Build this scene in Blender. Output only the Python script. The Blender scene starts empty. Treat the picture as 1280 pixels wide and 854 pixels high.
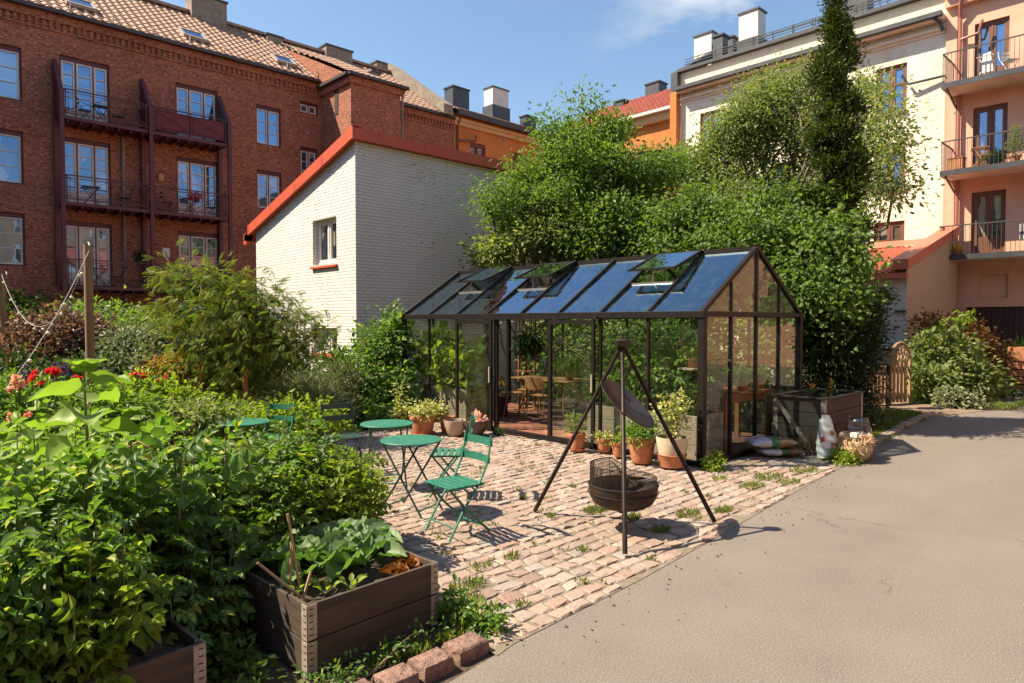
import bpy, math, random
import numpy as np
from mathutils import Vector, Matrix

random.seed(7)
PI = math.pi
SC = bpy.context.scene
COL = SC.collection

# ------------------------------------------------------------------ camera model (metres, x along the greenhouse gable, y along its length)
F, EYE = 845.0, 1.9
PITCH = math.atan(24.5 / 845)
_n = math.hypot(887, 845)
FW = Vector((845 / _n, 887 / _n, 0)); RT = Vector((887 / _n, -845 / _n, 0)); UP = Vector((0, 0, 1))
CAM = Vector((0, 0, EYE))
def ray(px, py):
    a = (px - 640) / F; b = -(py - 427) / F
    f = FW * math.cos(PITCH) - UP * math.sin(PITCH); u = FW * math.sin(PITCH) + UP * math.cos(PITCH)
    return f + RT * a + u * b
def onZ(px, py, z=0.0): d = ray(px, py); return CAM + d * ((z - EYE) / d.z)
def onX(px, py, x): d = ray(px, py); return CAM + d * (x / d.x)
def onY(px, py, y): d = ray(px, py); return CAM + d * (y / d.y)
def atD(px, py, dep): d = ray(px, py); return CAM + d * (dep / d.dot(FW))

# ------------------------------------------------------------------ object helpers
def thing(name, label, cat, loc=(0, 0, 0), rz=0.0, group=None):
    o = bpy.data.objects.new(name, None); COL.objects.link(o)
    o.empty_display_size = .2
    o.location = loc; o.rotation_euler = (0, 0, rz)
    o['label'] = label; o['category'] = cat
    if group: o['group'] = group
    return o
def tag(o, label, cat, group=None, kind=None):
    o['label'] = label; o['category'] = cat
    if group: o['group'] = group
    if kind: o['kind'] = kind
    return o
def structure(o): o['kind'] = 'structure'; return o

class MB:
    def __init__(s, off=(0, 0, 0)): s.v = []; s.f = []; s.o = Vector(off)
    def add(s, vs, fs):
        b = len(s.v); s.v += [tuple(Vector(p) - s.o) for p in vs]; s.f += [tuple(b + i for i in f) for f in fs]; return s
    def box(s, x0, x1, y0, y1, z0, z1):
        if x0 > x1: x0, x1 = x1, x0
        if y0 > y1: y0, y1 = y1, y0
        if z0 > z1: z0, z1 = z1, z0
        return s.add([(x0, y0, z0), (x1, y0, z0), (x1, y1, z0), (x0, y1, z0), (x0, y0, z1), (x1, y0, z1), (x1, y1, z1), (x0, y1, z1)],
                     [(0, 3, 2, 1), (4, 5, 6, 7), (0, 1, 5, 4), (1, 2, 6, 5), (2, 3, 7, 6), (3, 0, 4, 7)])
    def bar(s, p, q, w, h, up=(0, 0, 1)):
        p = Vector(p); q = Vector(q); d = (q - p).normalized(); u = Vector(up)
        a = d.cross(u)
        if a.length < 1e-4: a = d.cross(Vector((1, 0, 0)))
        a.normalize(); b = a.cross(d).normalized()
        vs = [c + a * (i * w / 2) + b * (j * h / 2) for c in (p, q) for i, j in ((-1, -1), (1, -1), (1, 1), (-1, 1))]
        return s.add(vs, [(0, 1, 2, 3), (7, 6, 5, 4), (0, 4, 5, 1), (1, 5, 6, 2), (2, 6, 7, 3), (3, 7, 4, 0)])
    def tube(s, pts, r, n=8, cap=True):
        pts = [Vector(p) for p in pts]; m = len(pts)
        rs = r if isinstance(r, (list, tuple)) else [r] * m
        vs = []; prev = None
        for i, p in enumerate(pts):
            d = (pts[min(i + 1, m - 1)] - pts[max(i - 1, 0)])
            if d.length < 1e-7: d = Vector((0, 0, 1))
            d.normalize()
            a = (prev - d * prev.dot(d)) if prev is not None else d.orthogonal()
            if a.length < 1e-5: a = d.orthogonal()
            a.normalize(); prev = a; b = d.cross(a)
            vs += [p + (a * math.cos(2 * PI * k / n) + b * math.sin(2 * PI * k / n)) * rs[i] for k in range(n)]
        fs = [(i * n + k, i * n + (k + 1) % n, (i + 1) * n + (k + 1) % n, (i + 1) * n + k) for i in range(m - 1) for k in range(n)]
        if cap: fs += [tuple(range(n - 1, -1, -1)), tuple((m - 1) * n + k for k in range(n))]
        return s.add(vs, fs)
    def lathe(s, prof, c=(0, 0, 0), n=24, close=False, a0=0.0, a1=2 * PI):
        c = Vector(c); full = abs(a1 - a0 - 2 * PI) < 1e-6; m = n if full else n + 1; vs = []
        for r, z in prof:
            for k in range(m):
                t = a0 + (a1 - a0) * k / n; vs.append(c + Vector((r * math.cos(t), r * math.sin(t), z)))
        fs = []
        for i in range(len(prof) - 1):
            for k in range(n):
                k2 = (k + 1) % m if full else k + 1
                fs.append((i * m + k, i * m + k2, (i + 1) * m + k2, (i + 1) * m + k))
        if close and full:
            fs.append(tuple(range(m - 1, -1, -1))); fs.append(tuple((len(prof) - 1) * m + k for k in range(m)))
        return s.add(vs, fs)
    def prism(s, poly, vec):
        vec = Vector(vec); n = len(poly); P = [Vector(p) for p in poly]
        return s.add(P + [p + vec for p in P], [tuple(range(n - 1, -1, -1)), tuple(n + i for i in range(n))] +
                     [(i, (i + 1) % n, n + (i + 1) % n, n + i) for i in range(n)])
    def ball(s, c, r, n=8, m=6, sc=(1, 1, 1)):
        c = Vector(c)
        prof = [(math.sin(PI * i / m) * r, -math.cos(PI * i / m) * r) for i in range(m + 1)]
        vs = [c + Vector((a * math.cos(2 * PI * k / n) * sc[0], a * math.sin(2 * PI * k / n) * sc[1], z * sc[2])) for a, z in prof for k in range(n)]
        return s.add(vs, [(i * n + k, i * n + (k + 1) % n, (i + 1) * n + (k + 1) % n, (i + 1) * n + k) for i in range(m) for k in range(n)])
    def build(s, name, m, parent=None, smooth=False, bevel=0, fix=True):
        me = bpy.data.meshes.new(name); me.from_pydata(s.v, [], s.f)
        if m is not None: me.materials.append(m)
        import bmesh
        bm = bmesh.new(); bm.from_mesh(me)
        if smooth: bmesh.ops.remove_doubles(bm, verts=bm.verts, dist=1e-5)
        if fix: bmesh.ops.recalc_face_normals(bm, faces=bm.faces)
        bm.to_mesh(me); bm.free()
        o = bpy.data.objects.new(name, me); COL.objects.link(o)
        if parent is not None: o.parent = parent
        if smooth:
            me.polygons.foreach_set('use_smooth', [True] * len(me.polygons))
            try:
                me.set_sharp_from_angle(angle=math.radians(smooth if smooth > 1 else 40))
            except Exception: pass
        if bevel:
            b = o.modifiers.new('bevel', 'BEVEL'); b.width = bevel; b.segments = 2; b.limit_method = 'ANGLE'
        return o

def npobj(name, V, L, starts, m, parent=None, smooth=False):
    me = bpy.data.meshes.new(name)
    me.vertices.add(len(V)); me.vertices.foreach_set('co', np.ascontiguousarray(V, dtype=np.float32).ravel())
    me.loops.add(len(L)); me.loops.foreach_set('vertex_index', np.asarray(L, dtype=np.int32))
    me.polygons.add(len(starts)); me.polygons.foreach_set('loop_start', np.asarray(starts, dtype=np.int32))
    me.update(calc_edges=True); me.validate()
    me.polygons.foreach_set('use_smooth', np.full(len(me.polygons), bool(smooth)))
    me.materials.append(m)
    o = bpy.data.objects.new(name, me); COL.objects.link(o)
    if parent is not None: o.parent = parent
    return o

def dup(root, loc, rz=None, label=None, group=None, scale=None):
    def rec(o, parent):
        c = o.copy(); COL.objects.link(c)
        if parent is not None: c.parent = parent
        for ch in list(o.children): rec(ch, c)
        return c
    r = rec(root, None)
    r.location = loc
    if rz is not None: r.rotation_euler = (r.rotation_euler.x, r.rotation_euler.y, rz)
    if scale is not None: r.scale = (scale, scale, scale) if not isinstance(scale, tuple) else scale
    if label: r['label'] = label
    if group: r['group'] = group
    return r

# ------------------------------------------------------------------ materials
def _new(name):
    m = bpy.data.materials.new(name); m.use_nodes = True; nt = m.node_tree
    b = nt.nodes['Principled BSDF']; return m, nt, b
def _rgb(c): return (c[0], c[1], c[2], 1.0)
def nd(nt, t, **k):
    n = nt.nodes.new(t)
    for a, v in k.items():
        if a in n.inputs: n.inputs[a].default_value = v
        else: setattr(n, a, v)
    return n
def mixc(nt, fac, a, b, mode='MIX'):
    n = nt.nodes.new('ShaderNodeMix'); n.data_type = 'RGBA'; n.blend_type = mode
    for sock, v in ((n.inputs[0], fac), (n.inputs[6], a), (n.inputs[7], b)):
        if isinstance(v, (int, float)): sock.default_value = v
        elif isinstance(v, tuple): sock.default_value = _rgb(v)
        else: nt.links.new(v, sock)
    return n.outputs[2]
def math_(nt, op, a, b=None, clamp=False):
    n = nt.nodes.new('ShaderNodeMath'); n.operation = op; n.use_clamp = clamp
    for i, v in ((0, a), (1, b)):
        if v is None: continue
        if isinstance(v, (int, float)): n.inputs[i].default_value = v
        else: nt.links.new(v, n.inputs[i])
    return n.outputs[0]
def noise(nt, scale, detail=4, vec=None, rough=.6, mapscale=None):
    n = nd(nt, 'ShaderNodeTexNoise', Scale=scale, Detail=detail, Roughness=rough)
    if vec is None: vec = nt.nodes.new('ShaderNodeNewGeometry').outputs['Position']
    if mapscale:
        mp = nt.nodes.new('ShaderNodeMapping'); mp.inputs['Scale'].default_value = mapscale; nt.links.new(vec, mp.inputs['Vector']); vec = mp.outputs[0]
    nt.links.new(vec, n.inputs['Vector']); return n.outputs['Fac']
def ramp(nt, x, lo, hi):
    n = nt.nodes.new('ShaderNodeMapRange'); n.inputs['From Min'].default_value = lo; n.inputs['From Max'].default_value = hi; n.clamp = True
    nt.links.new(x, n.inputs['Value']); return n.outputs[0]
def bump(nt, b, h, strength, dist, prev=None):
    n = nd(nt, 'ShaderNodeBump', Strength=strength, Distance=dist); nt.links.new(h, n.inputs['Height'])
    if prev is not None: nt.links.new(prev, n.inputs['Normal'])
    nt.links.new(n.outputs[0], b.inputs['Normal']); return n.outputs[0]

def mat(name, c1, c2=None, rough=.6, metal=0.0, spec=.5, ns=3.0, lo=.35, hi=.65, bmp=0.0, bs=40.0, bd=.004, island=0.0, obj=False, mapscale=None, coat=0.0):
    m, nt, b = _new(name)
    vec = nt.nodes.new('ShaderNodeTexCoord').outputs['Object'] if obj else None
    b.inputs['Roughness'].default_value = rough; b.inputs['Metallic'].default_value = metal; b.inputs['Specular IOR Level'].default_value = spec
    if coat: b.inputs['Coat Weight'].default_value = coat
    col = None
    if c2 is not None:
        col = mixc(nt, ramp(nt, noise(nt, ns, 5, vec, .65, mapscale), lo, hi), c1, c2)
    if island:
        g = nt.nodes.new('ShaderNodeNewGeometry'); h = nt.nodes.new('ShaderNodeHueSaturation')
        v = nt.nodes.new('ShaderNodeMapRange'); v.inputs['To Min'].default_value = 1 - island; v.inputs['To Max'].default_value = 1 + island
        nt.links.new(g.outputs['Random Per Island'], v.inputs['Value']); nt.links.new(v.outputs[0], h.inputs['Value'])
        if col is None: h.inputs['Color'].default_value = _rgb(c1)
        else: nt.links.new(col, h.inputs['Color'])
        col = h.outputs[0]
    if col is None: b.inputs['Base Color'].default_value = _rgb(c1)
    else: nt.links.new(col, b.inputs['Base Color'])
    if bmp: bump(nt, b, noise(nt, bs, 4, vec, .6, mapscale), bmp, bd)
    return m

def streaky(m, amt=.35, sc=(1.6, 1.6, .12), tint=(.62, .56, .5)):
    nt = m.node_tree; b = nt.nodes['Principled BSDF']; l = b.inputs['Base Color'].links[0].from_socket
    f = ramp(nt, noise(nt, 1.0, 5, None, .65, sc), .5, .75); f2 = ramp(nt, noise(nt, .35, 4), .4, .7)
    c = mixc(nt, math_(nt, 'MULTIPLY', math_(nt, 'MULTIPLY', f, f2), amt), l, mixc(nt, 1.0, l, tint, 'MULTIPLY')); nt.links.new(c, b.inputs['Base Color']); return m

def leafmat(name, c1, c2, trans=.35, rough=.5, c3=None, tcol=None, spec=.35):
    m, nt, b = _new(name)
    g = nt.nodes.new('ShaderNodeNewGeometry')
    r = g.outputs['Random Per Island']
    col = mixc(nt, r, c1, c2)
    if c3 is not None: col = mixc(nt, ramp(nt, r, .86, .97), col, c3)
    col = mixc(nt, ramp(nt, noise(nt, 1.3, 2), .3, .7), col, mixc(nt, 1.0, col, (1.38, 1.25, .92), 'MULTIPLY'))
    nt.links.new(col, b.inputs['Base Color']); b.inputs['Roughness'].default_value = rough; b.inputs['Specular IOR Level'].default_value = spec
    t = nt.nodes.new('ShaderNodeBsdfTranslucent')
    tc = mixc(nt, 1.0, col, tcol or (1.8, 1.95, .7), 'MULTIPLY'); nt.links.new(tc, t.inputs['Color'])
    mx = nt.nodes.new('ShaderNodeMixShader'); mx.inputs[0].default_value = trans
    out = nt.nodes['Material Output']
    nt.links.new(b.outputs[0], mx.inputs[1]); nt.links.new(t.outputs[0], mx.inputs[2]); nt.links.new(mx.outputs[0], out.inputs['Surface'])
    return m

def wallvec(nt):
    g = nt.nodes.new('ShaderNodeNewGeometry'); s = nt.nodes.new('ShaderNodeSeparateXYZ'); nt.links.new(g.outputs['Position'], s.inputs[0])
    c = nt.nodes.new('ShaderNodeCombineXYZ'); nt.links.new(math_(nt, 'ADD', s.outputs[0], s.outputs[1]), c.inputs[0]); nt.links.new(s.outputs[2], c.inputs[1])
    return c.outputs[0]
def brickmat(name, c1, c2, mortar, chips=None, patch=None, bd=.006, bw=.25, rh=.078, rnd=0.0, ms=.009, wob=0.0, bstr=1.0, soft=.1, rough=.85):
    m, nt, b = _new(name); v = wallvec(nt)
    if wob:
        w = nt.nodes.new('ShaderNodeVectorMath'); w.operation = 'ADD'
        nn = nd(nt, 'ShaderNodeTexNoise', Scale=2.2, Detail=3); nt.links.new(v, nn.inputs['Vector'])
        k = nt.nodes.new('ShaderNodeVectorMath'); k.operation = 'SCALE'; k.inputs['Scale'].default_value = wob; nt.links.new(nn.outputs['Color'], k.inputs[0])
        nt.links.new(v, w.inputs[0]); nt.links.new(k.outputs[0], w.inputs[1]); v = w.outputs[0]
    t = nt.nodes.new('ShaderNodeTexBrick'); t.inputs['Scale'].default_value = 1; t.inputs['Mortar Size'].default_value = ms
    t.inputs['Brick Width'].default_value = bw; t.inputs['Row Height'].default_value = rh; t.inputs['Mortar Smooth'].default_value = soft
    t.inputs['Color1'].default_value = _rgb(c1); t.inputs['Color2'].default_value = _rgb(c2); t.inputs['Mortar'].default_value = _rgb(mortar)
    nt.links.new(v, t.inputs['Vector']); col = t.outputs['Color']
    n1 = noise(nt, .55, 6)
    if patch: col = mixc(nt, math_(nt, 'MULTIPLY', ramp(nt, n1, .45, .7), .75), col, mixc(nt, 1.0, col, patch, 'MULTIPLY'))
    if rnd:   # pale fired bricks
        n2 = nd(nt, 'ShaderNodeTexNoise', Scale=1.0, Detail=2)
        mp = nt.nodes.new('ShaderNodeMapping'); mp.inputs['Scale'].default_value = (8.0, 21, 1); nt.links.new(v, mp.inputs['Vector']); nt.links.new(mp.outputs[0], n2.inputs['Vector'])
        col = mixc(nt, math_(nt, 'MULTIPLY', ramp(nt, n2.outputs['Fac'], .58, .66), rnd), col, (.60, .30, .17))
        col = mixc(nt, math_(nt, 'MULTIPLY', ramp(nt, n2.outputs['Fac'], .42, .34), .7), col, (.05, .022, .018))
    if chips:
        n3 = nd(nt, 'ShaderNodeTexNoise', Scale=1.0, Detail=4, Roughness=.7)
        mp = nt.nodes.new('ShaderNodeMapping'); mp.inputs['Scale'].default_value = (3.5, 15, 1); nt.links.new(v, mp.inputs['Vector']); nt.links.new(mp.outputs[0], n3.inputs['Vector'])
        area = ramp(nt, noise(nt, .45, 3), .42, .62)
        cf = math_(nt, 'MULTIPLY', ramp(nt, n3.outputs['Fac'], .60, .645), area)
        col = mixc(nt, cf, col, chips)
        dirt = ramp(nt, noise(nt, .8, 5), .4, .75); col = mixc(nt, math_(nt, 'MULTIPLY', dirt, .3), col, mixc(nt, 1.0, col, (.78, .72, .62), 'MULTIPLY'))
    nt.links.new(col, b.inputs['Base Color']); b.inputs['Roughness'].default_value = rough; b.inputs['Specular IOR Level'].default_value = .25
    h = math_(nt, 'SUBTRACT', math_(nt, 'MULTIPLY', noise(nt, 14, 5), .8), math_(nt, 'MULTIPLY', t.outputs['Fac'], 1.0))
    bump(nt, b, h, bstr, bd)
    return m

def glassmat(name, tint=(.82, .88, .84), base=.05, rough=.01, boost=1.0, wave=0.0, dust=0.0, gcol=(1, 1, 1, 1)):
    m, nt, b = _new(name); nt.nodes.remove(b)
    lw = nd(nt, 'ShaderNodeLayerWeight', Blend=.5)
    f = math_(nt, 'POWER', lw.outputs['Facing'], 4.0)
    f = math_(nt, 'ADD', math_(nt, 'MULTIPLY', f, (1 - base) * boost), base, clamp=True)
    tr = nt.nodes.new('ShaderNodeBsdfTransparent'); tr.inputs[0].default_value = _rgb(tint)
    gl = nt.nodes.new('ShaderNodeBsdfGlossy'); gl.inputs['Roughness'].default_value = rough; gl.inputs['Color'].default_value = gcol
    mx = nt.nodes.new('ShaderNodeMixShader'); nt.links.new(f, mx.inputs[0]); nt.links.new(tr.outputs[0], mx.inputs[1]); nt.links.new(gl.outputs[0], mx.inputs[2])
    if wave:
        bp = nd(nt, 'ShaderNodeBump', Strength=wave, Distance=.02); nt.links.new(noise(nt, 2.5, 2), bp.inputs['Height']); nt.links.new(bp.outputs[0], gl.inputs['Normal'])
    if dust:
        df = nt.nodes.new('ShaderNodeBsdfDiffuse'); df.inputs['Color'].default_value = (.32, .29, .24, 1); m2 = nt.nodes.new('ShaderNodeMixShader')
        nt.links.new(math_(nt, 'MULTIPLY', ramp(nt, noise(nt, 6, 6, rough=.7), .42, .8), dust), m2.inputs[0]); nt.links.new(mx.outputs[0], m2.inputs[1]); nt.links.new(df.outputs[0], m2.inputs[2]); mx = m2
    nt.links.new(mx.outputs[0], nt.nodes['Material Output'].inputs['Surface']); return m
def windowmat(name, base=(.012, .014, .016), refl=.5):
    m, nt, b = _new(name)
    b.inputs['Base Color'].default_value = _rgb(base); b.inputs['Roughness'].default_value = .4
    gl = nt.nodes.new('ShaderNodeBsdfGlossy'); gl.inputs['Roughness'].default_value = .015
    mp = noise(nt, 1.1, 2)
    bp = nd(nt, 'ShaderNodeBump', Strength=.06, Distance=.05); nt.links.new(mp, bp.inputs['Height']); nt.links.new(bp.outputs[0], gl.inputs['Normal'])
    gl.inputs['Color'].default_value = (.34, .62, .98, 1)
    mx = nt.nodes.new('ShaderNodeMixShader'); mx.inputs[0].default_value = refl
    nt.links.new(b.outputs[0], mx.inputs[1]); nt.links.new(gl.outputs[0], mx.inputs[2]); nt.links.new(mx.outputs[0], nt.nodes['Material Output'].inputs['Surface'])
    return m

M = {}
M['brick'] = brickmat('red_brick', (.46, .155, .085), (.27, .085, .052), (.27, .165, .12), patch=(.62, .56, .56), rnd=.85, bd=.012)
M['whitebrick'] = brickmat('white_painted_brick', (.74, .72, .68), (.71, .69, .65), (.62, .60, .56), chips=(.16, .10, .075), bd=.016, ms=.014, wob=.03, soft=.6, rough=.7)
M['shadedbrick'] = brickmat('white_brick_shaded_tan', (.55, .44, .30), (.53, .42, .29), (.45, .36, .25), bd=.012, ms=.013, wob=.02, soft=.6)  # white brick recoloured tan, putting the wall's shade into the colour
M['rightwhite'] = M['whitebrick']
M['stucco'] = mat('cream_stucco', (.78, .72, .60), (.70, .63, .51), rough=.9, ns=.7, bmp=1.0, bs=6.5, bd=.05)
M['pink'] = mat('salmon_stucco', (.72, .42, .30), (.63, .35, .245), rough=.9, ns=.9, bmp=.35, bs=12, bd=.015)
M['salmon2'] = mat('ochre_stucco', (.42, .24, .15), (.34, .18, .11), rough=.9, ns=.9)
M['orange'] = mat('orange_stucco', (.56, .20, .055), (.47, .16, .045), rough=.9, ns=.8, bmp=.3, bs=10, bd=.01)
M['greywall'] = mat('grey_stucco', (.48, .44, .38), (.42, .38, .33), rough=.9)
M['tile'] = mat('brown_roof_tile', (.37, .225, .155), (.24, .14, .10), rough=.8, ns=3.5, lo=.3, hi=.7, bmp=.3, bs=20)
M['tile_red'] = mat('red_roof_tile', (.36, .09, .055), (.25, .06, .04), rough=.75, ns=4, bmp=.3, bs=20)
M['tile_dark'] = mat('black_roof_tile', (.035, .036, .042), (.06, .06, .066), rough=.45, ns=2)
M['gutter'] = mat('gutter_metal', (.055, .045, .04), rough=.5)
M['darkmetal'] = mat('dark_sheet_metal', (.035, .037, .042), (.06, .06, .065), rough=.45, ns=1.5)
M['maroon'] = mat('maroon_paint', (.105, .022, .025), (.08, .017, .02), rough=.5, ns=3)
M['sash'] = mat('white_sash_paint', (.68, .65, .60), (.58, .54, .5), rough=.5, ns=4)
M['brownwood'] = mat('brown_window_paint', (.17, .065, .035), (.12, .045, .028), rough=.55, ns=4)
M['winglass'] = windowmat('window_glass_sky', refl=.45)
M['winglassdark'] = windowmat('window_glass_dark', refl=.3)
def pane_patches(m):   # patches painted into the panes for reflections, curtain cloth and room things
    nt = m.node_tree; b = nt.nodes['Principled BSDF']; vo = nt.nodes.new('ShaderNodeTexVoronoi'); vo.inputs['Scale'].default_value = 1.0
    mp = nt.nodes.new('ShaderNodeMapping'); mp.inputs['Scale'].default_value = (2.3, 1.1, 1); nt.links.new(wallvec(nt), mp.inputs['Vector']); nt.links.new(mp.outputs[0], vo.inputs['Vector'])
    s = nt.nodes.new('ShaderNodeSeparateColor'); nt.links.new(vo.outputs['Color'], s.inputs[0])
    c = mixc(nt, ramp(nt, s.outputs[0], .55, .60), (.012, .013, .015), (.34, .29, .23)); c = mixc(nt, ramp(nt, s.outputs[1], .72, .76), c, (.12, .06, .035)); nt.links.new(c, b.inputs['Base Color'])
pane_patches(M['winglassdark'])
M['curtain'] = mat('pale_curtain', (.45, .40, .32), (.3, .26, .2), rough=.9, ns=5)
M['conc'] = mat('weathered_concrete', (.30, .25, .20), (.18, .14, .11), rough=.9, ns=3, bmp=.5, bs=15, bd=.01)
M['whiterender'] = mat('white_chimney_render', (.72, .68, .64), (.6, .55, .5), rough=.85, ns=2)
M['redmetal'] = mat('red_sheet_metal', (.58, .095, .045), (.50, .08, .04), rough=.5, ns=2)
M['ltredmetal'] = mat('faded_red_sheet_metal', (.56, .16, .10), (.48, .13, .085), rough=.55, ns=2)
M['greywood'] = mat('weathered_board', (.085, .060, .043), (.042, .030, .022), rough=.85, ns=6, bmp=.6, bs=30, bd=.004, obj=True, mapscale=(.35, .35, 4))
M['palewood'] = mat('sunbleached_board', (.33, .27, .21), (.20, .155, .12), rough=.85, ns=6, bmp=.6, bs=30, bd=.004, obj=True, mapscale=(.35, .35, 4))
M['zinc'] = mat('galvanised_hinge', (.48, .43, .37), (.30, .24, .19), rough=.6, metal=.3, ns=25, obj=True)
M['slot'] = mat('dark_slot', (.03, .025, .022), rough=.8)
M['ghframe'] = mat('greenhouse_frame_paint', (.008, .006, .0055), (.016, .011, .009), rough=.5, spec=.25, ns=6)
M['glass'] = glassmat('greenhouse_wall_glass', (.95, .97, .95), .03, boost=.5, wave=.10, dust=.05)
M['roofglass'] = glassmat('greenhouse_roof_glass', (.66, .76, .80), .16, boost=1.6, wave=.22, dust=.05, gcol=(.62, .84, 1, 1))
M['terracotta'] = mat('terracotta', (.52, .20, .095), (.40, .15, .075), rough=.8, ns=9, obj=True, bmp=.2, bs=60)
M['beigepot'] = mat('beige_clay', (.48, .36, .27), (.40, .29, .21), rough=.8, ns=7, obj=True)
M['creampot'] = mat('cream_glaze', (.60, .50, .36), (.5, .4, .28), rough=.45, ns=7, obj=True)
M['darkpot'] = mat('dark_stoneware', (.06, .045, .04), (.12, .07, .05), rough=.5, ns=9, obj=True)
M['soil'] = mat('potting_soil', (.045, .03, .02), (.085, .055, .035), rough=.95, ns=25, bmp=1, bs=60, bd=.02)
M['bgreen'] = mat('bistro_green_paint', (.015, .14, .088), (.035, .19, .125), rough=.5, ns=11, lo=.4, hi=.75, obj=True, bmp=.15, bs=90, bd=.002)
M['dkgreen'] = mat('dark_and_shaded_green', (.018, .06, .045), rough=.45)
M['steel'] = mat('black_steel', (.022, .018, .016), (.045, .03, .024), rough=.5, metal=.6, ns=14, obj=True)
M['rust'] = mat('rusty_steel', (.03, .022, .017), (.065, .04, .027), rough=.65, metal=.4, ns=12, obj=True)
M['lid'] = mat('heat_blued_steel', (.10, .075, .08), (.17, .11, .085), rough=.33, metal=.9, ns=5, obj=True)
M['chrome'] = mat('bright_wire', (.6, .57, .52), rough=.3, metal=.9)
M['ply'] = mat('honey_plywood', (.52, .27, .10), (.42, .20, .07), rough=.5, ns=5, obj=True, mapscale=(1, 6, 1))
M['rustwood'] = mat('orange_brown_wood', (.36, .15, .055), (.25, .10, .04), rough=.7, ns=6, obj=True)
M['chairsteel'] = mat('brushed_tube', (.42, .38, .33), rough=.35, metal=.8)
M['bulb'] = mat('opal_bulb', (.75, .68, .55), rough=.2)
M['bark'] = mat('bark', (.085, .06, .042), (.05, .035, .026), rough=.9, ns=12, bmp=.8, bs=30, bd=.01)
M['barkgrey'] = mat('grey_bark', (.16, .13, .10), (.09, .07, .055), rough=.9, ns=10, bmp=.8, bs=30, bd=.01)
M['pole'] = mat('timber_pole', (.30, .19, .10), (.20, .12, .065), rough=.8, ns=7, bmp=.5, bs=40, mapscale=(1, 1, .15))
M['cord'] = mat('pale_cord', (.5, .47, .42), rough=.7)
M['cane'] = mat('bamboo_cane', (.42, .27, .16), (.33, .2, .12), rough=.6, ns=10)
M['plasticwhite'] = mat('white_woven_plastic', (.70, .68, .64), (.6, .57, .52), rough=.45, ns=6, obj=True)
M['plasticlilac'] = mat('lilac_white_plastic', (.50, .48, .55), (.42, .40, .46), rough=.35, ns=6, obj=True)
M['plasticbrown'] = mat('brown_plastic', (.24, .13, .065), (.17, .09, .045), rough=.38, ns=6, obj=True)
M['plasticgreen'] = mat('green_plastic', (.07, .15, .05), (.05, .11, .035), rough=.38, ns=6, obj=True)
M['redink'] = mat('red_print', (.5, .06, .04), rough=.5)
M['brownink'] = mat('brown_print', (.30, .13, .08), rough=.5)
M['straw'] = mat('dry_straw', (.55, .38, .22), (.42, .27, .15), rough=.8, island=.35)
M['clearplastic'] = glassmat('clear_plastic_sheet', (.75, .62, .55), .12, .25)
M['garagedoor'] = mat('dark_brown_boarding', (.035, .016, .012), (.05, .022, .016), rough=.6, ns=2, mapscale=(6, 6, .3))
M['fencewood'] = mat('light_fence_wood', (.40, .24, .14), (.30, .17, .10), rough=.8, ns=7, mapscale=(1, 1, .2))
M['cratewood'] = mat('orange_crate_wood', (.50, .21, .09), (.40, .16, .07), rough=.7, ns=6)
M['blackplastic'] = mat('black_plastic', (.018, .018, .018), rough=.4)
M['sphereblack'] = M['blackplastic']
M['whitecloth'] = mat('white_cloth', (.7, .66, .6), rough=.8)
M['redclay'] = mat('red_brick_paver', (.30, .115, .07), (.22, .08, .05), rough=.85, island=.3)

for k_ in ('stucco', 'pink', 'orange', 'whiterender', 'redmetal', 'ltredmetal', 'conc'): streaky(M[k_], .8 if k_ != 'redmetal' else .6)
for k_ in ('brick', 'whitebrick', 'shadedbrick'): streaky(M[k_], .5, (1.2, 1.2, .2), (.7, .65, .6))

# leaves
M['L_tree'] = leafmat('leaf_mid_green', (.070, .135, .032), (.14, .225, .06), .40)
M['L_dark'] = leafmat('leaf_dark_green', (.020, .046, .012), (.04, .075, .018), .25)
M['L_lilac'] = leafmat('leaf_lilac_green', (.060, .118, .034), (.13, .20, .06), .38, rough=.5, spec=.3)
M['L_pale'] = leafmat('leaf_pale_green', (.105, .155, .065), (.19, .24, .115), .40, c3=(.28, .25, .16))
M['L_yew'] = leafmat('needle_dark', (.014, .028, .010), (.028, .045, .014), .15)
M['L_thuja'] = leafmat('thuja_green', (.022, .040, .009), (.060, .085, .015), .22)
M['L_maple'] = leafmat('leaf_olive', (.060, .105, .032), (.13, .185, .055), .40, c3=(.32, .18, .045))
M['L_potato'] = leafmat('potato_leaf', (.048, .115, .028), (.12, .22, .055), .40, rough=.46, spec=.4, c3=(.26, .30, .08))
M['L_potato2'] = leafmat('potato_leaf_dark', (.045, .092, .022), (.10, .165, .038), .38, rough=.46, spec=.4)
M['L_bright'] = leafmat('leaf_bright_green', (.105, .17, .026), (.19, .26, .045), .42, rough=.5, spec=.25)
M['L_cab'] = leafmat('leaf_bluegreen', (.09, .16, .075), (.15, .23, .11), .28, rough=.5, spec=.35, tcol=(1.2, 1.8, .5))
M['L_purple'] = leafmat('leaf_smoke_purple', (.085, .055, .05), (.16, .115, .095), .3, tcol=(1.6, 1.1, .8), c3=(.26, .2, .17))
M['L_yellow'] = leafmat('leaf_yellow', (.20, .18, .045), (.30, .25, .07), .35, tcol=(1.5, 1.3, .6), c3=(.45, .20, .06))
M['L_variegated'] = leafmat('leaf_variegated', (.30, .34, .13), (.42, .44, .22), .3, c3=(.10, .17, .04), tcol=(1.3, 1.4, .7))
M['L_grey'] = leafmat('leaf_greygreen', (.13, .16, .10), (.20, .23, .15), .25, tcol=(1.2, 1.4, .8))
M['L_copper'] = leafmat('leaf_copper', (.10, .055, .02), (.17, .09, .035), .3, c3=(.07, .09, .03), tcol=(1.6, 1.3, .7))
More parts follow.
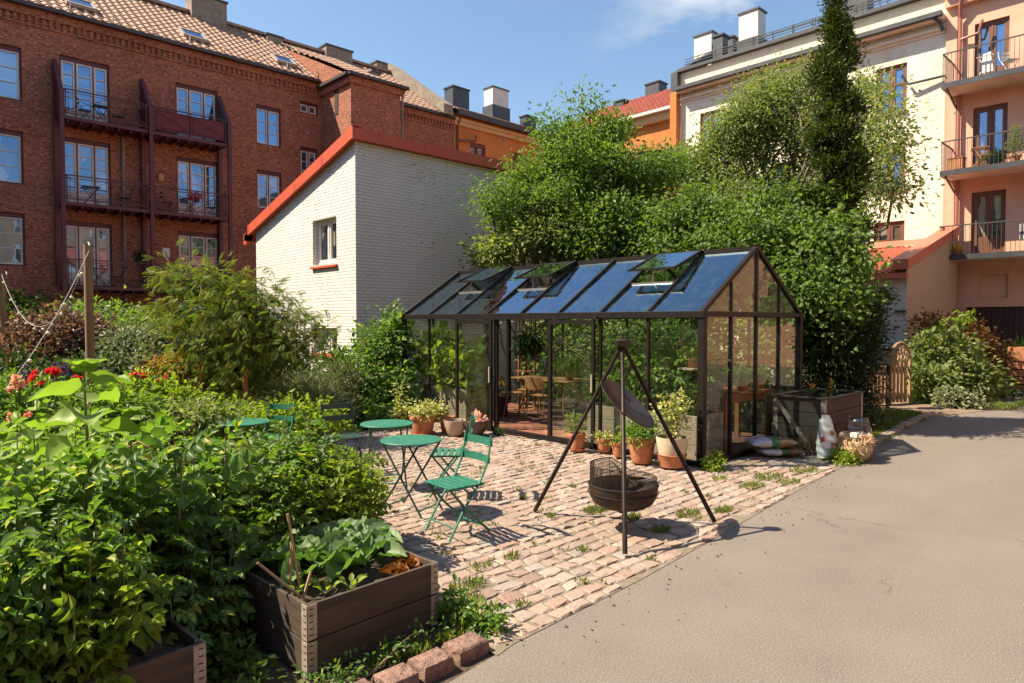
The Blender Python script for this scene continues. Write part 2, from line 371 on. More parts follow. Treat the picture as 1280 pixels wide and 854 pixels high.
M['L_sun'] = leafmat('leaf_velvet_green', (.17, .27, .07), (.23, .34, .10), .38, tcol=(1.3, 1.6, .5))
M['L_sunback'] = leafmat('leaf_velvet_grey', (.24, .29, .22), (.30, .34, .27), .25, tcol=(1, 1.2, .7), rough=.7)
M['grass'] = leafmat('grass_blade', (.09, .14, .03), (.15, .20, .05), .3, c3=(.3, .25, .12))
M['stem'] = mat('green_stem', (.10, .14, .04), (.15, .15, .06), rough=.6, ns=8)
M['woodystem'] = mat('woody_stem', (.17, .11, .07), rough=.8)
M['f_red'] = leafmat('petal_red', (.62, .03, .045), (.75, .06, .08), .3, tcol=(1.2, 1, 1))
M['f_pink'] = leafmat('petal_pink', (.75, .25, .28), (.85, .4, .38), .3, tcol=(1.1, 1, 1))
M['f_pale'] = leafmat('petal_pale_pink', (.85, .48, .42), (.9, .6, .52), .3, tcol=(1, .9, .9))
M['f_purple'] = leafmat('petal_purple', (.10, .03, .22), (.17, .06, .34), .25, tcol=(1.2, 1, 1.2))
M['f_orange'] = leafmat('petal_orange', (.8, .28, .02), (.85, .4, .03), .25, tcol=(1, 1, 1))
M['f_yellow'] = leafmat('petal_yellow', (.75, .5, .03), (.8, .6, .06), .25, tcol=(1, 1, 1))
M['lettuce'] = leafmat('red_lettuce', (.15, .06, .022), (.22, .10, .035), .3, c3=(.16, .2, .05), tcol=(1.5, 1.2, .6))

# ------------------------------------------------------------------ foliage
def unit(v): return v / np.maximum(np.linalg.norm(v, axis=-1, keepdims=True), 1e-9)
def T_ovate(w=.62, fold=.10, droop=.12):
    v = [(0, 0, 0), (-w * .42, .28, fold), (-w * .40, .62, fold * .7), (0, 1, -droop), (w * .40, .62, fold * .7), (w * .42, .28, fold), (0, .45, -.02)]
    return np.array(v), [(0, 6, 2, 1), (6, 3, 2), (0, 5, 4, 6), (6, 4, 3)]
def T_lance(w=.26, fold=.05, droop=.15):
    v = [(0, 0, 0), (-w / 2, .4, fold), (0, 1, -droop), (w / 2, .4, fold)]
    return np.array(v), [(0, 2, 1), (0, 3, 2)]
def T_heart(w=.9, droop=.25):
    v = [(0, 0, 0), (-w * .35, -.14, .0), (-w * .52, .18, .03), (-w * .42, .55, -.02), (0, 1, -droop), (w * .42, .55, -.02), (w * .52, .18, .03), (w * .35, -.14, 0), (0, .35, -.05), (0, .68, -.1)]
    return np.array(v), [(0, 8, 2, 1), (8, 9, 3, 2), (9, 4, 3), (0, 7, 6, 8), (8, 6, 5, 9), (9, 5, 4)]
def T_compound(n=3, w=.34, ll=.42, term=True, leaf=None):
    V = []; Fs = []
    lv, lf = leaf or T_ovate(.62, .08, .15)
    def put(p, ang, s):
        b = len(V); c, sn = math.cos(ang), math.sin(ang)
        for x, y, z in lv: V.append((p[0] + (x * c - y * sn) * s, p[1] + (x * sn + y * c) * s, p[2] + z * s))
        Fs.extend(tuple(b + i for i in f) for f in lf)
    for k in range(n):
        y = .22 + .5 * k / max(n - 1, 1)
        for sg in (-1, 1): put((sg * .02, y, -.06 * y), sg * -1.15, ll * (.75 + .25 * math.sin(PI * (k + .7) / n)))
    if term: put((0, .72, -.06), 0, ll * .95)
    return np.array(V), Fs
def T_frond(n=8, ll=.30):
    V = []; Fs = []; lv, lf = T_lance(.24, .04, .2)
    for k in range(n * 2 + 1):
        y = .12 + .80 * (k // 2) / n; sg = -1 if k % 2 else 1; an = -sg * 1.0; s = ll * math.sin(PI * (.2 + .72 * (k // 2) / n)) 
        if k == n * 2: an = 0; y = .86
        b = len(V); c, sn = math.cos(an), math.sin(an)
        for x, yy, z in lv: V.append(((x * c - yy * sn) * s, y + (x * sn + yy * c) * s, z * s - .25 * y * y))
        Fs.extend(tuple(b + i for i in f) for f in lf)
    return np.array(V), Fs
def T_grid(w=.62, nu=4, nv=6, cup=.10, ruf=.02, droop=.15, heart=0.0, k=3.0, tip=.75):
    V = []
    for j in range(nv + 1):
        v = j / nv; wd = w * .5 * (math.sin(PI * min(1, v ** tip * .96 + .04)) ** .7 + (heart * (1 - v) ** 3)) * (1 if j < nv else .0)
        for i in range(nu + 1):
            u = -1 + 2 * i / nu; back = -heart * .25 * abs(u) * (1 - v) ** 3
            V.append((u * wd, v + back, cup * u * u * wd / w * 2 - droop * v * v + ruf * math.sin(k * PI * v + (2 if u > 0 else 0)) * abs(u) - .02 * (1 - abs(u))))
    return np.array(V), [(j * (nu + 1) + i, j * (nu + 1) + i + 1, (j + 1) * (nu + 1) + i + 1, (j + 1) * (nu + 1) + i) for j in range(nv) for i in range(nu)]
OV, LA, HE = T_ovate(), T_lance(), T_heart()
CP3, CP4 = T_compound(2, ll=.5), T_compound(4, ll=.3)

def leafobj(name, P, A, N, S, tmpl, m, parent=None, off=(0, 0, 0), smooth=False):
    tv, tf = tmpl; P = np.asarray(P, float) - np.array(off, float); A = unit(np.asarray(A, float)); N = np.asarray(N, float)
    X = unit(np.cross(A, N)); N2 = np.cross(X, A); S = np.asarray(S, float)
    V = P[:, None] + S[:, None, None] * (tv[None, :, 0, None] * X[:, None] + tv[None, :, 1, None] * A[:, None] + tv[None, :, 2, None] * N2[:, None])
    n = len(P); k = len(tv); fl = np.concatenate([np.array(f) for f in tf]); tot = np.array([len(f) for f in tf])
    L = (fl[None, :] + (np.arange(n) * k)[:, None]).ravel()
    st = np.concatenate([[0], np.cumsum(tot)[:-1]]); starts = (st[None, :] + (np.arange(n) * len(fl))[:, None]).ravel()
    return npobj(name, V.reshape(-1, 3), L, starts, m, parent, smooth)

def crown_pts(rng, lobes, ncl, per, cr, droop=.25, shell=2.6, up=.5, rough=.3, flat=.7):
    """clusters of leaves spread through a few lobes; returns positions, axes, normals, cluster centres"""
    w = np.array([l[3] * l[4] * l[5] for l in lobes]) ** .7; w /= w.sum()
    idx = rng.choice(len(lobes), ncl, p=w)
    Lb = np.array([l[:6] for l in lobes], float)[idx]
    d = unit(rng.normal(size=(ncl, 3)))
    ph = np.array([1.7, 2.9, 4.1]); wob = 1 + rough * (np.sin(d[:, 0] * 5 + idx) * np.sin(d[:, 1] * 6 + 2 * idx) + .6 * np.sin(d[:, 2] * 9 + d[:, 0] * 7 + idx)) * .7
    r = rng.random(ncl) ** (1 / shell) * wob
    C = Lb[:, :3] + d * r[:, None] * Lb[:, 3:6]
    n = ncl * per
    out = np.repeat(d, per, 0); Cc = np.repeat(C, per, 0)
    g = rng.normal(size=(n, 3)) * cr * np.array([1, 1, flat])
    P = Cc + g
    A = unit(g / cr * .5 + out * .6 + rng.normal(size=(n, 3)) * .55 + np.array([0, 0, -droop]))
    N = unit(rng.normal(size=(n, 3)) * .55 + out * .35 + np.array([0, 0, up]))
    return P, A, N, C, d

def clumps(lobes, rng, k=7, f=.42, core=.72):
    out = []
    for l in lobes:
        out.append((l[0], l[1], l[2], l[3] * core, l[4] * core, l[5] * core))
        for j in range(k):
            d = unit(rng.normal(size=3)); s = f * (.7 + .6 * rng.random()); r_ = .72 + .25 * rng.random()
            out.append((l[0] + d[0] * l[3] * r_, l[1] + d[1] * l[4] * r_, l[2] + d[2] * l[5] * r_, l[3] * s, l[4] * s, l[5] * s * .8))
    return out

def limb(mb, p, q, r0, r1, rng, n=6, bend=.12, sides=6):
    p = Vector(p); q = Vector(q); L = (q - p).length; pts = []; rs = []
    o1 = Vector(rng.normal(size=3)) * L * bend; o2 = Vector(rng.normal(size=3)) * L * bend * .5
    for i in range(n + 1):
        t = i / n; pts.append(p.lerp(q, t) + o1 * math.sin(PI * t) + o2 * math.sin(2 * PI * t)); rs.append(r0 + (r1 - r0) * t)
    mb.tube(pts, rs, sides, cap=False); return pts

def tree(name, label, cat, base, lobes, leaf, ncl, per, size, m, bark='bark', tr=.12, cr=.22, seed=1, tmpl=OV, group=None, stems=1, droop=.25, shell=2.6, up=.5, rough=.3, twigs=120, straight=False, clump=None, crownname='crown', trunkname='trunk'):
    rng = np.random.default_rng(seed); base = Vector(base)
    t = thing(name, label, cat, base, 0, group)
    P, A, N, C, d = crown_pts(rng, clumps(lobes, rng, *clump) if clump else lobes, ncl, per, cr, droop, shell, up, rough)
    S = size * (.65 + .7 * rng.random(len(P)))
    keep = P[:, 2] > .02
    leafobj(crownname, P[keep], A[keep], N[keep], S[keep], tmpl, M[m], t, base)
    mb = MB(base); nodes = []
    if straight:
        for s in (0,): nodes += limb(mb, base - Vector((0, 0, .05)), (lobes[0][0], lobes[0][1], lobes[0][2]), tr, .01, rng, 8, .0, 8)
    top = max(l[2] for l in lobes)
    for s in range(0 if straight else stems):
        bo = base + Vector((rng.normal() * .12 * (stems > 1), rng.normal() * .12 * (stems > 1), -.05))
        for l in lobes:
            if stems > 1 and rng.random() > .75 and len(lobes) > 2: continue
            fork = bo.lerp(Vector((base.x, base.y, base.z + (top - base.z) * .35)), 1.0) + Vector(rng.normal(size=3)) * .08
            nodes += limb(mb, bo, fork, tr / math.sqrt(stems), tr * .7 / math.sqrt(stems), rng, 4, .04, 8)[2:]
            nodes += limb(mb, fork, (l[0] + rng.normal() * .1, l[1] + rng.normal() * .1, l[2] + l[5] * .35), tr * .55 / math.sqrt(stems), tr * .12, rng, 6, .1, 6)
    nn = np.array([tuple(p) for p in nodes])
    for c in C[rng.permutation(len(C))[:twigs]]:
        j = np.argmin(np.linalg.norm(nn - c, axis=1) + np.abs(nn[:, 2] - c[2]) * .3 + (nn[:, 2] > c[2]) * .5)
        limb(mb, nn[j], c, tr * .16 + .004, .004, rng, 4, .08, 4)
    mb.build(trunkname, M[bark], t, smooth=60)
    return t

def bush(name, label, base, r, h, ncl, per, size, m, seed=1, tmpl=OV, cat='shrub', group=None, cr=.12, droop=.2, up=.6, z0=.1, rough=.3, shell=2.4, stems=9, stemmat='woodystem', lobes=None, stemr=.012):
    """low plant: lobes from the ground up with a few stems; part names foliage, stem"""
    rng = np.random.default_rng(seed); base = Vector(base)
    t = thing(name, label, cat, base, 0, group)
    if lobes is None:
        rx, ry = (r, r) if not isinstance(r, tuple) else r
        lobes = [(base.x, base.y, base.z + h * .5, rx * .8, ry * .8, h * .5)]
        for k in range(5):
            a = k * 2 * PI / 5 + rng.random(); lobes.append((base.x + math.cos(a) * rx * .5, base.y + math.sin(a) * ry * .5, base.z + h * (.35 + .25 * rng.random()), rx * .5, ry * .5, h * .38))
    P, A, N, C, d = crown_pts(rng, lobes, ncl, per, cr, droop, shell, up, rough)
    S = size * (.65 + .7 * rng.random(len(P))); keep = P[:, 2] > base.z + z0 * .3
    leafobj('foliage', P[keep], A[keep], N[keep], S[keep], tmpl, M[m], t, base)
    mb = MB(base)
    for c in C[rng.permutation(len(C))[:stems]]:
        limb(mb, (base.x + rng.normal() * .05, base.y + rng.normal() * .05, base.z - .02), c, stemr, stemr * .3, rng, 5, .06, 5)
    mb.build('stem', M[stemmat], t, smooth=60)
    return t
# ================================================================== world, sun, camera
SUN = Vector((-.474, .418, .775)).normalized()
el = math.asin(SUN.z)
w = bpy.data.worlds.new('World'); SC.world = w; w.use_nodes = True; nt = w.node_tree
bg = nt.nodes['Background']; sky = nt.nodes.new('ShaderNodeTexSky'); sky.sky_type = 'NISHITA'; sky.sun_disc = False
sky.sun_elevation = el; sky.sun_rotation = math.atan2(SUN.x, SUN.y); sky.air_density = 1.15; sky.dust_density = .6; sky.ozone_density = 2.2; sky.altitude = 50
# thin wisps of cloud, in the sky itself
tc = nt.nodes.new('ShaderNodeTexCoord'); sp = nt.nodes.new('ShaderNodeSeparateXYZ'); nt.links.new(tc.outputs['Generated'], sp.inputs[0])
cv = nt.nodes.new('ShaderNodeCombineXYZ'); zz = math_(nt, 'ADD', sp.outputs[2], .12)
nt.links.new(math_(nt, 'DIVIDE', sp.outputs[0], zz), cv.inputs[0]); nt.links.new(math_(nt, 'DIVIDE', sp.outputs[1], zz), cv.inputs[1])
cn = nd(nt, 'ShaderNodeTexNoise', Scale=1.6, Detail=9, Roughness=.62); nt.links.new(cv.outputs[0], cn.inputs['Vector'])
# wisps lie over the eastern roofs only (+x side of the sky)
dirx = ramp(nt, math_(nt, 'SUBTRACT', sp.outputs[0], math_(nt, 'MULTIPLY', sp.outputs[1], .9)), .16, .34)
cf = math_(nt, 'MULTIPLY', math_(nt, 'MULTIPLY', ramp(nt, cn.outputs['Fac'], .52, .76), dirx), .6)
hz = mixc(nt, 1.0, sky.outputs[0], (.90, 1.03, 1.12), 'MULTIPLY')
col = mixc(nt, cf, hz, (8.5, 8.3, 8.0))
nt.links.new(col, bg.inputs['Color']); bg.inputs['Strength'].default_value = .085
sl = bpy.data.lights.new('sun', 'SUN'); sl.energy = 5.0; sl.angle = math.radians(.53); sl.color = (1, .90, .76)
so = bpy.data.objects.new('sun', sl); COL.objects.link(so); so.rotation_euler = SUN.to_track_quat('Z', 'Y').to_euler()
cam = bpy.data.cameras.new('camera'); co = bpy.data.objects.new('camera', cam); COL.objects.link(co)
cam.sensor_width = 36; cam.lens = 845 / 1280 * 36; cam.clip_end = 500; cam.clip_start = .05
co.location = CAM; d = FW * math.cos(PITCH) - UP * math.sin(PITCH); co.rotation_euler = d.to_track_quat('-Z', 'Y').to_euler(); SC.camera = co
cam.dof.use_dof = False
SC.view_settings.view_transform = 'Standard'; SC.view_settings.look = 'None'; SC.view_settings.gamma = 1; SC.view_settings.use_white_balance = True; SC.view_settings.white_balance_temperature = 7250; SC.view_settings.exposure = 1.12
SC.cycles.max_bounces = 8; SC.cycles.diffuse_bounces = 3; SC.cycles.glossy_bounces = 4; SC.cycles.transmission_bounces = 4
SC.cycles.transparent_max_bounces = 24; SC.cycles.use_denoising = True; SC.cycles.caustics_reflective = False; SC.cycles.caustics_refractive = False
SC.cycles.sample_clamp_indirect = 8

# ================================================================== ground
ga = mat('garden_earth', (.12, .085, .055), (.06, .042, .028), rough=.95, ns=2.5, bmp=1, bs=25, bd=.03)
mb = MB(); mb.add([(-150, -150, -.012), (150, -150, -.012), (150, 150, -.012), (-150, 150, -.012)], [(0, 1, 2, 3)])
structure(mb.build('ground', ga))
EDGE = [(-6, 2.5), (1.2, 2.72), (2.17, 2.77), (2.72, 2.84), (4.06, 2.91), (5.44, 3.04), (7.62, 3.26), (9.46, 3.41), (11.4, 3.63), (13.5, 3.86), (15.9, 4.0), (16.6, 3.7), (18.13, 2.95), (21, 2.3), (28, 1.6)]
def edge_y(x):
    for (x0, y0), (x1, y1) in zip(EDGE, EDGE[1:]):
        if x <= x1: return y0 + (y1 - y0) * (x - x0) / (x1 - x0)
    return EDGE[-1][1]
m, nt2, b = _new('worn_asphalt')
n1 = noise(nt2, 1.1, 6); n2 = noise(nt2, 90, 4, rough=.85); n3 = noise(nt2, 28, 5)
c = mixc(nt2, ramp(nt2, n1, .35, .68), (.180, .156, .134), (.150, .130, .113))
c = mixc(nt2, ramp(nt2, noise(nt2, .35, 3, mapscale=(.25, 1.6, 1)), .5, .75), c, mixc(nt2, 1.0, c, (.84, .83, .82), 'MULTIPLY'))
st_n = ramp(nt2, noise(nt2, 2.6, 6, rough=.7), .66, .70)
c = mixc(nt2, math_(nt2, 'MULTIPLY', st_n, .35), c, (.09, .075, .062))
vo = nt2.nodes.new('ShaderNodeTexVoronoi'); vo.feature = 'DISTANCE_TO_EDGE'; vo.inputs['Scale'].default_value = .33
vv = nt2.nodes.new('ShaderNodeNewGeometry').outputs['Position']; va = nt2.nodes.new('ShaderNodeVectorMath'); va.operation = 'ADD'
vn = nd(nt2, 'ShaderNodeTexNoise', Scale=1.7, Detail=6); nt2.links.new(vv, vn.inputs['Vector']); nt2.links.new(vv, va.inputs[0]); nt2.links.new(vn.outputs['Color'], va.inputs[1]); nt2.links.new(va.outputs[0], vo.inputs['Vector'])
crk = math_(nt2, 'MULTIPLY', ramp(nt2, vo.outputs['Distance'], .006, .001), ramp(nt2, noise(nt2, .5, 2), .5, .58))
c = mixc(nt2, math_(nt2, 'MULTIPLY', crk, .6), c, (.06, .05, .042))
c = mixc(nt2, math_(nt2, 'MULTIPLY', ramp(nt2, n2, .54, .64), .85), c, (.36, .32, .275))
c = mixc(nt2, math_(nt2, 'MULTIPLY', ramp(nt2, n2, .46, .36), .85), c, (.085, .072, .06))
nt2.links.new(c, b.inputs['Base Color']); b.inputs['Roughness'].default_value = .85; b.inputs['Specular IOR Level'].default_value = .3
bump(nt2, b, n2, .12, .001); M['asphalt'] = m
mb = MB(); pts = [(x, y, 0) for x, y in EDGE] + [(60, 1.6, 0), (60, -60, 0), (-60, -60, 0), (-60, 2.5, 0)]
mb.add(pts, [tuple(range(len(pts)))]); structure(mb.build('road', M['asphalt']))

# cobbled yard: sand bed and hewn stones (one surface)
def yard_back(x): return 10.2 if x < 7.8 else (4.62 if x < 10.9 else 3.8 + max(0, 12.6 - x) * .3)
def yard_left(y): return 2.62 if y < 4.2 else 2.75 + (y - 4.2) * .12
sand = mat('joint_sand', (.25, .205, .155), (.15, .125, .085), rough=.95, ns=9, bmp=1, bs=90, bd=.01)
poly = [(2.55, 2.80)] + [(x, edge_y(x)) for x in (2.72, 4.06, 5.44, 7.62, 9.46, 11.4, 12.6)] + [(12.6, 3.9), (11.4, 4.2), (10.9, 4.64), (7.9, 4.64), (7.9, 11.3), (5.2, 11.3), (3.5, 10.2), (2.9, 6)]
mb = MB(); mb.add([(x, y, .004) for x, y in poly], [tuple(range(len(poly)))]); structure(mb.build('paving_bed', sand))
rng = np.random.default_rng(3)
V = []; Lp = []; st = []; 
y = 2.74
while y < 10.3:
    rh = .125 + .025 * rng.random(); x = 2.2 + rng.random() * .2
    while x < 12.5:
        ln = .135 + .095 * rng.random(); cx, cy = x + ln / 2, y + rh / 2
        wav = .03 * math.sin(x * .9 + y * .3)
        cyw = cy + wav
        if cyw - rh * .05 > edge_y(cx) and cyw < yard_back(cx) and cx > yard_left(cyw) and not (cx > 7.72 and cyw > 4.55) and rng.random() > .004:
            g = .006 + .008 * rng.random(); hx, hy = ln / 2 - g, rh / 2 - g * .9; zt = .012 + .006 * rng.random(); sk = rng.normal() * .012
            tl = rng.normal(size=2) * .003; base = len(V)
            for lev, (ins, z) in enumerate(((0, 0), (0.0, zt - .010), (.010, zt))):
                for sx, sy in ((-.96, -.94), (0, -1.02), (.96, -.94), (1.01, 0), (.96, .94), (0, 1.02), (-.96, .94), (-1.01, 0)):
                    jx, jy = rng.normal(size=2) * .005
                    V.append((cx + sx * (hx - ins) + sk * sy + jx, max(cyw + sy * (hy - ins) + jy, edge_y(cx) + .004 + ins), z + (tl[0] * sx + tl[1] * sy + rng.normal() * .002 if lev else 0)))
            for lev in range(2):
                for k in range(8):
                    a, b_ = base + lev * 8 + k, base + lev * 8 + (k + 1) % 8
                    st.append(len(Lp)); Lp += [a, b_, b_ + 8, a + 8]
            V.append((cx, cyw, zt + .001)); ci = len(V) - 1
            for k in range(8): st.append(len(Lp)); Lp += [base + 16 + k, base + 16 + (k + 1) % 8, ci]
        x += ln
    y += rh
m, nt2, b = _new('pink_granite_setts')
g = nt2.nodes.new('ShaderNodeNewGeometry'); r = g.outputs['Random Per Island']
cr_ = nt2.nodes.new('ShaderNodeValToRGB'); e = cr_.color_ramp.elements
e[0].position = 0; e[0].color = (.29, .18, .14, 1); e[1].position = 1; e[1].color = (.32, .295, .265, 1)
for p, c_ in ((.22, (.35, .25, .195, 1)), (.45, (.28, .21, .175, 1)), (.66, (.40, .315, .255, 1)), (.84, (.22, .15, .125, 1))):
    q = e.new(p); q.color = c_
nt2.links.new(r, cr_.inputs[0]); n1 = noise(nt2, 70, 5, rough=.75); n2 = noise(nt2, 1.2, 4)
c = mixc(nt2, math_(nt2, 'MULTIPLY', ramp(nt2, n1, .52, .68), .6), cr_.outputs[0], (.50, .42, .35))
c = mixc(nt2, math_(nt2, 'MULTIPLY', ramp(nt2, n1, .48, .36), .6), c, (.14, .09, .065))
c = mixc(nt2, math_(nt2, 'MULTIPLY', ramp(nt2, n2, .45, .75), .35), c, (.25, .17, .12))
nt2.links.new(c, b.inputs['Base Color']); b.inputs['Roughness'].default_value = .8; bump(nt2, b, noise(nt2, 60, 5), .8, .008); M['setts'] = m
o = npobj('cobblestone_paving', np.array(V), Lp, st, m); structure(o)

# kerb of hewn blocks beside the raised bed
m = mat('kerb_granite', (.30, .175, .13), (.15, .09, .07), rough=.85, ns=14, bmp=1, bs=26, bd=.035)
mb = MB()
rr = random.Random(5)
for i, (x0, x1, dy) in enumerate([(1.40, 1.60, 0), (1.62, 1.82, .01), (1.85, 2.05, 0), (2.08, 2.29, .015), (2.33, 2.56, .03), (1.15, 1.38, 0)]):
    y0 = 2.84 + dy; y1 = y0 + .16; zt = .072 + rr.random() * .015
    vs = []
    for z, ins in ((-.03, 0), (zt - .03, .0), (zt - .006, .008), (zt, .022)):
        vs += [(x0 + ins + rr.random() * .01, y0 + ins, z), (x1 - ins - rr.random() * .01, y0 + ins + rr.random() * .01, z), (x1 - ins, y1 - ins, z + rr.random() * .006), (x0 + ins, y1 - ins, z)]
    mb.add(vs, [(a * 4 + k, a * 4 + (k + 1) % 4, a * 4 + 4 + (k + 1) % 4, a * 4 + 4 + k) for a in range(3) for k in range(4)] + [(12, 13, 14, 15)])
structure(mb.build('kerb', m, smooth=50))
# low kerb row at the far side of the road
mb = MB()
x = 11.3
while x < 15.6:
    y0 = edge_y(x) + .02; mb.box(x, x + .22, y0, y0 + .13, -.02, .045 + rr.random() * .02); x += .235
structure(mb.build('kerb', M['setts']))
mb = MB(); mb.add([(15.0, 3.98, .006), (17.2, 3.45, .006), (18.6, 5.2, .006), (16.2, 5.4, .006)], [(0, 1, 2, 3)])
structure(mb.build('path', mat('dirt_path', (.24, .17, .12), (.17, .12, .085), rough=.95, ns=3, bmp=1, bs=50, bd=.01)))
mb = MB(); mb.add([(3.4, 8.6, .0), (7.8, 10.1, .0), (7.8, 12.6, .0), (3.0, 11.6, .0)], [(0, 1, 2, 3)])
structure(mb.build('path', M['setts'] if False else mat('sandy_path', (.30, .22, .16), (.22, .16, .115), rough=.95, ns=3, bmp=1, bs=50, bd=.01)))

# weeds and grass between the stones: stuff
def grasspatch(name, label, spots, hgt, m, seed, cat='grass'):
    rng = np.random.default_rng(seed); P = []; S = []
    for x, y, r, n in spots:
        a = rng.random(n) * 2 * PI; q = np.sqrt(rng.random(n)) * r
        P.append(np.stack([x + np.cos(a) * q, y + np.sin(a) * q * .6, np.full(n, .012)], 1)); S.append(hgt * (.5 + rng.random(n)))
    P = np.concatenate(P); S = np.concatenate(S); n = len(P)
    A = rng.normal(size=(n, 3)) * .6 + np.array([0, 0, .9]); N = rng.normal(size=(n, 3))
    o = leafobj(name, P, A, N, S, T_lance(.22, .03, .2), M[m]); tag(o, label, cat, kind='stuff'); return o
sp_ = []
rr = random.Random(11)
for px, py, r, n in [(745, 640, .16, 260), (790, 650, .12, 160), (860, 645, .16, 200), (905, 640, .13, 180), (825, 665, .12, 120), (770, 632, .1, 90), (600, 712, .12, 70), (585, 735, .16, 160), (575, 760, .2, 260), (600, 785, .16, 200), (640, 700, .08, 60), (730, 690, .08, 50),
                     (690, 648, .07, 40), (655, 625, .06, 40), (715, 610, .06, 40), (560, 800, .1, 120), (520, 815, .12, 160), (480, 830, .12, 160), (650, 760, .08, 40), (900, 600, .12, 100), (940, 610, .2, 220), (960, 598, .25, 260), (1005, 590, .25, 260), (1050, 575, .2, 200), (985, 605, .2, 150), (1075, 560, .2, 200)]:
    p = onZ(px, py); sp_.append((p.x, p.y, r, n))
for k in range(90):
    x = 2.8 + rr.random() * 6.5; y = edge_y(x) + .1 + rr.random() * 4; sp_.append((x, y, .03 + rr.random() * .05, 6 + int(rr.random() * 14)))
grasspatch('weeds', 'tufts of grass and weeds growing in the joints of the cobbled yard', sp_, .045, 'grass', 4, 'weeds')
sp_ = [(11.5 + rr.random() * 4.2, 0, .3, 150) for k in range(90)]
sp_ = [(x, edge_y(x) + .1 + rr.random() * min(1.4, (x - 10.5)), r, n) for x, _, r, n in sp_]
grasspatch('grass', 'ragged grass verge in the shade between the compost bin and the road', sp_, .055, 'grass', 5)
sp_ = [(17.5 + rr.random() * 9, 0, .3, 120) for k in range(70)]
sp_ = [(x, edge_y(x) + .1 + rr.random() * .9, r, n) for x, _, r, n in sp_]
grasspatch('grass', 'sunlit grass strip along the far edge of the road by the orange crate', sp_, .08, 'grass', 6)

# ================================================================== building helpers
def wallP(pl, c):
    return (lambda a, z, d=0.0: (a, c - d, z)) if pl == 'y' else (lambda a, z, d=0.0: (c - d, a, z))
def wall(pl, c, a0, a1, z0, ztop, holes, m, parent, off, depth=8.0, thick=.28, name='wall', core=True):
    P = wallP(pl, c); zt = ztop if callable(ztop) else (lambda a: ztop); mb = MB(off)
    As = sorted({a0, a1} | {h[0] for h in holes} | {h[1] for h in holes}); Zs = sorted({z0} | {h[2] for h in holes} | {h[3] for h in holes})
    for i in range(len(As) - 1):
        for j in range(len(Zs)):
            al, ar = As[i], As[i + 1]; zb = Zs[j]; last = j == len(Zs) - 1
            am = (al + ar) / 2
            zl, zr = (zt(al), zt(ar)) if last else (Zs[j + 1], Zs[j + 1])
            zm = zb + .001
            if any(h[0] < am < h[1] and h[2] <= zm < h[3] for h in holes): continue
            mb.add([P(al, zb), P(ar, zb), P(ar, zr), P(al, zl)], [(0, 1, 2, 3)])
    for h in holes:
        l, r, b_, t = h[:4]; q = -thick
        for A, B in (((l, b_), (r, b_)), ((r, b_), (r, t)), ((r, t), (l, t)), ((l, t), (l, b_))):
            mb.add([P(A[0], A[1]), P(B[0], B[1]), P(B[0], B[1], q), P(A[0], A[1], q)], [(0, 1, 2, 3)])
    if core:
        e = .004
        mb.add([P(a0, z0, -thick), P(a1, z0, -thick), P(a1, zt(a1) - e, -thick), P(a0, zt(a0) - e, -thick),
                P(a0, z0, -depth), P(a1, z0, -depth), P(a1, zt(a1) - e, -depth), P(a0, zt(a0) - e, -depth)],
               [(0, 1, 2, 3), (4, 5, 6, 7), (3, 2, 6, 7)])
        mb.add([P(a0, z0), P(a0, zt(a0)), P(a0, zt(a0) - e, -depth), P(a0, z0, -depth)], [(0, 1, 2, 3)])
        mb.add([P(a1, z0), P(a1, zt(a1)), P(a1, zt(a1) - e, -depth), P(a1, z0, -depth)], [(0, 1, 2, 3)])
    return mb.build(name, m, parent, fix=False)
def pbox(mb, P, a0, a1, z0, z1, d0, d1):
    A = P(a0, z0, d0); B = P(a1, z1, d1); return mb.box(A[0], B[0], A[1], B[1], A[2], B[2])
def window(parent, pl, c, a0, a1, z0, z1, off, cols=2, rows=3, frame='maroon', sash='sash', glass='winglass', rec=.12, fw=.07, sw=.05, mw=.022, head=0.0, curtain=None, name='window', widths=None, panel=0.0):
    P = wallP(pl, c); mb = MB(off); D = -rec
    for q in ((a0, a0 + fw, z0, z1), (a1 - fw, a1, z0, z1), (a0 + fw, a1 - fw, z1 - fw - head, z1), (a0 + fw, a1 - fw, z0, z0 + fw)): pbox(mb, P, *q, D - .08, D + .03)
    ws = widths or [1] * cols; tot = sum(ws); xs = [a0 + fw + (a1 - a0 - 2 * fw) * sum(ws[:k]) / tot for k in range(len(ws) + 1)]
    for x in xs[1:-1]: pbox(mb, P, x - fw * .35, x + fw * .35, z0 + fw, z1 - fw - head, D - .08, D + .028)
    f = mb.build(name, M[frame], parent)
    sb = MB(off); gb = MB(off); cb = MB(off)
    g = fw * .35
    for k in range(len(ws)):
        l, r = xs[k] + (g if k else 0), xs[k + 1] - (g if k < len(ws) - 1 else 0); b_, t = z0 + fw, z1 - fw - head
        if panel: pbox(sb, P, l + sw, r - sw, b_ + sw, b_ + panel, D - .05, D - .02)
        for q in ((l, l + sw, b_, t), (r - sw, r, b_, t), (l + sw, r - sw, t - sw, t), (l + sw, r - sw, b_, b_ + sw)): pbox(sb, P, *q, D - .06, D + .012)
        bb = b_ + panel
        for j in range(1, rows):
            z = bb + sw + (t - bb - 2 * sw) * j / rows; pbox(sb, P, l + sw, r - sw, z - mw / 2, z + mw / 2, D - .05, D + .004)
        pbox(gb, P, l + sw * .6, r - sw * .6, b_ + .01, t - .01, D - .045, D - .037)
    sb.build('sash', M[sash], f); gb.build('pane', M[glass], f)
    return f

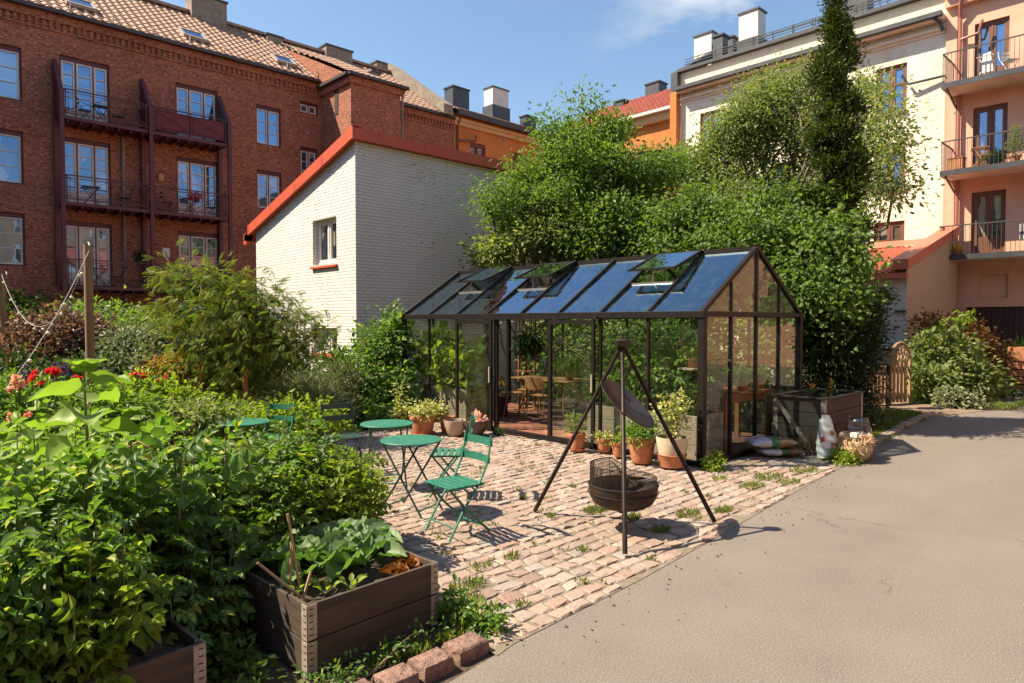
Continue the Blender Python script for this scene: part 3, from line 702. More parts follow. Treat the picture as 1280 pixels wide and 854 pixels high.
def tileroof(P0, U, W, L, S, m, parent, off, name='roof', pu=.30, ps=.42, amp=.024, sub=6, rise=.025):
    P0 = np.array(P0, float); U = unit(np.array(U, float)); W = unit(np.array(W, float)); N = np.cross(U, W)
    if N[2] < 0: N = -N
    nu = max(2, int(round(L / pu))) * sub + 1; us = np.linspace(0, L, nu); ns_ = max(1, int(round(S / ps)))
    ss = []; hh = []
    for k in range(ns_): ss += [S * k / ns_, S * (k + 1) / ns_ - .001]; hh += [rise, 0]
    ss = np.array(ss); hh = np.array(hh)
    ph = us / pu * 2 * PI; prof = amp * (np.sin(ph) + .35 * np.sin(2 * ph))
    rj = np.random.default_rng(2)
    G = P0 + us[:, None, None] * U + ss[None, :, None] * W + (prof[:, None] + hh[None, :] + rj.normal(size=(nu, len(ss))) * .003)[:, :, None] * N
    G = G - np.array(off, float); ns2 = len(ss); I = np.arange(nu * ns2).reshape(nu, ns2)
    Q = np.stack([I[:-1, :-1], I[1:, :-1], I[1:, 1:], I[:-1, 1:]], -1).reshape(-1, 4)
    return npobj(name, G.reshape(-1, 3), Q.ravel(), np.arange(len(Q)) * 4, m, parent)

def chimney(parent, off, x0, x1, y0, y1, z0, z1, m, cap='darkmetal', pots=0, base=None):
    mb = MB(off); mb.box(x0, x1, y0, y1, z0, z1); 
    c = mb.build('chimney', M[m], parent)
    k = MB(off); k.box(x0 - .06, x1 + .06, y0 - .06, y1 + .06, z1 + .003, z1 + .09)
    for i in range(pots):
        xx = x0 + (x1 - x0) * (.7 + .25 * i); k.box(xx - .13, xx + .13, (y0 + y1) / 2 - .13, (y0 + y1) / 2 + .13, z1 + .09, z1 + .3); k.box(xx - .17, xx + .17, (y0 + y1) / 2 - .17, (y0 + y1) / 2 + .17, z1 + .3, z1 + .34)
    k.build('chimney_cap', M[cap], c)
    if base:
        q = MB(off); q.box(x0 - .08, x1 + .08, y0 - .08, y1 + .08, z0, z0 + base); q.build('flashing', M['darkmetal'], c)
    return c

# ================================================================== red brick apartment block (faces -y at y = 30.6)
YB = 30.6; off = Vector((9, YB, 0))
bb = thing('apartment_building', 'long red brick apartment block with brown tiled roof and maroon steel balconies', 'building', off)
ZE = 13.45
wins = []
# (a0, a1, z0, z1)
L1 = [(9.9, 11.95), (6.85, 8.9), (3.85, 5.9), (.95, 2.75)]
for a0, a1 in ((-4.6, -3.0), (-1.6, 0.0), (2.45, 4.28)):
    for z0, z1 in L1: wins.append((a0, a1, z0 + .1, z1, 'w2'))
for i, (z0, z1) in enumerate([(9.5, 12.05), (6.4, 8.98), (3.28, 5.78), (.3, 2.85)]): wins.append((5.45, 7.12, z0, z1, 'door'))
for i, (z0, z1) in enumerate([(9.5, 12.0), (6.4, 8.9), (3.28, 5.76), (.3, 2.85)]): wins.append((9.58, 11.3, z0, z1, 'door'))
for z0, z1 in ((10.05, 11.85), (7.1, 8.88), (4.1, 5.85), (1.2, 2.75)): wins.append((13.02, 14.2, z0, z1, 'w2'))
wins += [(15.15, 16.1, 11.92, 12.48, 'w1'), (15.15, 16.05, 8.65, 10.3, 'w2'), (15.15, 16.05, 5.6, 7.3, 'w2')]
wall('y', YB, -14, 24.5, 0, ZE, wins, M['brick'], bb, off, depth=10, name='wall')
wall('y', YB - 2.85, 16.24, 18.95, 0, 13.15, [], M['brick'], bb, off, depth=2.9, name='stair_tower_wall')
for k, wdw in enumerate(wins):
    a0, a1, z0, z1, kd = wdw
    if kd == 'door':
        window(bb, 'y', YB, a0, a1, z0, z1, off, rows=4, widths=[1, 1.25, 1], head=.10, glass='winglass' if z0 > 9 else 'winglassdark', panel=.5, name='balcony_door', mw=.035, sw=.06)
    elif kd == 'w1': window(bb, 'y', YB, a0, a1, z0, z1, off, rows=1, sw=.06, head=.05, glass='winglassdark')
    else: window(bb, 'y', YB, a0, a1, z0, z1, off, rows=3, head=.10, glass='winglass' if z0 > 9 else 'winglassdark', mw=.03)
# hidden-by-shed wing window and stair slit
mbw = MB(off); mbw.box(16.21, 16.236, 28.9, 29.2, 11.7, 12.9); mbw.build('stair_slit', M['slot'], bb)
window(bb, 'y', YB + .0 - .16, 21.3, 22.75, 10.2, 11.72, off, rows=3, rec=.0, head=.08)
# brick cornice: corbelled courses and gutter
mb = MB(off)
for a0, a1, yy, ze in ((-14, 16.24, YB, ZE), (18.95, 24.5, YB, ZE)):
    mb.box(a0, a1, yy - .06, yy + .01, ze - .62, ze - .54); mb.box(a0, a1, yy - .12, yy + .01, ze - .28, ze + .0)
    x = a0
    while x < a1: mb.box(x, x + .11, yy - .075, yy + .01, ze - .54, ze - .28); x += .22
mb.box(16.10, 19.07, YB - 2.97, YB - 2.84, 12.85, 13.15); mb.box(16.12, 16.25, YB - 2.84, YB - .12, 12.85, 13.15)
mb.build('cornice', M['brick'], bb)
mb = MB(off); mb.box(-14, 16.05, YB - .36, YB - .12, ZE, ZE + .14); mb.box(19.1, 24.4, YB - .36, YB - .12, ZE, ZE + .14)
mb.box(16.0, 19.25, YB - 3.2, YB - 2.97, 13.15, 13.28); mb.box(15.9, 16.1, YB - 2.97, YB - .2, 13.15, 13.28); mb.box(19.1, 19.25, YB - 2.97, YB - .2, 13.15, 13.28)
mb.build('gutter', M['gutter'], bb)
mb = MB(off); mb.tube([(19.15, YB - 2.95, 13.2), (19.1, YB - 2.8, 12.8), (19.08, YB - 2.7, 0)], .055, 8); mb.build('drainpipe', M['conc'], bb); MB(off).tube([(7.55, YB - .08, 9.4), (7.55, YB - .08, 0)], .06, 8).build('drainpipe', M['conc'], bb)
sl_ = unit(np.array([0, 5.0, 3.45])); SLL = math.hypot(5.3, 3.65)
r1 = tileroof((-14, YB - .32, ZE + .06), (1, 0, 0), sl_, 38.3, SLL, M['tile'], bb, off, pu=.34, ps=.46, amp=.03, rise=.035)
mb = MB(off); mb.box(-14, 24.3, 35.25, 35.55, 17.08, 17.22); mb.add([(-14, 35.4, 17.1), (24.3, 35.4, 17.1), (24.3, 41, 13.4), (-14, 41, 13.4)], [(0, 1, 2, 3)]); mb.build('ridge', M['tile'], r1)
tileroof((15.95, YB - 3.15, 13.25), (1, 0, 0), unit(np.array([0, 7.5, 3.55])), 3.3, 7.6, M['tile'], bb, off, name='stair_tower_roof')
mb = MB(off); mb.add([(16.1, YB - 3.0, 13.15), (16.1, 35.0, 13.15), (16.1, 35.0, 16.6)], [(0, 1, 2)]); mb.add([(19.1, YB - 3.0, 13.15), (19.1, 35.0, 13.15), (19.1, 35.0, 16.6)], [(0, 1, 2)]); mb.build('tower_gable', M['brick'], bb, fix=False)
# skylights on the roof slope
def on_slope(x, s): return Vector((x, YB - .32 + sl_[1] * s, ZE + .1 + sl_[2] * s))
NS = Vector((0, -sl_[2], sl_[1]))
for x in (5.9, 10.2, 14.4):
    mb = MB(off); g = MB(off); s0, s1 = 1.25, 2.15
    a, b_, c, d_ = on_slope(x, s0), on_slope(x + .95, s0), on_slope(x + .95, s1), on_slope(x, s1)
    for p, q in ((a, b_), (b_, c), (c, d_), (d_, a)): mb.bar(p + NS * .08, q + NS * .08, .09, .14, NS)
    f = mb.build('skylight', M['zinc'], r1); g.add([p + NS * .12 for p in (a, b_, c, d_)] + [p + NS * .10 for p in (a, b_, c, d_)], [(0, 1, 2, 3), (4, 5, 6, 7), (0, 1, 5, 4), (1, 2, 6, 5), (2, 3, 7, 6), (3, 0, 4, 7)])
    g.build('pane', M['winglass'], f)
mb = MB(off)
x = -13
while x < 16: 
    p = on_slope(x, .55); mb.bar(p, p + NS * .3, .03, .05); mb.bar(p + NS * .28, p - Vector(sl_) * .12 + NS * .02, .03, .03); x += 1.45
mb.build('snow_guard', M['zinc'], r1)
chimney(bb, off, 11.75, 13.45, 35.0, 35.9, 16.0, 17.95, 'conc', pots=1)
chimney(bb, off, 15.5, 16.35, 34.9, 35.6, 15.6, 17.0, 'conc')
chimney(bb, off, 18.95, 20.6, 35.0, 35.8, 15.9, 17.45, 'conc')
chimney(bb, off, 18.3, 18.75, 29.2, 29.9, 13.3, 14.25, 'conc'); chimney(bb, off, 23.0, 24.1, 36.2, 37.0, 16.4, 17.9, 'conc')
mb = MB(off); a, b_ = Vector((23.75, 30.1, 13.75)), Vector((23.75, 35.8, 17.55)); mb.prism([(23.4, 30.05, 13.5), (23.4, 35.6, 17.1), (23.4, 35.6, 17.75), (23.4, 30.05, 14.05)], (.65, 0, 0)); mb.build('fire_wall', M['conc'], bb)
# balconies
def balcony(x0, x1, zf, panel=False, nm=''):
    yf, yw = 29.42, YB - .004; mb = MB(off)
    mb.box(x0, x1, yf, yw, zf - .12, zf); 
    k = x0 + .2
    b = mb.build('balcony', M['maroon'], bb)
    s = MB(off); x = x0 + .1
    while x < x1 - .05: s.box(x, x + .06, yf + .08, yw - .03, zf - .2, zf - .122); x += .42
    s.build('joist', M['maroon'], b)
    r = MB(off)
    for z in (zf + .12, zf + .98): r.bar((x0, yf + .03, z), (x1, yf + .03, z), .045, .04)
    r.bar((x0, yf + .03, zf + .88), (x1, yf + .03, zf + .88), .02, .02); r.bar((x0, yf + .03, zf + .2), (x1, yf + .03, zf + .2), .02, .02)
    n = 2
    for i in range(n + 1):
        x = x0 + .06 + (x1 - x0 - .12) * i / n; r.bar((x, yf + .03, zf), (x, yf + .03, zf + .98), .035, .035); r.bar((x + .09, yf + .03, zf + .1), (x + .09, yf + .03, zf + .9), .018, .018)
    for i in range(n):
        xa = x0 + .06 + (x1 - x0 - .12) * i / n; xb = x0 + .06 + (x1 - x0 - .12) * (i + 1) / n
        r.bar((xa, yf + .03, zf + .2), (xb, yf + .03, zf + .88), .018, .018); r.bar((xa, yf + .035, zf + .88), (xb, yf + .035, zf + .2), .018, .018)
    for x in (x0 + .05, x1 - .05):
        for z in (zf + .2, zf + .98): r.bar((x, yf + .03, z), (x, yw, z), .03, .03)
        q = .2
        while q < 1.1: r.bar((x, yf + q, zf), (x, yf + q, zf + .98), .015, .015); q += .2
    r.build('railing', M['maroon'], b)
    if panel:
        p = MB(off); p.box(x0 + .15, x1 - .1, yf + .075, yf + .095, zf + .16, zf + .9); p.build('privacy_panel', mat('maroon_panel', (.15, .018, .022), (.12, .015, .02), rough=.6), b)
    return b
XC = (5.28, 8.27, 11.34)
for (x0, x1) in ((XC[0], XC[1]), (XC[1], XC[2])):
    for i, zf in enumerate((9.48, 6.34, 3.24)): balcony(x0 + .08, x1 - .08, zf, panel=(i == 0 and x0 > 7))
for x in XC:
    MB(off).box(x - .07, x + .07, 29.34, 29.48, 0, 10.35).bar((x, 29.41, 10.3), (x, YB - .05, 11.75), .14, .14).build('balcony_post', M['maroon'], bb)
    MB(off).box(x - .07, x + .07, YB - .16, YB - .01, 3.3, 11.6).build('wall_post', M['maroon'], bb)
for x in XC:
    MB(off).box(x - .02, x + .02, 29.6, YB - .17, 9.49, 10.28).build('side_screen', M['maroon'], bb)
    MB(off).prism([(x - .02, 29.6, 10.28), (x - .02, YB - .17, 10.28), (x - .02, YB - .17, 11.4)], (.04, 0, 0)).build('side_screen', M['maroon'], bb)
# small wall lamp and a notice on the wall
mb = MB(off); mb.box(8.85, 9.05, YB - .1, YB - .01, 7.75, 8.05); mb.build('wall_lamp', M['f_yellow'] if False else M['ply'], bb)
mb = MB(off); mb.box(8.98, 9.24, YB - .05, YB - .006, 4.6, 5.0); mb.build('wall_plaque', M['sash'], bb)

# ================================================================== orange house beyond the brick block
off = Vector((29, YB, 0))
ob = thing('orange_house', 'orange rendered house with dark arched window beyond the brick block', 'building', off)
ws = [(25.75, 26.95, 10.8, 12.45), (29.2, 30.4, 10.8, 12.45), (25.75, 26.95, 7.4, 9.2), (29.2, 30.4, 7.4, 9.2)]
wall('y', YB, 24.52, 36, 0, 13.9, ws, M['orange'], ob, off, depth=10)
for q in ws: window(ob, 'y', YB, *q, off, rows=2, frame='brownwood', sash='brownwood', glass='winglassdark', head=.1)
mb = MB(off); mb.box(24.52, 36, YB - .14, YB - .005, 13.2, 13.6); mb.box(24.52, 36, YB - .22, YB - .14, 13.45, 13.6); mb.build('cornice', mat('ochre_trim', (.55, .32, .14), rough=.8), ob)
mb = MB(off); mb.box(24.52, 36, YB - .45, YB - .2, 13.72, 14.05); mb.build('gutter', M['gutter'], ob)
tileroof((24.3, YB - .4, 13.98), (1, 0, 0), unit(np.array([0, 5.0, 2.1])), 12, 5.4, mat('rust_roof_tile', (.20, .085, .06), (.13, .06, .045), rough=.8), ob, off)
mb = MB(off); mb.box(24.2, 36, 35.3, 41, 13.9, 16.0); mb.build('roof_core', M['tile_dark'], ob)
mb = MB(off); mb.tube([(24.9, YB - .3, 13.8), (24.75, YB - .1, 13.2), (24.75, YB - .1, 0)], .06, 8); mb.tube([(24.75, YB - .15, 12.3), (25.9, YB - .3, 12.45), (25.95, YB - .3, 12.8)], .06, 8); mb.build('drainpipe', M['brownwood'], ob)
mb = MB(off); mb.box(28.35, 28.6, YB - .04, YB - .004, 12.95, 13.2); mb.build('vent_grille', M['conc'], ob)
chimney(ob, off, 28.0, 29.4, 35.0, 35.9, 15.9, 17.3, 'darkmetal'); chimney(ob, off, 31.5, 33.0, 35.0, 35.9, 16.0, 18.1, 'whiterender', base=.9); chimney(ob, off, 34.3, 35.3, 34.5, 35.2, 15.4, 16.6, 'darkmetal')

# ================================================================== right side: orange house, cream house, salmon house (face -x)
off = Vector((33.6, 24, 0))
oc = thing('orange_house', 'orange rendered house with red tiled roof behind the trees in the far corner', 'building', off)
ws = [(23.2, 24.3, 10.2, 12.0), (26.5, 27.6, 10.2, 12.0), (29.2, 30.2, 10.2, 12.0), (23.2, 24.3, 7, 8.8), (26.5, 27.6, 7, 8.8)]
wall('x', 33.6, 18.0, 30.55, 0, 14.1, ws, M['orange'], oc, off, depth=8)
for q in ws: window(oc, 'x', 33.6, *q, off, rows=2, frame='brownwood', sash='sash', glass='winglassdark')
mb = MB(off); mb.box(33.3, 33.595, 18, 30.5, 13.5, 13.95); mb.build('cornice', M['conc'] if False else mat('buff_trim', (.58, .36, .18), rough=.8), oc)
mb = MB(off); mb.box(33.0, 33.28, 18, 30.5, 13.96, 14.12); mb.build('gutter', M['sash'], oc)
r1 = tileroof((33.05, 17.9, 14.12), (0, 1, 0), unit(np.array([4.0, 0, 2.5])), 12.7, 4.9, M['tile_red'], oc, off)
mb = MB(off); mb.box(37.2, 41, 18, 30.5, 14.1, 16.6); mb.build('roof_core', M['tile_dark'], oc)
chimney(oc, off, 37.0, 37.9, 25.2, 26.25, 16.2, 17.3, 'darkmetal'); chimney(oc, off, 36.2, 36.8, 27.4, 28.1, 15.6, 16.45, 'darkmetal')
mb = MB(off); 
for y_ in (19.5, 21.8): mb.bar((34.2, y_, 14.95), (35.4, y_, 15.7), .7, .1, (-.53, 0, .85))
mb.build('skylight', M['zinc'], r1)

XR = 28.0; off = Vector((XR, 12, 0))
cb = thing('cream_house', 'cream rendered house with brown casement windows and black tiled roof', 'building', off)
ws = []
for y0, y1 in ((8.22, 9.28), (12.3, 13.35), (15.8, 16.8)):
    ws += [(y0, y1, 9.7, 11.5), (y0, y1, 6.85, 8.62), (y0, y1, 3.9, 5.68)]
wall('x', XR, 6.97, 17.85, 0, 12.72, ws, M['stucco'], cb, off, depth=9)
for q in ws: window(cb, 'x', XR, *q, off, rows=1, frame='brownwood', sash='brownwood', fw=.09, sw=.08, glass='winglass' if q[2] > 9 else 'winglassdark', rec=.10)
mb = MB(off)
for y0, y1, z0, z1 in ws: mb.box(XR - .08, XR + .1, y0 - .05, y1 + .05, z0 - .07, z0 - .004)
mb.build('window_sill', M['brownwood'], cb)
mb = MB(off)
for y0, y1, z0, z1 in ws:
    zz_ = z0 + (z1 - z0) * .58; mb.box(XR + .08, XR + .14, y0 + .1, (y0 + y1) / 2 - .05, zz_, zz_ + .08); mb.box(XR + .08, XR + .14, (y0 + y1) / 2 + .05, y1 - .1, zz_, zz_ + .08)
mb.build('transom', M['brownwood'], cb)
mb = MB(off); mb.box(XR - .07, XR - .004, 7, 17.85, 12.2, 12.3); mb.box(XR - .18, XR - .004, 7, 17.85, 12.3, 12.38); mb.box(XR - .42, XR - .004, 7, 17.85, 12.6, 12.715); mb.build('cornice', M['stucco'], cb)
mb = MB(off); mb.box(XR - .6, XR - .43, 7, 17.85, 12.66, 12.82); mb.box(XR - .22, XR - .02, 7, 17.9, 13.62, 13.76); mb.build('gutter', M['darkmetal'], cb)
mb = MB(off); mb.box(XR - .5, XR + .3, 7, 17.85, 12.725, 12.80); mb.box(XR + .0, XR + 9, 6.99, 17.85, 12.81, 13.60); mb.build('attic_wall', mat('cream_fascia', (.66, .58, .46), (.6, .52, .41), rough=.8), cb)
r1 = tileroof((XR - .2, 6.95, 13.68), (0, 1, 0), unit(np.array([4.0, 0, 1.75])), 10.95, 4.7, M['tile_dark'], cb, off, pu=.22, ps=.3)
mb = MB(off); mb.box(XR + 4.0, XR + 9, 7, 17.85, 13.6, 15.5); mb.build('roof_core', M['tile_dark'], cb)
mb = MB(off); y_ = 7.2
while y_ < 17.8:
    mb.bar((XR + .3, y_, 13.9), (XR + .25, y_, 14.32), .03, .03); mb.bar((XR + 2.2, y_, 14.75), (XR + 2.15, y_, 15.1), .03, .03); y_ += .9
for q in (14.08, 14.18, 14.3): mb.bar((XR + .27, 7.1, q), (XR + .27, 17.8, q), .03, .03)
mb.bar((XR + 2.17, 7.1, 15.05), (XR + 2.17, 17.8, 15.05), .03, .03)
mb.build('snow_guard', M['darkmetal'], r1)
mb = MB(off); mb.prism([(XR - .3, 17.85, 12.7), (XR + 4.2, 17.85, 15.9), (XR + 4.2, 17.85, 16.2), (XR - .3, 17.85, 13.6)], (0, .35, 0)); mb.build('verge', M['darkmetal'], cb)
chimney(cb, off, 31.6, 32.4, 18.35, 19.35, 14.6, 16.75, 'whiterender'); chimney(cb, off, 31.6, 32.4, 15.85, 16.85, 14.9, 17.1, 'whiterender', base=.9)
chimney(cb, off, 31.5, 32.4, 17.1, 18.1, 15.0, 16.1, 'darkmetal'); chimney(cb, off, 29.6, 30.1, 16.6, 17.1, 14.4, 15.5, 'darkmetal'); chimney(cb, off, 31.5, 32.3, 10.85, 11.75, 14.9, 16.35, 'darkmetal')
mb = MB(off); mb.box(XR - .35, XR - .01, 17.86, 18.2, 0, 12.7); mb.build('corner_pier', M['orange'], cb)
mb = MB(off); mb.tube([(XR - .5, 7.3, 12.7), (XR - .3, 7.1, 12.5), (XR - .25, 7.02, 12.2)], .06, 8); mb.build('drainpipe', M['darkmetal'], cb); mb = MB(off); mb.tube([(XR - .12, 6.98, 10.65), (XR - .25, 8.1, 10.6), (XR - .3, 8.3, 10.95)], .05, 8); mb.build('drainpipe', M['darkmetal'], cb)

off = Vector((XR, 2, 0))
pb = thing('salmon_house', 'salmon pink rendered house with brown balcony doors and dark garage opening', 'building', off)
ws = []
for y0, y1 in ((5.13, 6.12), (1.6, 2.6), (-2.4, -1.4)):
    ws += [(y0, y1, 10.02, 12.2), (y0, y1, 7.1, 9.32), (y0, y1, 4.22, 6.4)]
ws2 = [(1.4, 6.22, 0, 2.42), (5.02, 5.84, 2.72, 3.52)]
wall('x', XR - .02, -14, 6.965, 0, 13.4, ws + ws2, M['pink'], pb, off, depth=9, thick=.3)
for q in ws:
    window(pb, 'x', XR - .02, *q, off, rows=1, frame='brownwood', sash='brownwood', fw=.08, sw=.08, glass='winglass' if q[2] > 9 else 'winglassdark', rec=.12, panel=.55, name='balcony_door')
mb = MB(off); mb.box(XR + .05, XR + .12, 5.03, 5.83, 2.73, 3.51); mb.build('niche', M['pink'], pb)
mb = MB(off); mb.box(XR + .12, XR + .2, 1.4, 6.22, 0, 2.42)
y_ = 1.5
while y_ < 6.2: mb.box(XR + .10, XR + .12, y_, y_ + .14, 0, 2.4); y_ += .16
mb.build('garage_door', M['garagedoor'], pb)
mb = MB(off); mb.box(XR - .3, XR - .03, -14, 6.96, 12.95, 13.3); mb.box(XR - .5, XR - .03, -14, 6.96, 13.3, 13.45); mb.box(XR - .10, XR - .023, 6.62, 6.965, 0, 12.95); mb.build('cornice', M['pink'], pb)
mb = MB(off); mb.tube([(XR - .45, 6.4, 13.4), (XR - .3, 6.5, 12.9), (XR - .16, 6.52, 12.5), (XR - .16, 6.52, 0)], .06, 8); mb.tube([(XR - .17, 6.5, 11.75), (XR - .25, 5.95, 11.8), (XR - .28, 5.85, 12.2)], .05, 8); mb.build('drainpipe', mat('salmon_pipe', (.34, .13, .09), rough=.5), pb)
mb = MB(off); mb.box(XR - .6, XR + 9, -14, 6.96, 13.46, 13.7); mb.build('roof', M['darkmetal'], pb)
for y0, y1 in ((3.0, 6.72), (-3.6, .6)):
    for zf in (9.98, 7.02, 4.15):
        x0 = XR - 1.35; mb = MB(off); mb.box(x0, XR - .024, y0, y1, zf - .14, zf - .03); bal = mb.build('balcony', mat('white_soffit', (.62, .55, .46), (.5, .42, .34), rough=.8, ns=2), pb)
        e = MB(off); e.box(x0 - .04, x0, y0 - .04, y1 + .04, zf - .16, zf + .02); e.box(x0, XR - .03, y1, y1 + .04, zf - .16, zf + .02); e.box(x0, XR - .03, y0 - .04, y0, zf - .16, zf + .02); e.box(x0, XR - .03, y0, y1, zf - .028, zf + .004); e.build('edge_beam', M['darkmetal'], bal)
        r = MB(off); zt = zf + 1.0
        r.bar((x0 - .02, y0, zt), (x0 - .02, y1, zt), .04, .04)
        for y_ in (y0, y1): r.bar((x0 - .02, y_, zt), (XR - .03, y_, zt), .04, .04)
        y_ = y0
        while y_ <= y1 + .01: r.bar((x0 - .02, y_, zf), (x0 - .02, y_, zt), .014, .014); y_ += .124
        x = x0
        while x < XR - .05: r.bar((x, y1, zf), (x, y1, zt), .014, .014); r.bar((x, y0, zf), (x, y0, zt), .014, .014); x += .124
        r.build('railing', M['gutter'], bal)
        k = MB(off); k.bar((x0 + .1, y1 - .1, zf - .17), (XR - .05, y1 - .1, zf - .55), .05, .06); k.build('bracket', M['gutter'], bal)

# ================================================================== white painted brick outbuilding
XS, YS = 8.37, 14.13; off = Vector((11, 16, 0))
sb_ = thing('outbuilding', 'tall white painted brick outbuilding with red metal verge and lean-to roof', 'building', off)
ztL = lambda a: 6.15 + (4.55 - 6.15) * (a - YS) / (19.77 - YS)
ws = [(15.03, 16.25, 3.36, 4.5), (15.03, 16.25, 1.13, 1.75)]
wall('x', XS, YS, 19.77, 0, ztL, ws, M['whitebrick'], sb_, off, depth=.6, thick=.22, name='wall', core=False)
wall('y', YS, XS, 17.5, 0, 6.15, [], M['whitebrick'], sb_, off, name='wall', core=False)
mb = MB(off); mb.add([(XS + .3, YS + .25, 0), (17.5, YS + .25, 0), (17.5, 19.7, 0), (XS + .3, 19.7, 0), (XS + .3, YS + .25, 5.9), (17.5, YS + .25, 5.9), (17.5, 19.7, 4.4), (XS + .3, 19.7, 4.4)], [(0, 1, 5, 4), (1, 2, 6, 5), (2, 3, 7, 6), (3, 0, 4, 7), (4, 5, 6, 7)]); mb.build('inner_wall', M['whitebrick'], sb_)
mb = MB(off); mb.add([(XS, 19.77, 0), (17.5, 19.77, 0), (17.5, 19.77, 4.44), (XS, 19.77, 4.54), (17.5, YS, 0), (17.5, YS, 6.15)], [(0, 1, 2, 3), (1, 4, 5, 2)]); mb.build('wall', M['whitebrick'], sb_, fix=False)
for q in ws:
    small = q[3] < 2
    f = window(sb_, 'x', XS, q[0], q[1], q[2], q[3], off, rows=1, frame='sash', sash='sash', glass='winglassdark', rec=.15, fw=.07, sw=.06)
    s = MB(off); s.prism([(XS - .07, q[0] - .05, q[2] - .05), (XS + .16, q[0] - .05, q[2] + .0), (XS + .16, q[0] - .05, q[2] - .06), (XS - .07, q[0] - .05, q[2] - .1)], (0, q[1] - q[0] + .1, 0)); s.build('sill', M['redmetal'], f)
# roof plate, verge flashing
mb = MB(off); a = Vector((XS - .12, YS - .1, 6.07)); dz = (4.45 - 6.05) / (19.77 - YS)
def rp(x, y, h): return (x, y, 6.06 + dz * (y - YS) + h)
mb.add([rp(XS - .1, YS - .1, .10), rp(17.6, YS - .1, .10), rp(17.6, 20.0, .10), rp(XS - .1, 20.0, .10), rp(XS - .1, YS - .1, .2), rp(17.6, YS - .1, .2), rp(17.6, 20.0, .2), rp(XS - .1, 20.0, .2)],
       [(0, 3, 2, 1), (4, 5, 6, 7), (0, 1, 5, 4), (1, 2, 6, 5), (2, 3, 7, 6), (3, 0, 4, 7)])
rf = mb.build('roof', M['redmetal'], sb_)
mb = MB(off)
mb.add([rp(XS - .16, YS - .16, .07), rp(XS - .16, 20.0, .07), rp(XS - .16, 20.0, .35), rp(XS - .16, YS - .16, .35), rp(XS - .10, YS - .10, .07), rp(XS - .10, 20, .07), rp(XS + .1, 20, .35), rp(XS + .1, YS - .16, .35)],
       [(0, 1, 2, 3), (3, 2, 6, 7), (0, 4, 5, 1), (1, 5, 6, 2)])
mb.box(XS - .155, 17.6, YS - .16, YS - .10, 6.15, 6.42); mb.box(XS - .155, 17.6, YS - .10, YS + .1, 6.38, 6.42)
x = XS + 1.9
while x < 17: mb.box(x, x + .02, YS - .168, YS - .16, 6.15, 6.425); x += 2.0
y_ = YS + 1.3
while y_ < 20: mb.add([rp(XS - .168, y_, .07), rp(XS - .168, y_ + .02, .07), rp(XS - .168, y_ + .02, .355), rp(XS - .168, y_, .355)], [(0, 1, 2, 3)]); y_ += 1.5
mb.box(XS - .2, XS - .02, 20.0, 20.2, 4.2, 4.52); mb.box(XS - .2, 17.6, 20.0, 20.15, 4.3, 4.5)
mb.build('verge_flashing', M['redmetal'], rf)

# ================================================================== small outbuilding by the salmon house
XO, YO = 22.22, 6.43; off = Vector((25, 8.5, 0))
so_ = thing('outbuilding', 'low white brick outbuilding, its shaded wall coloured tan, with red tiled lean-to roof', 'building', off)
zt = lambda a: 3.72 + (5.05 - 3.72) * (a - XO) / (XR - XO)
wall('y', YO, XO, XR - .35, 0, zt, [], M['shadedbrick'], so_, off, core=False)
wall('x', XO, YO, 11.5, 0, 3.26, [(6.9, 7.35, 1.3, 1.9)] if False else [], M['rightwhite'], so_, off, core=False)
mb = MB(off); mb.add([(XO, 11.5, 0), (XR - .3, 11.5, 0), (XR - .3, 11.5, 5), (XO, 11.5, 3.2)], [(0, 1, 2, 3)]); mb.build('wall', M['rightwhite'], so_, fix=False)
W_ = unit(np.array([5.7, 0, 1.55])); r1 = tileroof((XO - .1, YO + .35, 3.35), (0, 1, 0), W_, 4.7, 4.6, M['ltredmetal'], so_, off, pu=.2, ps=.24, amp=.02)
def rq(x, y, h): return (x, y, 3.35 + (x - XO + .1) * 1.55 / 5.7 + h)
mb = MB(off)
mb.add([rq(XO + 4.2, YO + .3, .05), rq(XR - .35, YO + .3, .05), rq(XR - .35, 11.5, .05), rq(XO + 4.2, 11.5, .05)], [(0, 1, 2, 3)])
mb.add([rq(XO - .2, YO - .08, .12), rq(XR - .35, YO - .08, .12), rq(XR - .35, YO - .08, .42), rq(XO - .2, YO - .08, .42), rq(XO - .2, YO + .4, .12), rq(XR - .35, YO + .4, .12), rq(XR - .35, YO + .4, .42), rq(XO - .2, YO + .4, .42)],
       [(0, 1, 2, 3), (4, 7, 6, 5), (3, 2, 6, 7), (0, 3, 7, 4), (0, 4, 5, 1)])
mb.box(XO - .3, XO - .02, YO - .06, 11.4, 3.18, 3.34)
mb.build('verge_flashing', M['ltredmetal'], r1)
mb = MB(off); mb.box(XO - .12, XO - .003, YO + .0, YO + .3, 2.2, 2.24); mb.build('cable_bracket', M['slot'], so_)

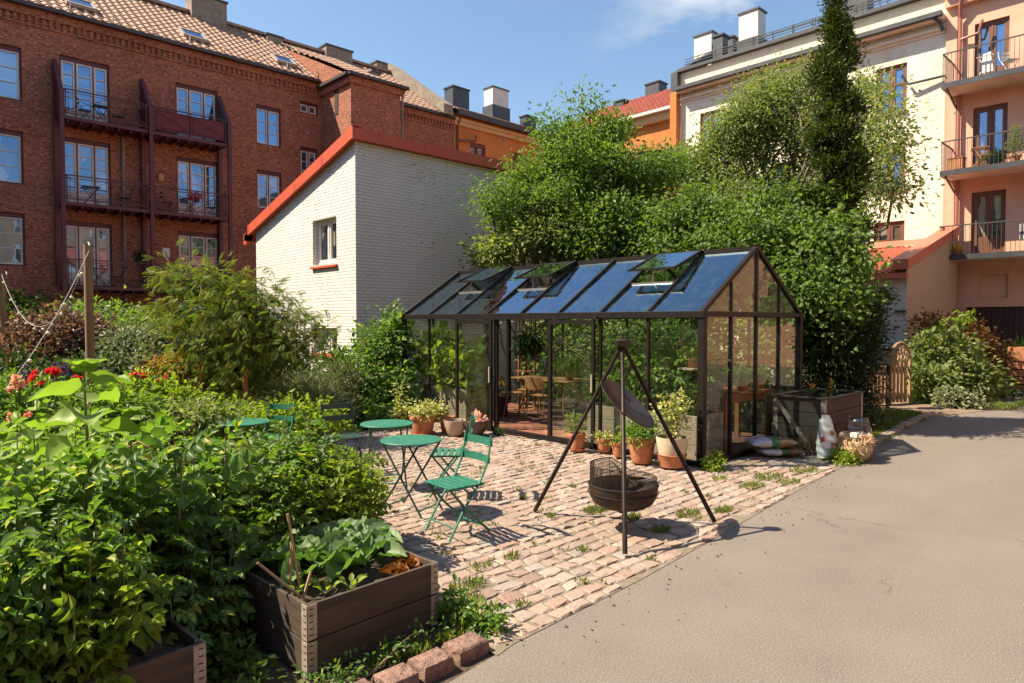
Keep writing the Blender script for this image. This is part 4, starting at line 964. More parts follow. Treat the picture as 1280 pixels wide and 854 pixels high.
# ================================================================== blocks added behind and left of the camera: less sky fill, warm bounce, reflections
for nm, lab, pl_, c_, a0, a1, mm in (('apartment_building', 'long cream and brick block added out of view across the courtyard, for bounce light and window reflections', 'y', -17.0, -26, 40, 'orange'), ('apartment_building', 'unseen brick block added west of the courtyard to hold back sky light', 'x', -17.0, -17.3, 30.3, 'brick')):
    off = Vector(((a0 + a1) / 2, c_, 0)) if pl_ == 'y' else Vector((c_, (a0 + a1) / 2, 0)); t_ = thing(nm, lab, 'building', off)
    P = (lambda a, z, d: (a, c_ + d, z)) if pl_ == 'y' else (lambda a, z, d: (c_ + d, a, z))
    q = MB(off); pbox(q, P, a0, a1, 0, 13.0, -9, 0); q.build('wall', M['salmon2' if pl_ == 'y' else 'brick'], t_)
    q = MB(off); pbox(q, P, a0, a1, 13.005, 14.2, -7, -1); q.build('roof', M['tile'], t_)
    a = a0 + 2
    while a < a1 - 2:
        for z in (1.2, 4.3, 7.3, 10.2):
            q = MB(off); pbox(q, P, a, a + 1.2, z, z + 1.7, .002, .05); f = q.build('window', M['sash'], t_); q = MB(off); pbox(q, P, a + .08, a + .57, z + .08, z + 1.62, .052, .06); pbox(q, P, a + .63, a + 1.12, z + .08, z + 1.62, .052, .06); q.build('pane', M['winglassdark'], f)
        a += 3.1
# ================================================================== greenhouse
GX0, GX1, GY0, GY1, GE, GR = 7.85, 10.75, 4.65, 11.40, 2.01, 2.95; GXM = (GX0 + GX1) / 2
off = Vector((GXM, (GY0 + GY1) / 2, 0)); NP = 8; PY = (GY1 - GY0) / NP
gh = thing('greenhouse', 'glass greenhouse with dark brown metal frame, open roof vents and sliding door', 'greenhouse', off)
mb = MB(off); fr = .055
for x in (GX0, GX1):
    for y in (GY0, GY1): mb.box(x - .045, x + .045, y - .045, y + .045, 0, GE)
mb.build('corner_post', M['ghframe'], gh, bevel=.004)
for k in range(1, NP):
    y = GY0 + PY * k
    if not 3 <= k <= 4: MB(off).box(GX0 - .022, GX0 + .022, y - .02, y + .02, .08, GE - .05).build('mullion', M['ghframe'], gh)
    MB(off).box(GX1 - .022, GX1 + .022, y - .02, y + .02, .08, GE - .05).build('mullion', M['ghframe'], gh)
for y in (GY0, GY1):
    for k in (1, 2, 3):
        x = GX0 + (GX1 - GX0) * k / 4; zt_ = GE + (GR - GE) * (1 - abs(x - GXM) / (GXM - GX0))
        MB(off).box(x - .022, x + .022, y - .024, y + .024, .08, GE - .03).build('mullion', M['ghframe'], gh); MB(off).box(x - .018 - (.01 if k == 2 else 0), x + .018 + (.01 if k == 2 else 0), y - .02, y + .02, GE + .035, zt_ - .03).build('gable_mullion', M['ghframe'], gh)
mb = MB(off)
for x in (GX0, GX1): mb.box(x - .06, x + .05, GY0 - .05, GY1 + .05, GE - .055, GE + .035); mb.box(x - .04, x + .04, GY0 + .05, GY1 - .05, 0, .075)
for y in (GY0, GY1): mb.box(GX0 + .05, GX1 - .05, y - .04, y + .04, GE - .035, GE + .03); mb.box(GX0 + .05, GX1 - .05, y - .04, y + .04, 0, .075)
mb.build('sill_and_eave_beam', M['ghframe'], gh, bevel=.004)
MB(off).box(GXM - .04, GXM + .04, GY0 - .04, GY1 + .04, GR - .02, GR + .045).build('ridge_beam', M['ghframe'], gh)
for sx in (-1, 1):
    for k in range(NP + 1):
        y = GY0 + PY * k; wd = .06 if k in (0, NP) else .035
        MB(off).bar((GXM + sx * .04, y, GR + .0), (GXM + sx * (GXM - GX0 + .03), y, GE + .01), wd, .06 if k in (0, NP) else .045).build('rafter', M['ghframe'], gh)
# glass: walls, gables, roof
def pane(parent, a, b_, c, d_, m, t=.006, name='pane'):
    q = MB(off); P = [Vector(p) for p in (a, b_, c, d_)]; n = (P[1] - P[0]).cross(P[2] - P[0]).normalized() * t / 2
    q.add([p + n for p in P] + [p - n for p in P], [(0, 1, 2, 3), (7, 6, 5, 4), (0, 4, 5, 1), (1, 5, 6, 2), (2, 6, 7, 3), (3, 7, 4, 0)]); return q.build(name, m, parent)
for k in range(NP):
    y0, y1 = GY0 + PY * k + .022, GY0 + PY * (k + 1) - .022
    if k not in (2, 3, 4, 5): pane(gh, (GX0, y0, .08), (GX0, y1, .08), (GX0, y1, GE - .06), (GX0, y0, GE - .06), M['glass'], name='wall_pane')
    pane(gh, (GX1, y0, .08), (GX1, y1, .08), (GX1, y1, GE - .06), (GX1, y0, GE - .06), M['glass'], name='wall_pane')
    for sx in (-1, 1):
        vent = sx < 0 and k in (1, 4, 6); f0 = .42 if vent else 0.035
        if vent: f0 = .50
        xa = GXM + sx * (GXM - GX0) * f0; za = GR + (GE - GR) * f0
        xb = GXM + sx * (GXM - GX0 + .01); zb = GE + .01
        pane(gh, (xa, y0, za), (xa, y1, za), (xb, y1, zb), (xb, y0, zb), M['roofglass'], name='roof_pane')
for y in (GY0, GY1):
    for k in range(4):
        x0 = GX0 + (GX1 - GX0) * k / 4 + .024; x1 = GX0 + (GX1 - GX0) * (k + 1) / 4 - .024
        pane(gh, (x0, y, .08), (x1, y, .08), (x1, y, GE - .04), (x0, y, GE - .04), M['glass'], name='gable_pane')
        zt_ = lambda x: GE + (GR - GE) * (1 - abs(x - GXM) / (GXM - GX0)) - .03
        pane(gh, (x0, y, GE + .03), (x1, y, GE + .03), (x1, y, max(zt_(x1), GE + .035)), (x0, y, max(zt_(x0), GE + .035)), M['glass'], name='gable_pane')
for k in (1, 4, 6):   # open vents hinged at the ridge
    y0, y1 = GY0 + PY * k + .02, GY0 + PY * (k + 1) - .02; Lv = .80; a = math.radians(22)
    h = Vector((GXM - .04, 0, GR + .04)); e = h + Vector((-math.cos(a) * Lv, 0, -math.sin(a) * Lv))
    q = MB(off)
    q.bar((h.x, y0, h.z), (e.x, y0, e.z), .04, .03); q.bar((h.x, y1, h.z), (e.x, y1, e.z), .04, .03); q.bar((e.x, y0 - .02, e.z), (e.x, y1 + .02, e.z), .045, .03); q.bar((h.x, y0, h.z), (h.x, y1, h.z), .03, .03)
    v = q.build('roof_vent', M['ghframe'], gh)
    pane(v, (h.x - .01, y0 + .02, h.z), (h.x - .01, y1 - .02, h.z), (e.x + .02, y1 - .02, e.z), (e.x + .02, y0 + .02, e.z), M['roofglass'], name='pane')
    s = MB(off); ym = (y0 + y1) / 2; xs = GXM - (GXM - GX0) * .50; zs = GR + (GE - GR) * .50
    s.tube([(e.x + .03, ym, e.z - .01), (xs, ym, zs)], .012, 6); s.bar((xs, y0, zs), (xs, y1, zs), .04, .035); s.build('vent_stay', M['chairsteel'], v)
# sliding doors
for y0, y1, x, hs in ((6.40, 7.33, GX0 - .06, 0), (8.68, 9.66, GX0 - .06, 1), (7.33, 7.40, GX0, 2), (8.60, 8.67, GX0, 2)):
    q = MB(off)
    if hs == 2: q.box(x - .02, x + .03, y0, y1, .075, GE - .055); q.build('door_jamb', M['ghframe'], gh); continue
    for r in ((y0, y0 + .055, .03, 1.93), (y1 - .055, y1, .03, 1.93), (y0 + .055, y1 - .055, 1.87, 1.93), (y0 + .055, y1 - .055, .03, .10)): q.box(x - .02, x + .02, *r)
    dd = q.build('sliding_door', M['ghframe'], gh); pane(dd, (x, y0 + .05, .1), (x, y1 - .05, .1), (x, y1 - .05, 1.88), (x, y0 + .05, 1.88), M['glass'])
    hh = MB(off); yy = y0 + .03; hh.box(x - .05, x - .022, yy - .012, yy + .012, .85, 1.12); hh.build('door_handle', M['zinc'], dd)
q = MB(off); q.box(GX0 - .09, GX0 - .035, 6.35, 9.7, .0, .028); q.box(GX0 - .085, GX0 - .035, 6.35, 9.7, 1.94, 1.99); q.build('door_track', M['ghframe'], gh)
# fixed panes beside the door
for y0, y1 in ((GY0 + 2 * PY + .022, 7.30), (8.70, GY0 + 6 * PY - .022)): pane(gh, (GX0, y0, .08), (GX0, y1, .08), (GX0, y1, GE - .06), (GX0, y0, GE - .06), M['glass'], name='wall_pane')
# brick floor inside
q = MB(off); rr = random.Random(4); x = GX0 + .05
q.box(GX0 + .05, GX1 - .05, GY0 + .05, GY1 - .05, -.01, .012)
row = 0
while x < GX1 - .12:
    y = GY0 + .06 + (row % 2) * .11
    while y < GY1 - .28: q.box(x, x + .098, y, y + .212, .0, .03 + rr.random() * .006); y += .222
    x += .108; row += 1
q.build('brick_floor', M['redclay'], gh)

# ------------------------------------------------------------------ timber planters
def raised_bed(name, label, corner, rz, w, d, n, h1=.2, t=.022, wood='greywood', group=None, hinge='zinc', top=None, cat='planter', soil=-.06):
    """corner = near corner; local +x along the front board, local +y along the side board"""
    t_ = thing(name, label, cat, corner, rz, group); H = n * h1
    for k in range(n):
        z0, z1 = k * h1 + .004, (k + 1) * h1 - .004
        for (a, b_, c, e) in ((0, w, 0, t), (0, w, d - t, d), (0, t, t, d - t), (w - t, w, t, d - t)):
            q = MB(); q.box(a, b_, c, e, z0, z1); q.build('board', M[wood], t_, bevel=.003)
    for cx, sx in ((0, 1), (w, -1)):
        for cy, sy in ((0, 1), (d, -1)):
            q = MB()
            for k in range(n):
                z0, z1 = k * h1 + .006, (k + 1) * h1 - .006
                fy = cy - sy * .004; fx = cx - sx * .004
                q.box(cx, cx + sx * .055, fy, cy - sy * .0005, z0, z1); q.box(fx, cx - sx * .0005, cy, cy + sy * .055, z0, z1)
            hg = q.build('hinge_strip', M[hinge], t_); q = MB()
            for k in range(n):
                for j in range(5):
                    z = k * h1 + .03 + j * .035
                    q.box(cx + sx * .01, cx + sx * .032, cy - sy * .0055, cy - sy * .003, z, z + .006); q.box(cx - sx * .0055, cx - sx * .003, cy + sy * .01, cy + sy * .032, z, z + .006)
            q.build('slots', M['slot'], hg)
    q = MB(); rng = np.random.default_rng(int(w * 100)); nx, ny = 14, 14; vs = []
    for i in range(nx + 1):
        for j in range(ny + 1): vs.append((t + (w - 2 * t) * i / nx, t + (d - 2 * t) * j / ny, H + soil + rng.normal() * .012))
    q.add(vs, [(i * (ny + 1) + j, (i + 1) * (ny + 1) + j, (i + 1) * (ny + 1) + j + 1, i * (ny + 1) + j + 1) for i in range(nx) for j in range(ny)])
    q.build('soil', M['soil'], t_, fix=False)
    return t_
bedB = raised_bed('raised_bed', 'dark weathered plank raised bed with cabbage and red lettuce beside the granite kerb', (1.655, 3.31, 0), math.radians(3), .90, 1.2, 2, group='pallet collar raised beds')
bedA = raised_bed('raised_bed', 'dark plank raised bed full of potato plants in the bottom left corner', (.20, 3.20, 0), math.radians(4), .92, 1.2, 2, group='pallet collar raised beds')
b2 = raised_bed('planter_box', 'grey plank planting box behind the right glass wall of the greenhouse', (8.05, 4.85, .03), 0, .7, 1.9, 3, wood='palewood', cat='planter', group='planting boxes inside the greenhouse')
b3 = raised_bed('planter_box', 'grey plank planting box with cucumbers behind the left glass wall of the greenhouse', (8.1, 9.75, .03), 0, .7, 1.45, 3, wood='palewood', cat='planter', group='planting boxes inside the greenhouse')
# compost bin of four collars with a brace
cbn = raised_bed('compost_bin', 'tall dark plank compost bin of stacked collars beside the greenhouse gable', (9.76, 3.84, 0), 0, 1.45, .74, 4, soil=-.12)
q = MB(); q.bar((-.02, .70, .74), (-.02, .12, .02), .06, .025, (1, 0, 0)); q.build('diagonal_brace', M['palewood'], cbn)
q = MB(); q.box(-.03, 1.48, .69, .77, .802, .82); q.box(-.035, .07, -.02, .69, .802, .82); q.box(1.40, 1.48, -.02, .69, .802, .82); q.box(.07, 1.40, -.03, .04, .802, .82); q.build('rim', M['greywood'], cbn)

# ------------------------------------------------------------------ bistro set
def bistro_chair(label, loc, rz, m='bgreen', group='green folding bistro chairs', name='folding_chair', cat='chair'):
    """faces local +y"""
    t = thing(name, label, cat, loc, rz, group)
    for sx in (-1, 1):
        q = MB(); x = sx * .19
        q.tube([(x, .22, .012), (x, .07, .26), (x, -.10, .47), (x, -.17, .60), (x, -.205, .72), (x, -.225, .87)], [.011, .011, .011, .010, .009, .008], 6)
        q.build('leg', M[m], t, smooth=60)
        q = MB(); x = sx * .165; q.tube([(x, -.23, .012), (x, .02, .24), (x, .19, .435)], .011, 6); q.build('leg', M[m], t, smooth=60)
    q = MB()
    for k in range(6):
        y = -.155 + k * .066; q.box(-.20, .20, y, y + .048, .452, .462)
    for sx in (-1, 1): q.bar((sx * .165, -.15, .442), (sx * .165, .22, .442), .02, .016)
    q.build('seat', M[m], t, bevel=.003)
    for z, y in ((.655, -.192), (.80, -.222)):
        q = MB(); pts = [(x, y - .028 * (1 - (x / .21) ** 2), z) for x in np.linspace(-.21, .21, 9)]
        vs = [(p[0], p[1] + dy, p[2] + dz - dz * .0) for p in pts for dy, dz in ((-.004, -.032), (.004, -.032), (.002, .034), (-.006, .034))]
        q.add(vs, [(i * 4 + a, (i + 1) * 4 + a, (i + 1) * 4 + (a + 1) % 4, i * 4 + (a + 1) % 4) for i in range(8) for a in range(4)] + [(0, 1, 2, 3), (35, 34, 33, 32)])
        q.build('back_slat', M[m], t)
    MB().tube([(-.165, -.16, .075), (.165, -.16, .075)], .007, 6).build('crossbar', M[m], t); MB().tube([(-.19, .16, .11), (.19, .16, .11)], .007, 6).build('crossbar', M[m], t)
    return t
c1 = bistro_chair('green slatted folding chair with its back to the tripod fire bowl', (3.74, 4.62, .035), math.radians(86))
c2 = bistro_chair('green folding chair seen edge-on behind the nearest round table', (4.55, 5.72, .035), math.radians(47))
c3 = bistro_chair('folding chair darkened for deep shade behind the farther of the two round tables', (4.25, 7.5, .03), math.radians(170), 'dkgreen')  # dark green here puts the bush's shade into the chair's colour
c4 = bistro_chair('folding chair with only its green top slats showing above the bean leaves', (3.66, 8.25, .0), math.radians(120))
c5 = bistro_chair('dark tilted folding chair back half hidden among garden plants', (2.45, 8.15, 0), math.radians(-78), 'dkgreen')
def bistro_table(label, loc, rz, r=.30):
    t = thing('round_table', label, 'table', loc, rz, 'round green bistro tables')
    q = MB(); q.lathe([(0, .700), (r - .012, .700), (r, .703), (r, .712), (r - .004, .716), (0, .718)], n=48); q.build('tabletop', M['bgreen'], t, smooth=30)
    for sx in (-1, 1):
        q = MB(); q.tube([(sx * .20, -.21, .69), (sx * .20, .24, .012)], .010, 6); q.build('leg', M['dkgreen'], t, smooth=60)
        q = MB(); q.tube([(sx * .18, .21, .69), (sx * .18, -.24, .012)], .010, 6); q.build('leg', M['dkgreen'], t, smooth=60)
    for xx, yy, zz_ in ((.20, .20, .07), (.18, -.20, .07), (.2, -.2, .685), (.18, .2, .685)): MB().tube([(-xx, yy, zz_), (xx, yy, zz_)], .008, 6).build('crossbar', M['bgreen'], t)
    return t
bistro_table('nearer green round table next to the slatted folding chairs', (3.83, 5.45, .035), math.radians(20))
bistro_table('green round table just behind the nearer one, by the shaded chair', (4.25, 6.52, .035), math.radians(-25))
bistro_table('green round table half hidden by foliage, farthest from the greenhouse', (3.22, 8.0, .0), 0)

# ------------------------------------------------------------------ tripod with fire bowl
A0 = Vector((4.93, 3.73, 0)); tp = thing('tripod_grill', 'black steel tripod hung with a fire bowl, mesh guard and tilted lid', 'fire bowl', A0)
ap = Vector((0, 0, 1.70))
for fx, fy in ((4.73, 4.64), (4.37, 3.27), (5.69, 3.23)):
    f = Vector((fx, fy, .035)) - A0; d = (ap - f).normalized()
    q = MB(); q.tube([f, f + d * .9, f + d * .905, ap + (f - ap).normalized() * .03], [.021, .021, .0185, .0185], 12); q.build('leg', M['steel'], tp, smooth=50)
q = MB(); q.lathe([(.0, 1.67), (.07, 1.67), (.075, 1.68), (.075, 1.735), (.06, 1.745), (0, 1.745)], n=6); q.build('bracket', M['steel'], tp, bevel=.004)
q = MB(); q.tube([(0, 0, 1.74), (0, 0, 1.80), (.012, 0, 1.83), (0, 0, 1.86)], [.007, .006, .005, .002], 6); q.build('hook', M['steel'], tp)
bc = Vector((.02, .0, 0)); rim = .42
q = MB(); q.lathe([(0, .20), (.1, .205), (.2, .225), (.27, .265), (.305, .33), (.315, rim), (.322, rim + .006), (.322, rim + .014), (.31, rim + .014), (.30, .35), (.26, .28), (.19, .235), (0, .215)], bc, 48)
bowl = q.build('fire_bowl', M['rust'], tp, smooth=40)
q = MB(); q.tube([bc + Vector((.318 * math.cos(t), .318 * math.sin(t), rim - .06)) for t in np.linspace(0, 2 * PI, 41)], .005, 6, cap=False); 
q.lathe([(.03, .16), (.05, .17), (.05, .2)], bc, 12); q.build('bowl_rib', M['steel'], bowl)
# ash and charred logs in the bowl
q = MB(); q.lathe([(0, .30), (.15, .29), (.27, .30), (.285, .32)], bc, 24); q.build('ash', mat('ash', (.06, .05, .045), (.12, .10, .09), rough=.95, ns=30, bmp=1, bs=60), bowl)
# mesh guard (woven wire), two thirds of the rim
q = MB(); Rm = .30; z0, z1 = rim + .01, rim + .19
ca = math.atan2(-RT.y, -RT.x)  # camera left
def mp(a, z): return bc + Vector((Rm * math.cos(a), Rm * math.sin(a), z))
arc0, arc1 = ca - PI, ca + PI; nW = 150
for k in range(nW):
    for sg in (-1, 1):
        a = arc0 + (arc1 - arc0) * k / nW; pts = []
        for j in range(7):
            aa = a + sg * j * .085
            zt_ = z1 if abs(aa - ca) < 1.35 else z1 - min(.12, (abs(aa - ca) - 1.35) * .2)
            z = z0 + (z1 - z0) * j / 6
            if z > zt_ + .01 or aa < arc0 or aa > arc1: break
            pts.append(mp(aa, z))
        if len(pts) > 1: q.tube(pts, .0016, 3, cap=False)
for z in (z0, z1): q.tube([mp(a, z if abs(a - ca) < 1.35 or z == z0 else z1 - min(.12, (abs(a - ca) - 1.35) * .2)) for a in np.linspace(arc0, arc1, 50)], .005, 6)
for a in (arc0, ca - 1.3, ca - .6, ca, ca + .7, ca + 1.35, arc1): q.tube([mp(a, z0), mp(a, z1 if abs(a - ca) <= 1.36 else z1 - min(.12, (abs(a - ca) - 1.35) * .2))], .004, 5)
q.build('mesh_guard', M['rust'], tp)
# folded mesh door leaning down into the bowl (half disc)
q = MB(); e1 = RT.copy(); e2 = (Vector((0, 0, -1)) * .55 - FW * .2 + RT * .55).normalized(); cc = bc + Vector((0, 0, z1 - .01)) - RT * .08
for k in range(15):
    t = -.20 + k * .028; L_ = math.sqrt(max(0, .215 ** 2 - t * t)) * 1.2
    q.tube([cc + FW * t * 1.0, cc + FW * t + e2 * L_], .0018, 3); 
for k in range(9):
    s_ = k * .028; W2 = math.sqrt(max(0, .215 ** 2 - (s_ / 1.2) ** 2)); q.tube([cc - FW * W2 + e2 * s_, cc + FW * W2 + e2 * s_], .0018, 3)
q.tube([cc + FW * .215 * math.cos(t) + e2 * .258 * math.sin(t) for t in np.linspace(0, PI, 20)], .005, 5); q.build('mesh_door', M['rust'], tp)
q = MB()
for s in (-.02, .03): q.tube([bc + RT * .16 + FW * s + Vector((0, 0, rim + .03)), bc + RT * .27 + FW * s + Vector((0, 0, rim + .045)), bc + RT * .36 + FW * s + Vector((0, 0, rim - .0))], .005, 6)
q.build('grate_handle', M['chrome'], bowl)
q = MB()
for a in (ca + PI * .5, ca - .5 * PI, ca + PI): q.tube([bc + Vector((.31 * math.cos(a), .31 * math.sin(a), rim)), bc + Vector((.31 * math.cos(a), .31 * math.sin(a), rim + .2)), (0, 0, 1.16), (0, 0, 1.67)] if a == ca + PI * 9 else [(0, 0, 1.67), (0, 0, 1.2)], .004, 5)
q.build('chain', M['steel'], tp)
# lid: shallow dome seen nearly edge-on
n_ = (RT * .58 + Vector((0, 0, 1)) * .72 - FW * .30).normalized(); u_ = n_.orthogonal().normalized(); v_ = n_.cross(u_)
lc = Vector((0, 0, 1.16)) + RT * .045; q = MB(); R_ = .31; prof = [(0, .055), (.08, .052), (.16, .040), (.24, .02), (.30, .002), (.31, -.004), (.31, -.010), (.30, -.008), (.24, .010), (.16, .030), (.08, .043), (0, .046)]
vs = []; nn = 40
for r, h in prof:
    for k in range(nn): vs.append(lc + u_ * r * math.cos(2 * PI * k / nn) + v_ * r * math.sin(2 * PI * k / nn) - n_ * h * 1.1)
q.add(vs, [(i * nn + k, i * nn + (k + 1) % nn, (i + 1) * nn + (k + 1) % nn, (i + 1) * nn + k) for i in range(len(prof) - 1) for k in range(nn)])
lid = q.build('lid', M['lid'], tp, smooth=40)
q = MB(); q.tube([lc + n_ * .0, lc + n_ * .05, lc + n_ * .06 - RT * .04, (0, 0, 1.3)], .006, 6); q.build('lid_hook', M['steel'], lid)

# ------------------------------------------------------------------ pots
def pot(label, loc, r, h, m, kind='terracotta', plant=None, saucer=False, group='plant pots along the greenhouse wall', name='potted_plant', cat='potted plant', n=32, seed=1, shape='std'):
    t = thing(name, label, cat, loc, random.random() * 6, group); q = MB()
    if shape == 'std': pr = [(0, 0), (r * .66, 0), (r * .69, .01), (r * .9, h * .78), (r * .9, h * .8), (r, h * .8), (r * 1.01, h * .99), (r * .93, h), (r * .88, h * .84), (0, h * .84)]
    elif shape == 'round': pr = [(0, 0), (r * .6, 0), (r * .74, h * .15), (r * .93, h * .6), (r, h * .93), (r, h), (r * .93, h), (r * .9, h * .85), (0, h * .85)]
    elif shape == 'bowl': pr = [(0, 0), (r * .5, 0), (r * .7, h * .2), (r * .92, h * .65), (r, h * .97), (r * .99, h), (r * .93, h * .97), (r * .88, h * .85), (0, h * .85)]
    q.lathe(pr, n=n); p = q.build('pot', M[m], t, smooth=35)
    q = MB(); q.lathe([(0, h * .87), (r * .87, h * .86)], n=n); q.build('soil', M['soil'], t)
    if saucer:
        q = MB(); q.lathe([(0, .0), (r * .85, 0), (r * .95, .03), (r * .9, .03), (r * .8, .008), (0, .008)], (0, 0, -.004), n); q.build('saucer', M['terracotta'], t, smooth=35)
    rng = np.random.default_rng(seed)
    if plant:
        lobes = [(l[0] * r, l[1] * r, h * .85 + l[2], l[3], l[3], l[4]) for l in plant['lobes']]
        P, A, N, C, d = crown_pts(rng, lobes, plant['ncl'], plant['per'], plant.get('cr', .03), plant.get('droop', .1), plant.get('shell', 2.2), .7)
        k = P[:, 2] > h * .86 - .05; S = plant['size'] * (.6 + .7 * rng.random(len(P)))
        leafobj('foliage', P[k], A[k], N[k], S[k], plant.get('tmpl', OV), M[plant['m']], t)
        q = MB()
        for c in C[:plant.get('stems', 8)]: limb(q, (rng.normal() * r * .2, rng.normal() * r * .2, h * .84), c, .005, .003, rng, 4, .05, 4)
        q.build('stem', M['stem'], t, smooth=60)
    return t
ZP = .04
def fl(px, py, z=ZP): p = onZ(px, py, z); return (p.x, p.y, z)
pot('small terracotta pot of leafy herbs, first pot right of the sliding door', (7.42, 6.42, ZP), .125, .25, 'terracotta', saucer=True, seed=2, plant=dict(lobes=[(0, 0, .12, .15, .13), (.2, .3, .24, .09, .13), (.6, -.4, .06, .15, .08)], ncl=26, per=14, size=.075, m='L_pale', tmpl=LA))
pot('small terracotta pot of fleshy yellow-green leaves beside a wooden marker', (7.62, 6.08, ZP), .125, .20, 'terracotta', seed=3, plant=dict(lobes=[(0, 0, .05, .13, .07)], ncl=22, per=12, size=.05, m='L_variegated'))
pot('smallest terracotta pot between the fleshy plant and the large pot', (7.50, 5.72, ZP), .115, .21, 'terracotta', seed=4, plant=dict(lobes=[(0, 0, .07, .11, .09)], ncl=18, per=12, size=.045, m='L_bright'))
pot('large terracotta pot with a dense dome of green mint', (7.40, 5.27, ZP), .195, .35, 'terracotta', seed=5, plant=dict(lobes=[(0, 0, .12, .27, .17), (.5, 0, .12, .18, .13), (-.5, 0, .1, .18, .13)], ncl=95, per=18, size=.045, m='L_potato', cr=.04))
cp = pot('tall cream pot on a terracotta base with a yellowing climber', (7.48, 4.86, ZP), .205, .38, 'creampot', seed=6, shape='round', plant=dict(lobes=[(0, 0, .25, .17, .2), (-.3, .3, .5, .15, .16), (.3, -.2, .42, .13, .15)], ncl=42, per=12, size=.06, m='L_variegated', cr=.05))
q = MB(); q.lathe([(.150, -.002), (.157, 0), (.186, .15), (.195, .16), (.192, .165), (.18, .155)], n=32); q.build('base', M['terracotta'], cp, smooth=35)
q = MB(); q.tube([(.05, 0, .3), (.07, .02, .95)], .006, 5); q.tube([(-.06, 0, .3), (-.10, .02, .8)], .005, 5); q.build('cane', M['cane'], cp)
q = MB(); q.box(-.01, .01, -.003, .003, 0, .16)
mk = q.build('plant_marker', M['cane']); mk.location = (7.60, 5.97, ZP + .16); mk.rotation_euler = (0, .25, 0); tag(mk, 'thin wooden plant marker standing in the fleshy plant pot', 'plant marker')
pot('terracotta pot on a saucer overflowing with variegated leaves, left of the door', (6.72, 9.22, .02), .225, .32, 'terracotta', saucer=True, seed=7, plant=dict(lobes=[(-.3, 0, .14, .25, .16), (-.9, -.2, .05, .17, .14)], ncl=75, per=14, size=.06, m='L_variegated', cr=.05))
pot('small terracotta pot tucked behind the beige pot', (7.10, 9.05, .02), .14, .28, 'terracotta', seed=8, shape='std')
pot('empty beige clay pot between two terracotta ones and the dark bowl', (7.0, 8.72, .03), .185, .25, 'beigepot', seed=9, shape='round', name='plant_pot', cat='plant pot')
pot('wide dark stoneware bowl with pale dried blooms beside the door post', (7.25, 8.50, .03), .235, .25, 'darkpot', seed=10, shape='bowl', plant=dict(lobes=[(.3, 0, .06, .12, .09)], ncl=12, per=9, size=.06, m='f_pale', cr=.03))
pot('small dark pot of pale leaves nearest the greenhouse corner post', (6.95, 10.15, .01), .15, .2, 'darkpot', seed=11, plant=dict(lobes=[(0, 0, .1, .2, .12), (.5, .5, .35, .08, .25)], ncl=42, per=13, size=.06, m='L_variegated', cr=.05))

# ------------------------------------------------------------------ sacks, basket
def sack(name, label, loc, rz, L_, W_, H_, seed, group=None, tilt=(0, 0), mats=('plasticlilac', 'plasticgreen', 'plasticbrown')):
    t = thing(name, label, 'sack', loc, rz, group); rng = np.random.default_rng(seed); nx, ny = 26, 18
    ph = rng.random(6) * 6
    def pt(u, v, s):
        e = (max(0, 1 - abs(u) ** 3.2) * max(0, 1 - abs(v) ** 3.2)) ** .42
        wr = .007 * math.sin(9 * u + ph[0]) * math.sin(7 * v + ph[1]) + .005 * math.sin(17 * u + 8 * v + ph[2]) + .003 * math.sin(31 * v + ph[3])
        x = u * L_ / 2 * (1 - .03 * abs(v) ** 2); y = v * W_ / 2 * (1 - .05 * (1 - abs(u)) * 0 - .04 * abs(u) ** 2)
        return (x, y, H_ / 2 + s * (H_ / 2 * e) * (1 if s > 0 else .95) + wr * e + .01 * math.sin(5 * u + ph[4]) * (1 - e))
    seg = [(0, .42, mats[0]), (.42, .62, mats[1]), (.62, 1.0, mats[2])]
    for k, (a, b_, mm) in enumerate(seg):
        q = MB(); n0 = 14 
        for s in (1, -1):
            vs = [pt(-1 + 2 * (a + (b_ - a) * i / n0), -1 + 2 * j / ny, s) for i in range(n0 + 1) for j in range(ny + 1)]
            q.add(vs, [(i * (ny + 1) + j, (i + 1) * (ny + 1) + j, (i + 1) * (ny + 1) + j + 1, i * (ny + 1) + j + 1) for i in range(n0) for j in range(ny)])
        q.build(['label_panel', 'green_panel', 'brown_panel'][k], M[mm], t, smooth=70)
    return t, pt
dirv = math.atan2(RT.y, RT.x)
s1, pt1 = sack('compost_sack', 'lower white and brown soil sack lying on the setts', (9.22, 4.26, ZP), dirv + .12, .62, .40, .12, 3, 'soil sacks lying beside the greenhouse')
s2, pt1 = sack('compost_sack', 'upper soil sack with red print lying on the other sack', (9.12, 4.32, ZP + .115), dirv - .02, .64, .40, .13, 4, 'soil sacks lying beside the greenhouse')
q = MB()
x = -.78
for wd in (.05, .03, .05, .04, .05, .03): # smudged red brand marks, unreadable in the photograph
    a, b_ = x, x + wd * 1.1; vs = [Vector(pt1(u, v, 1)) + Vector((0, 0, .003)) for u, v in ((a, -.25), (b_, -.25), (b_, .0), (a, .0))]; q.add(vs, [(0, 1, 2, 3)]); x += wd * 1.5
q.build('red_print', M['redink'], s2, fix=False)
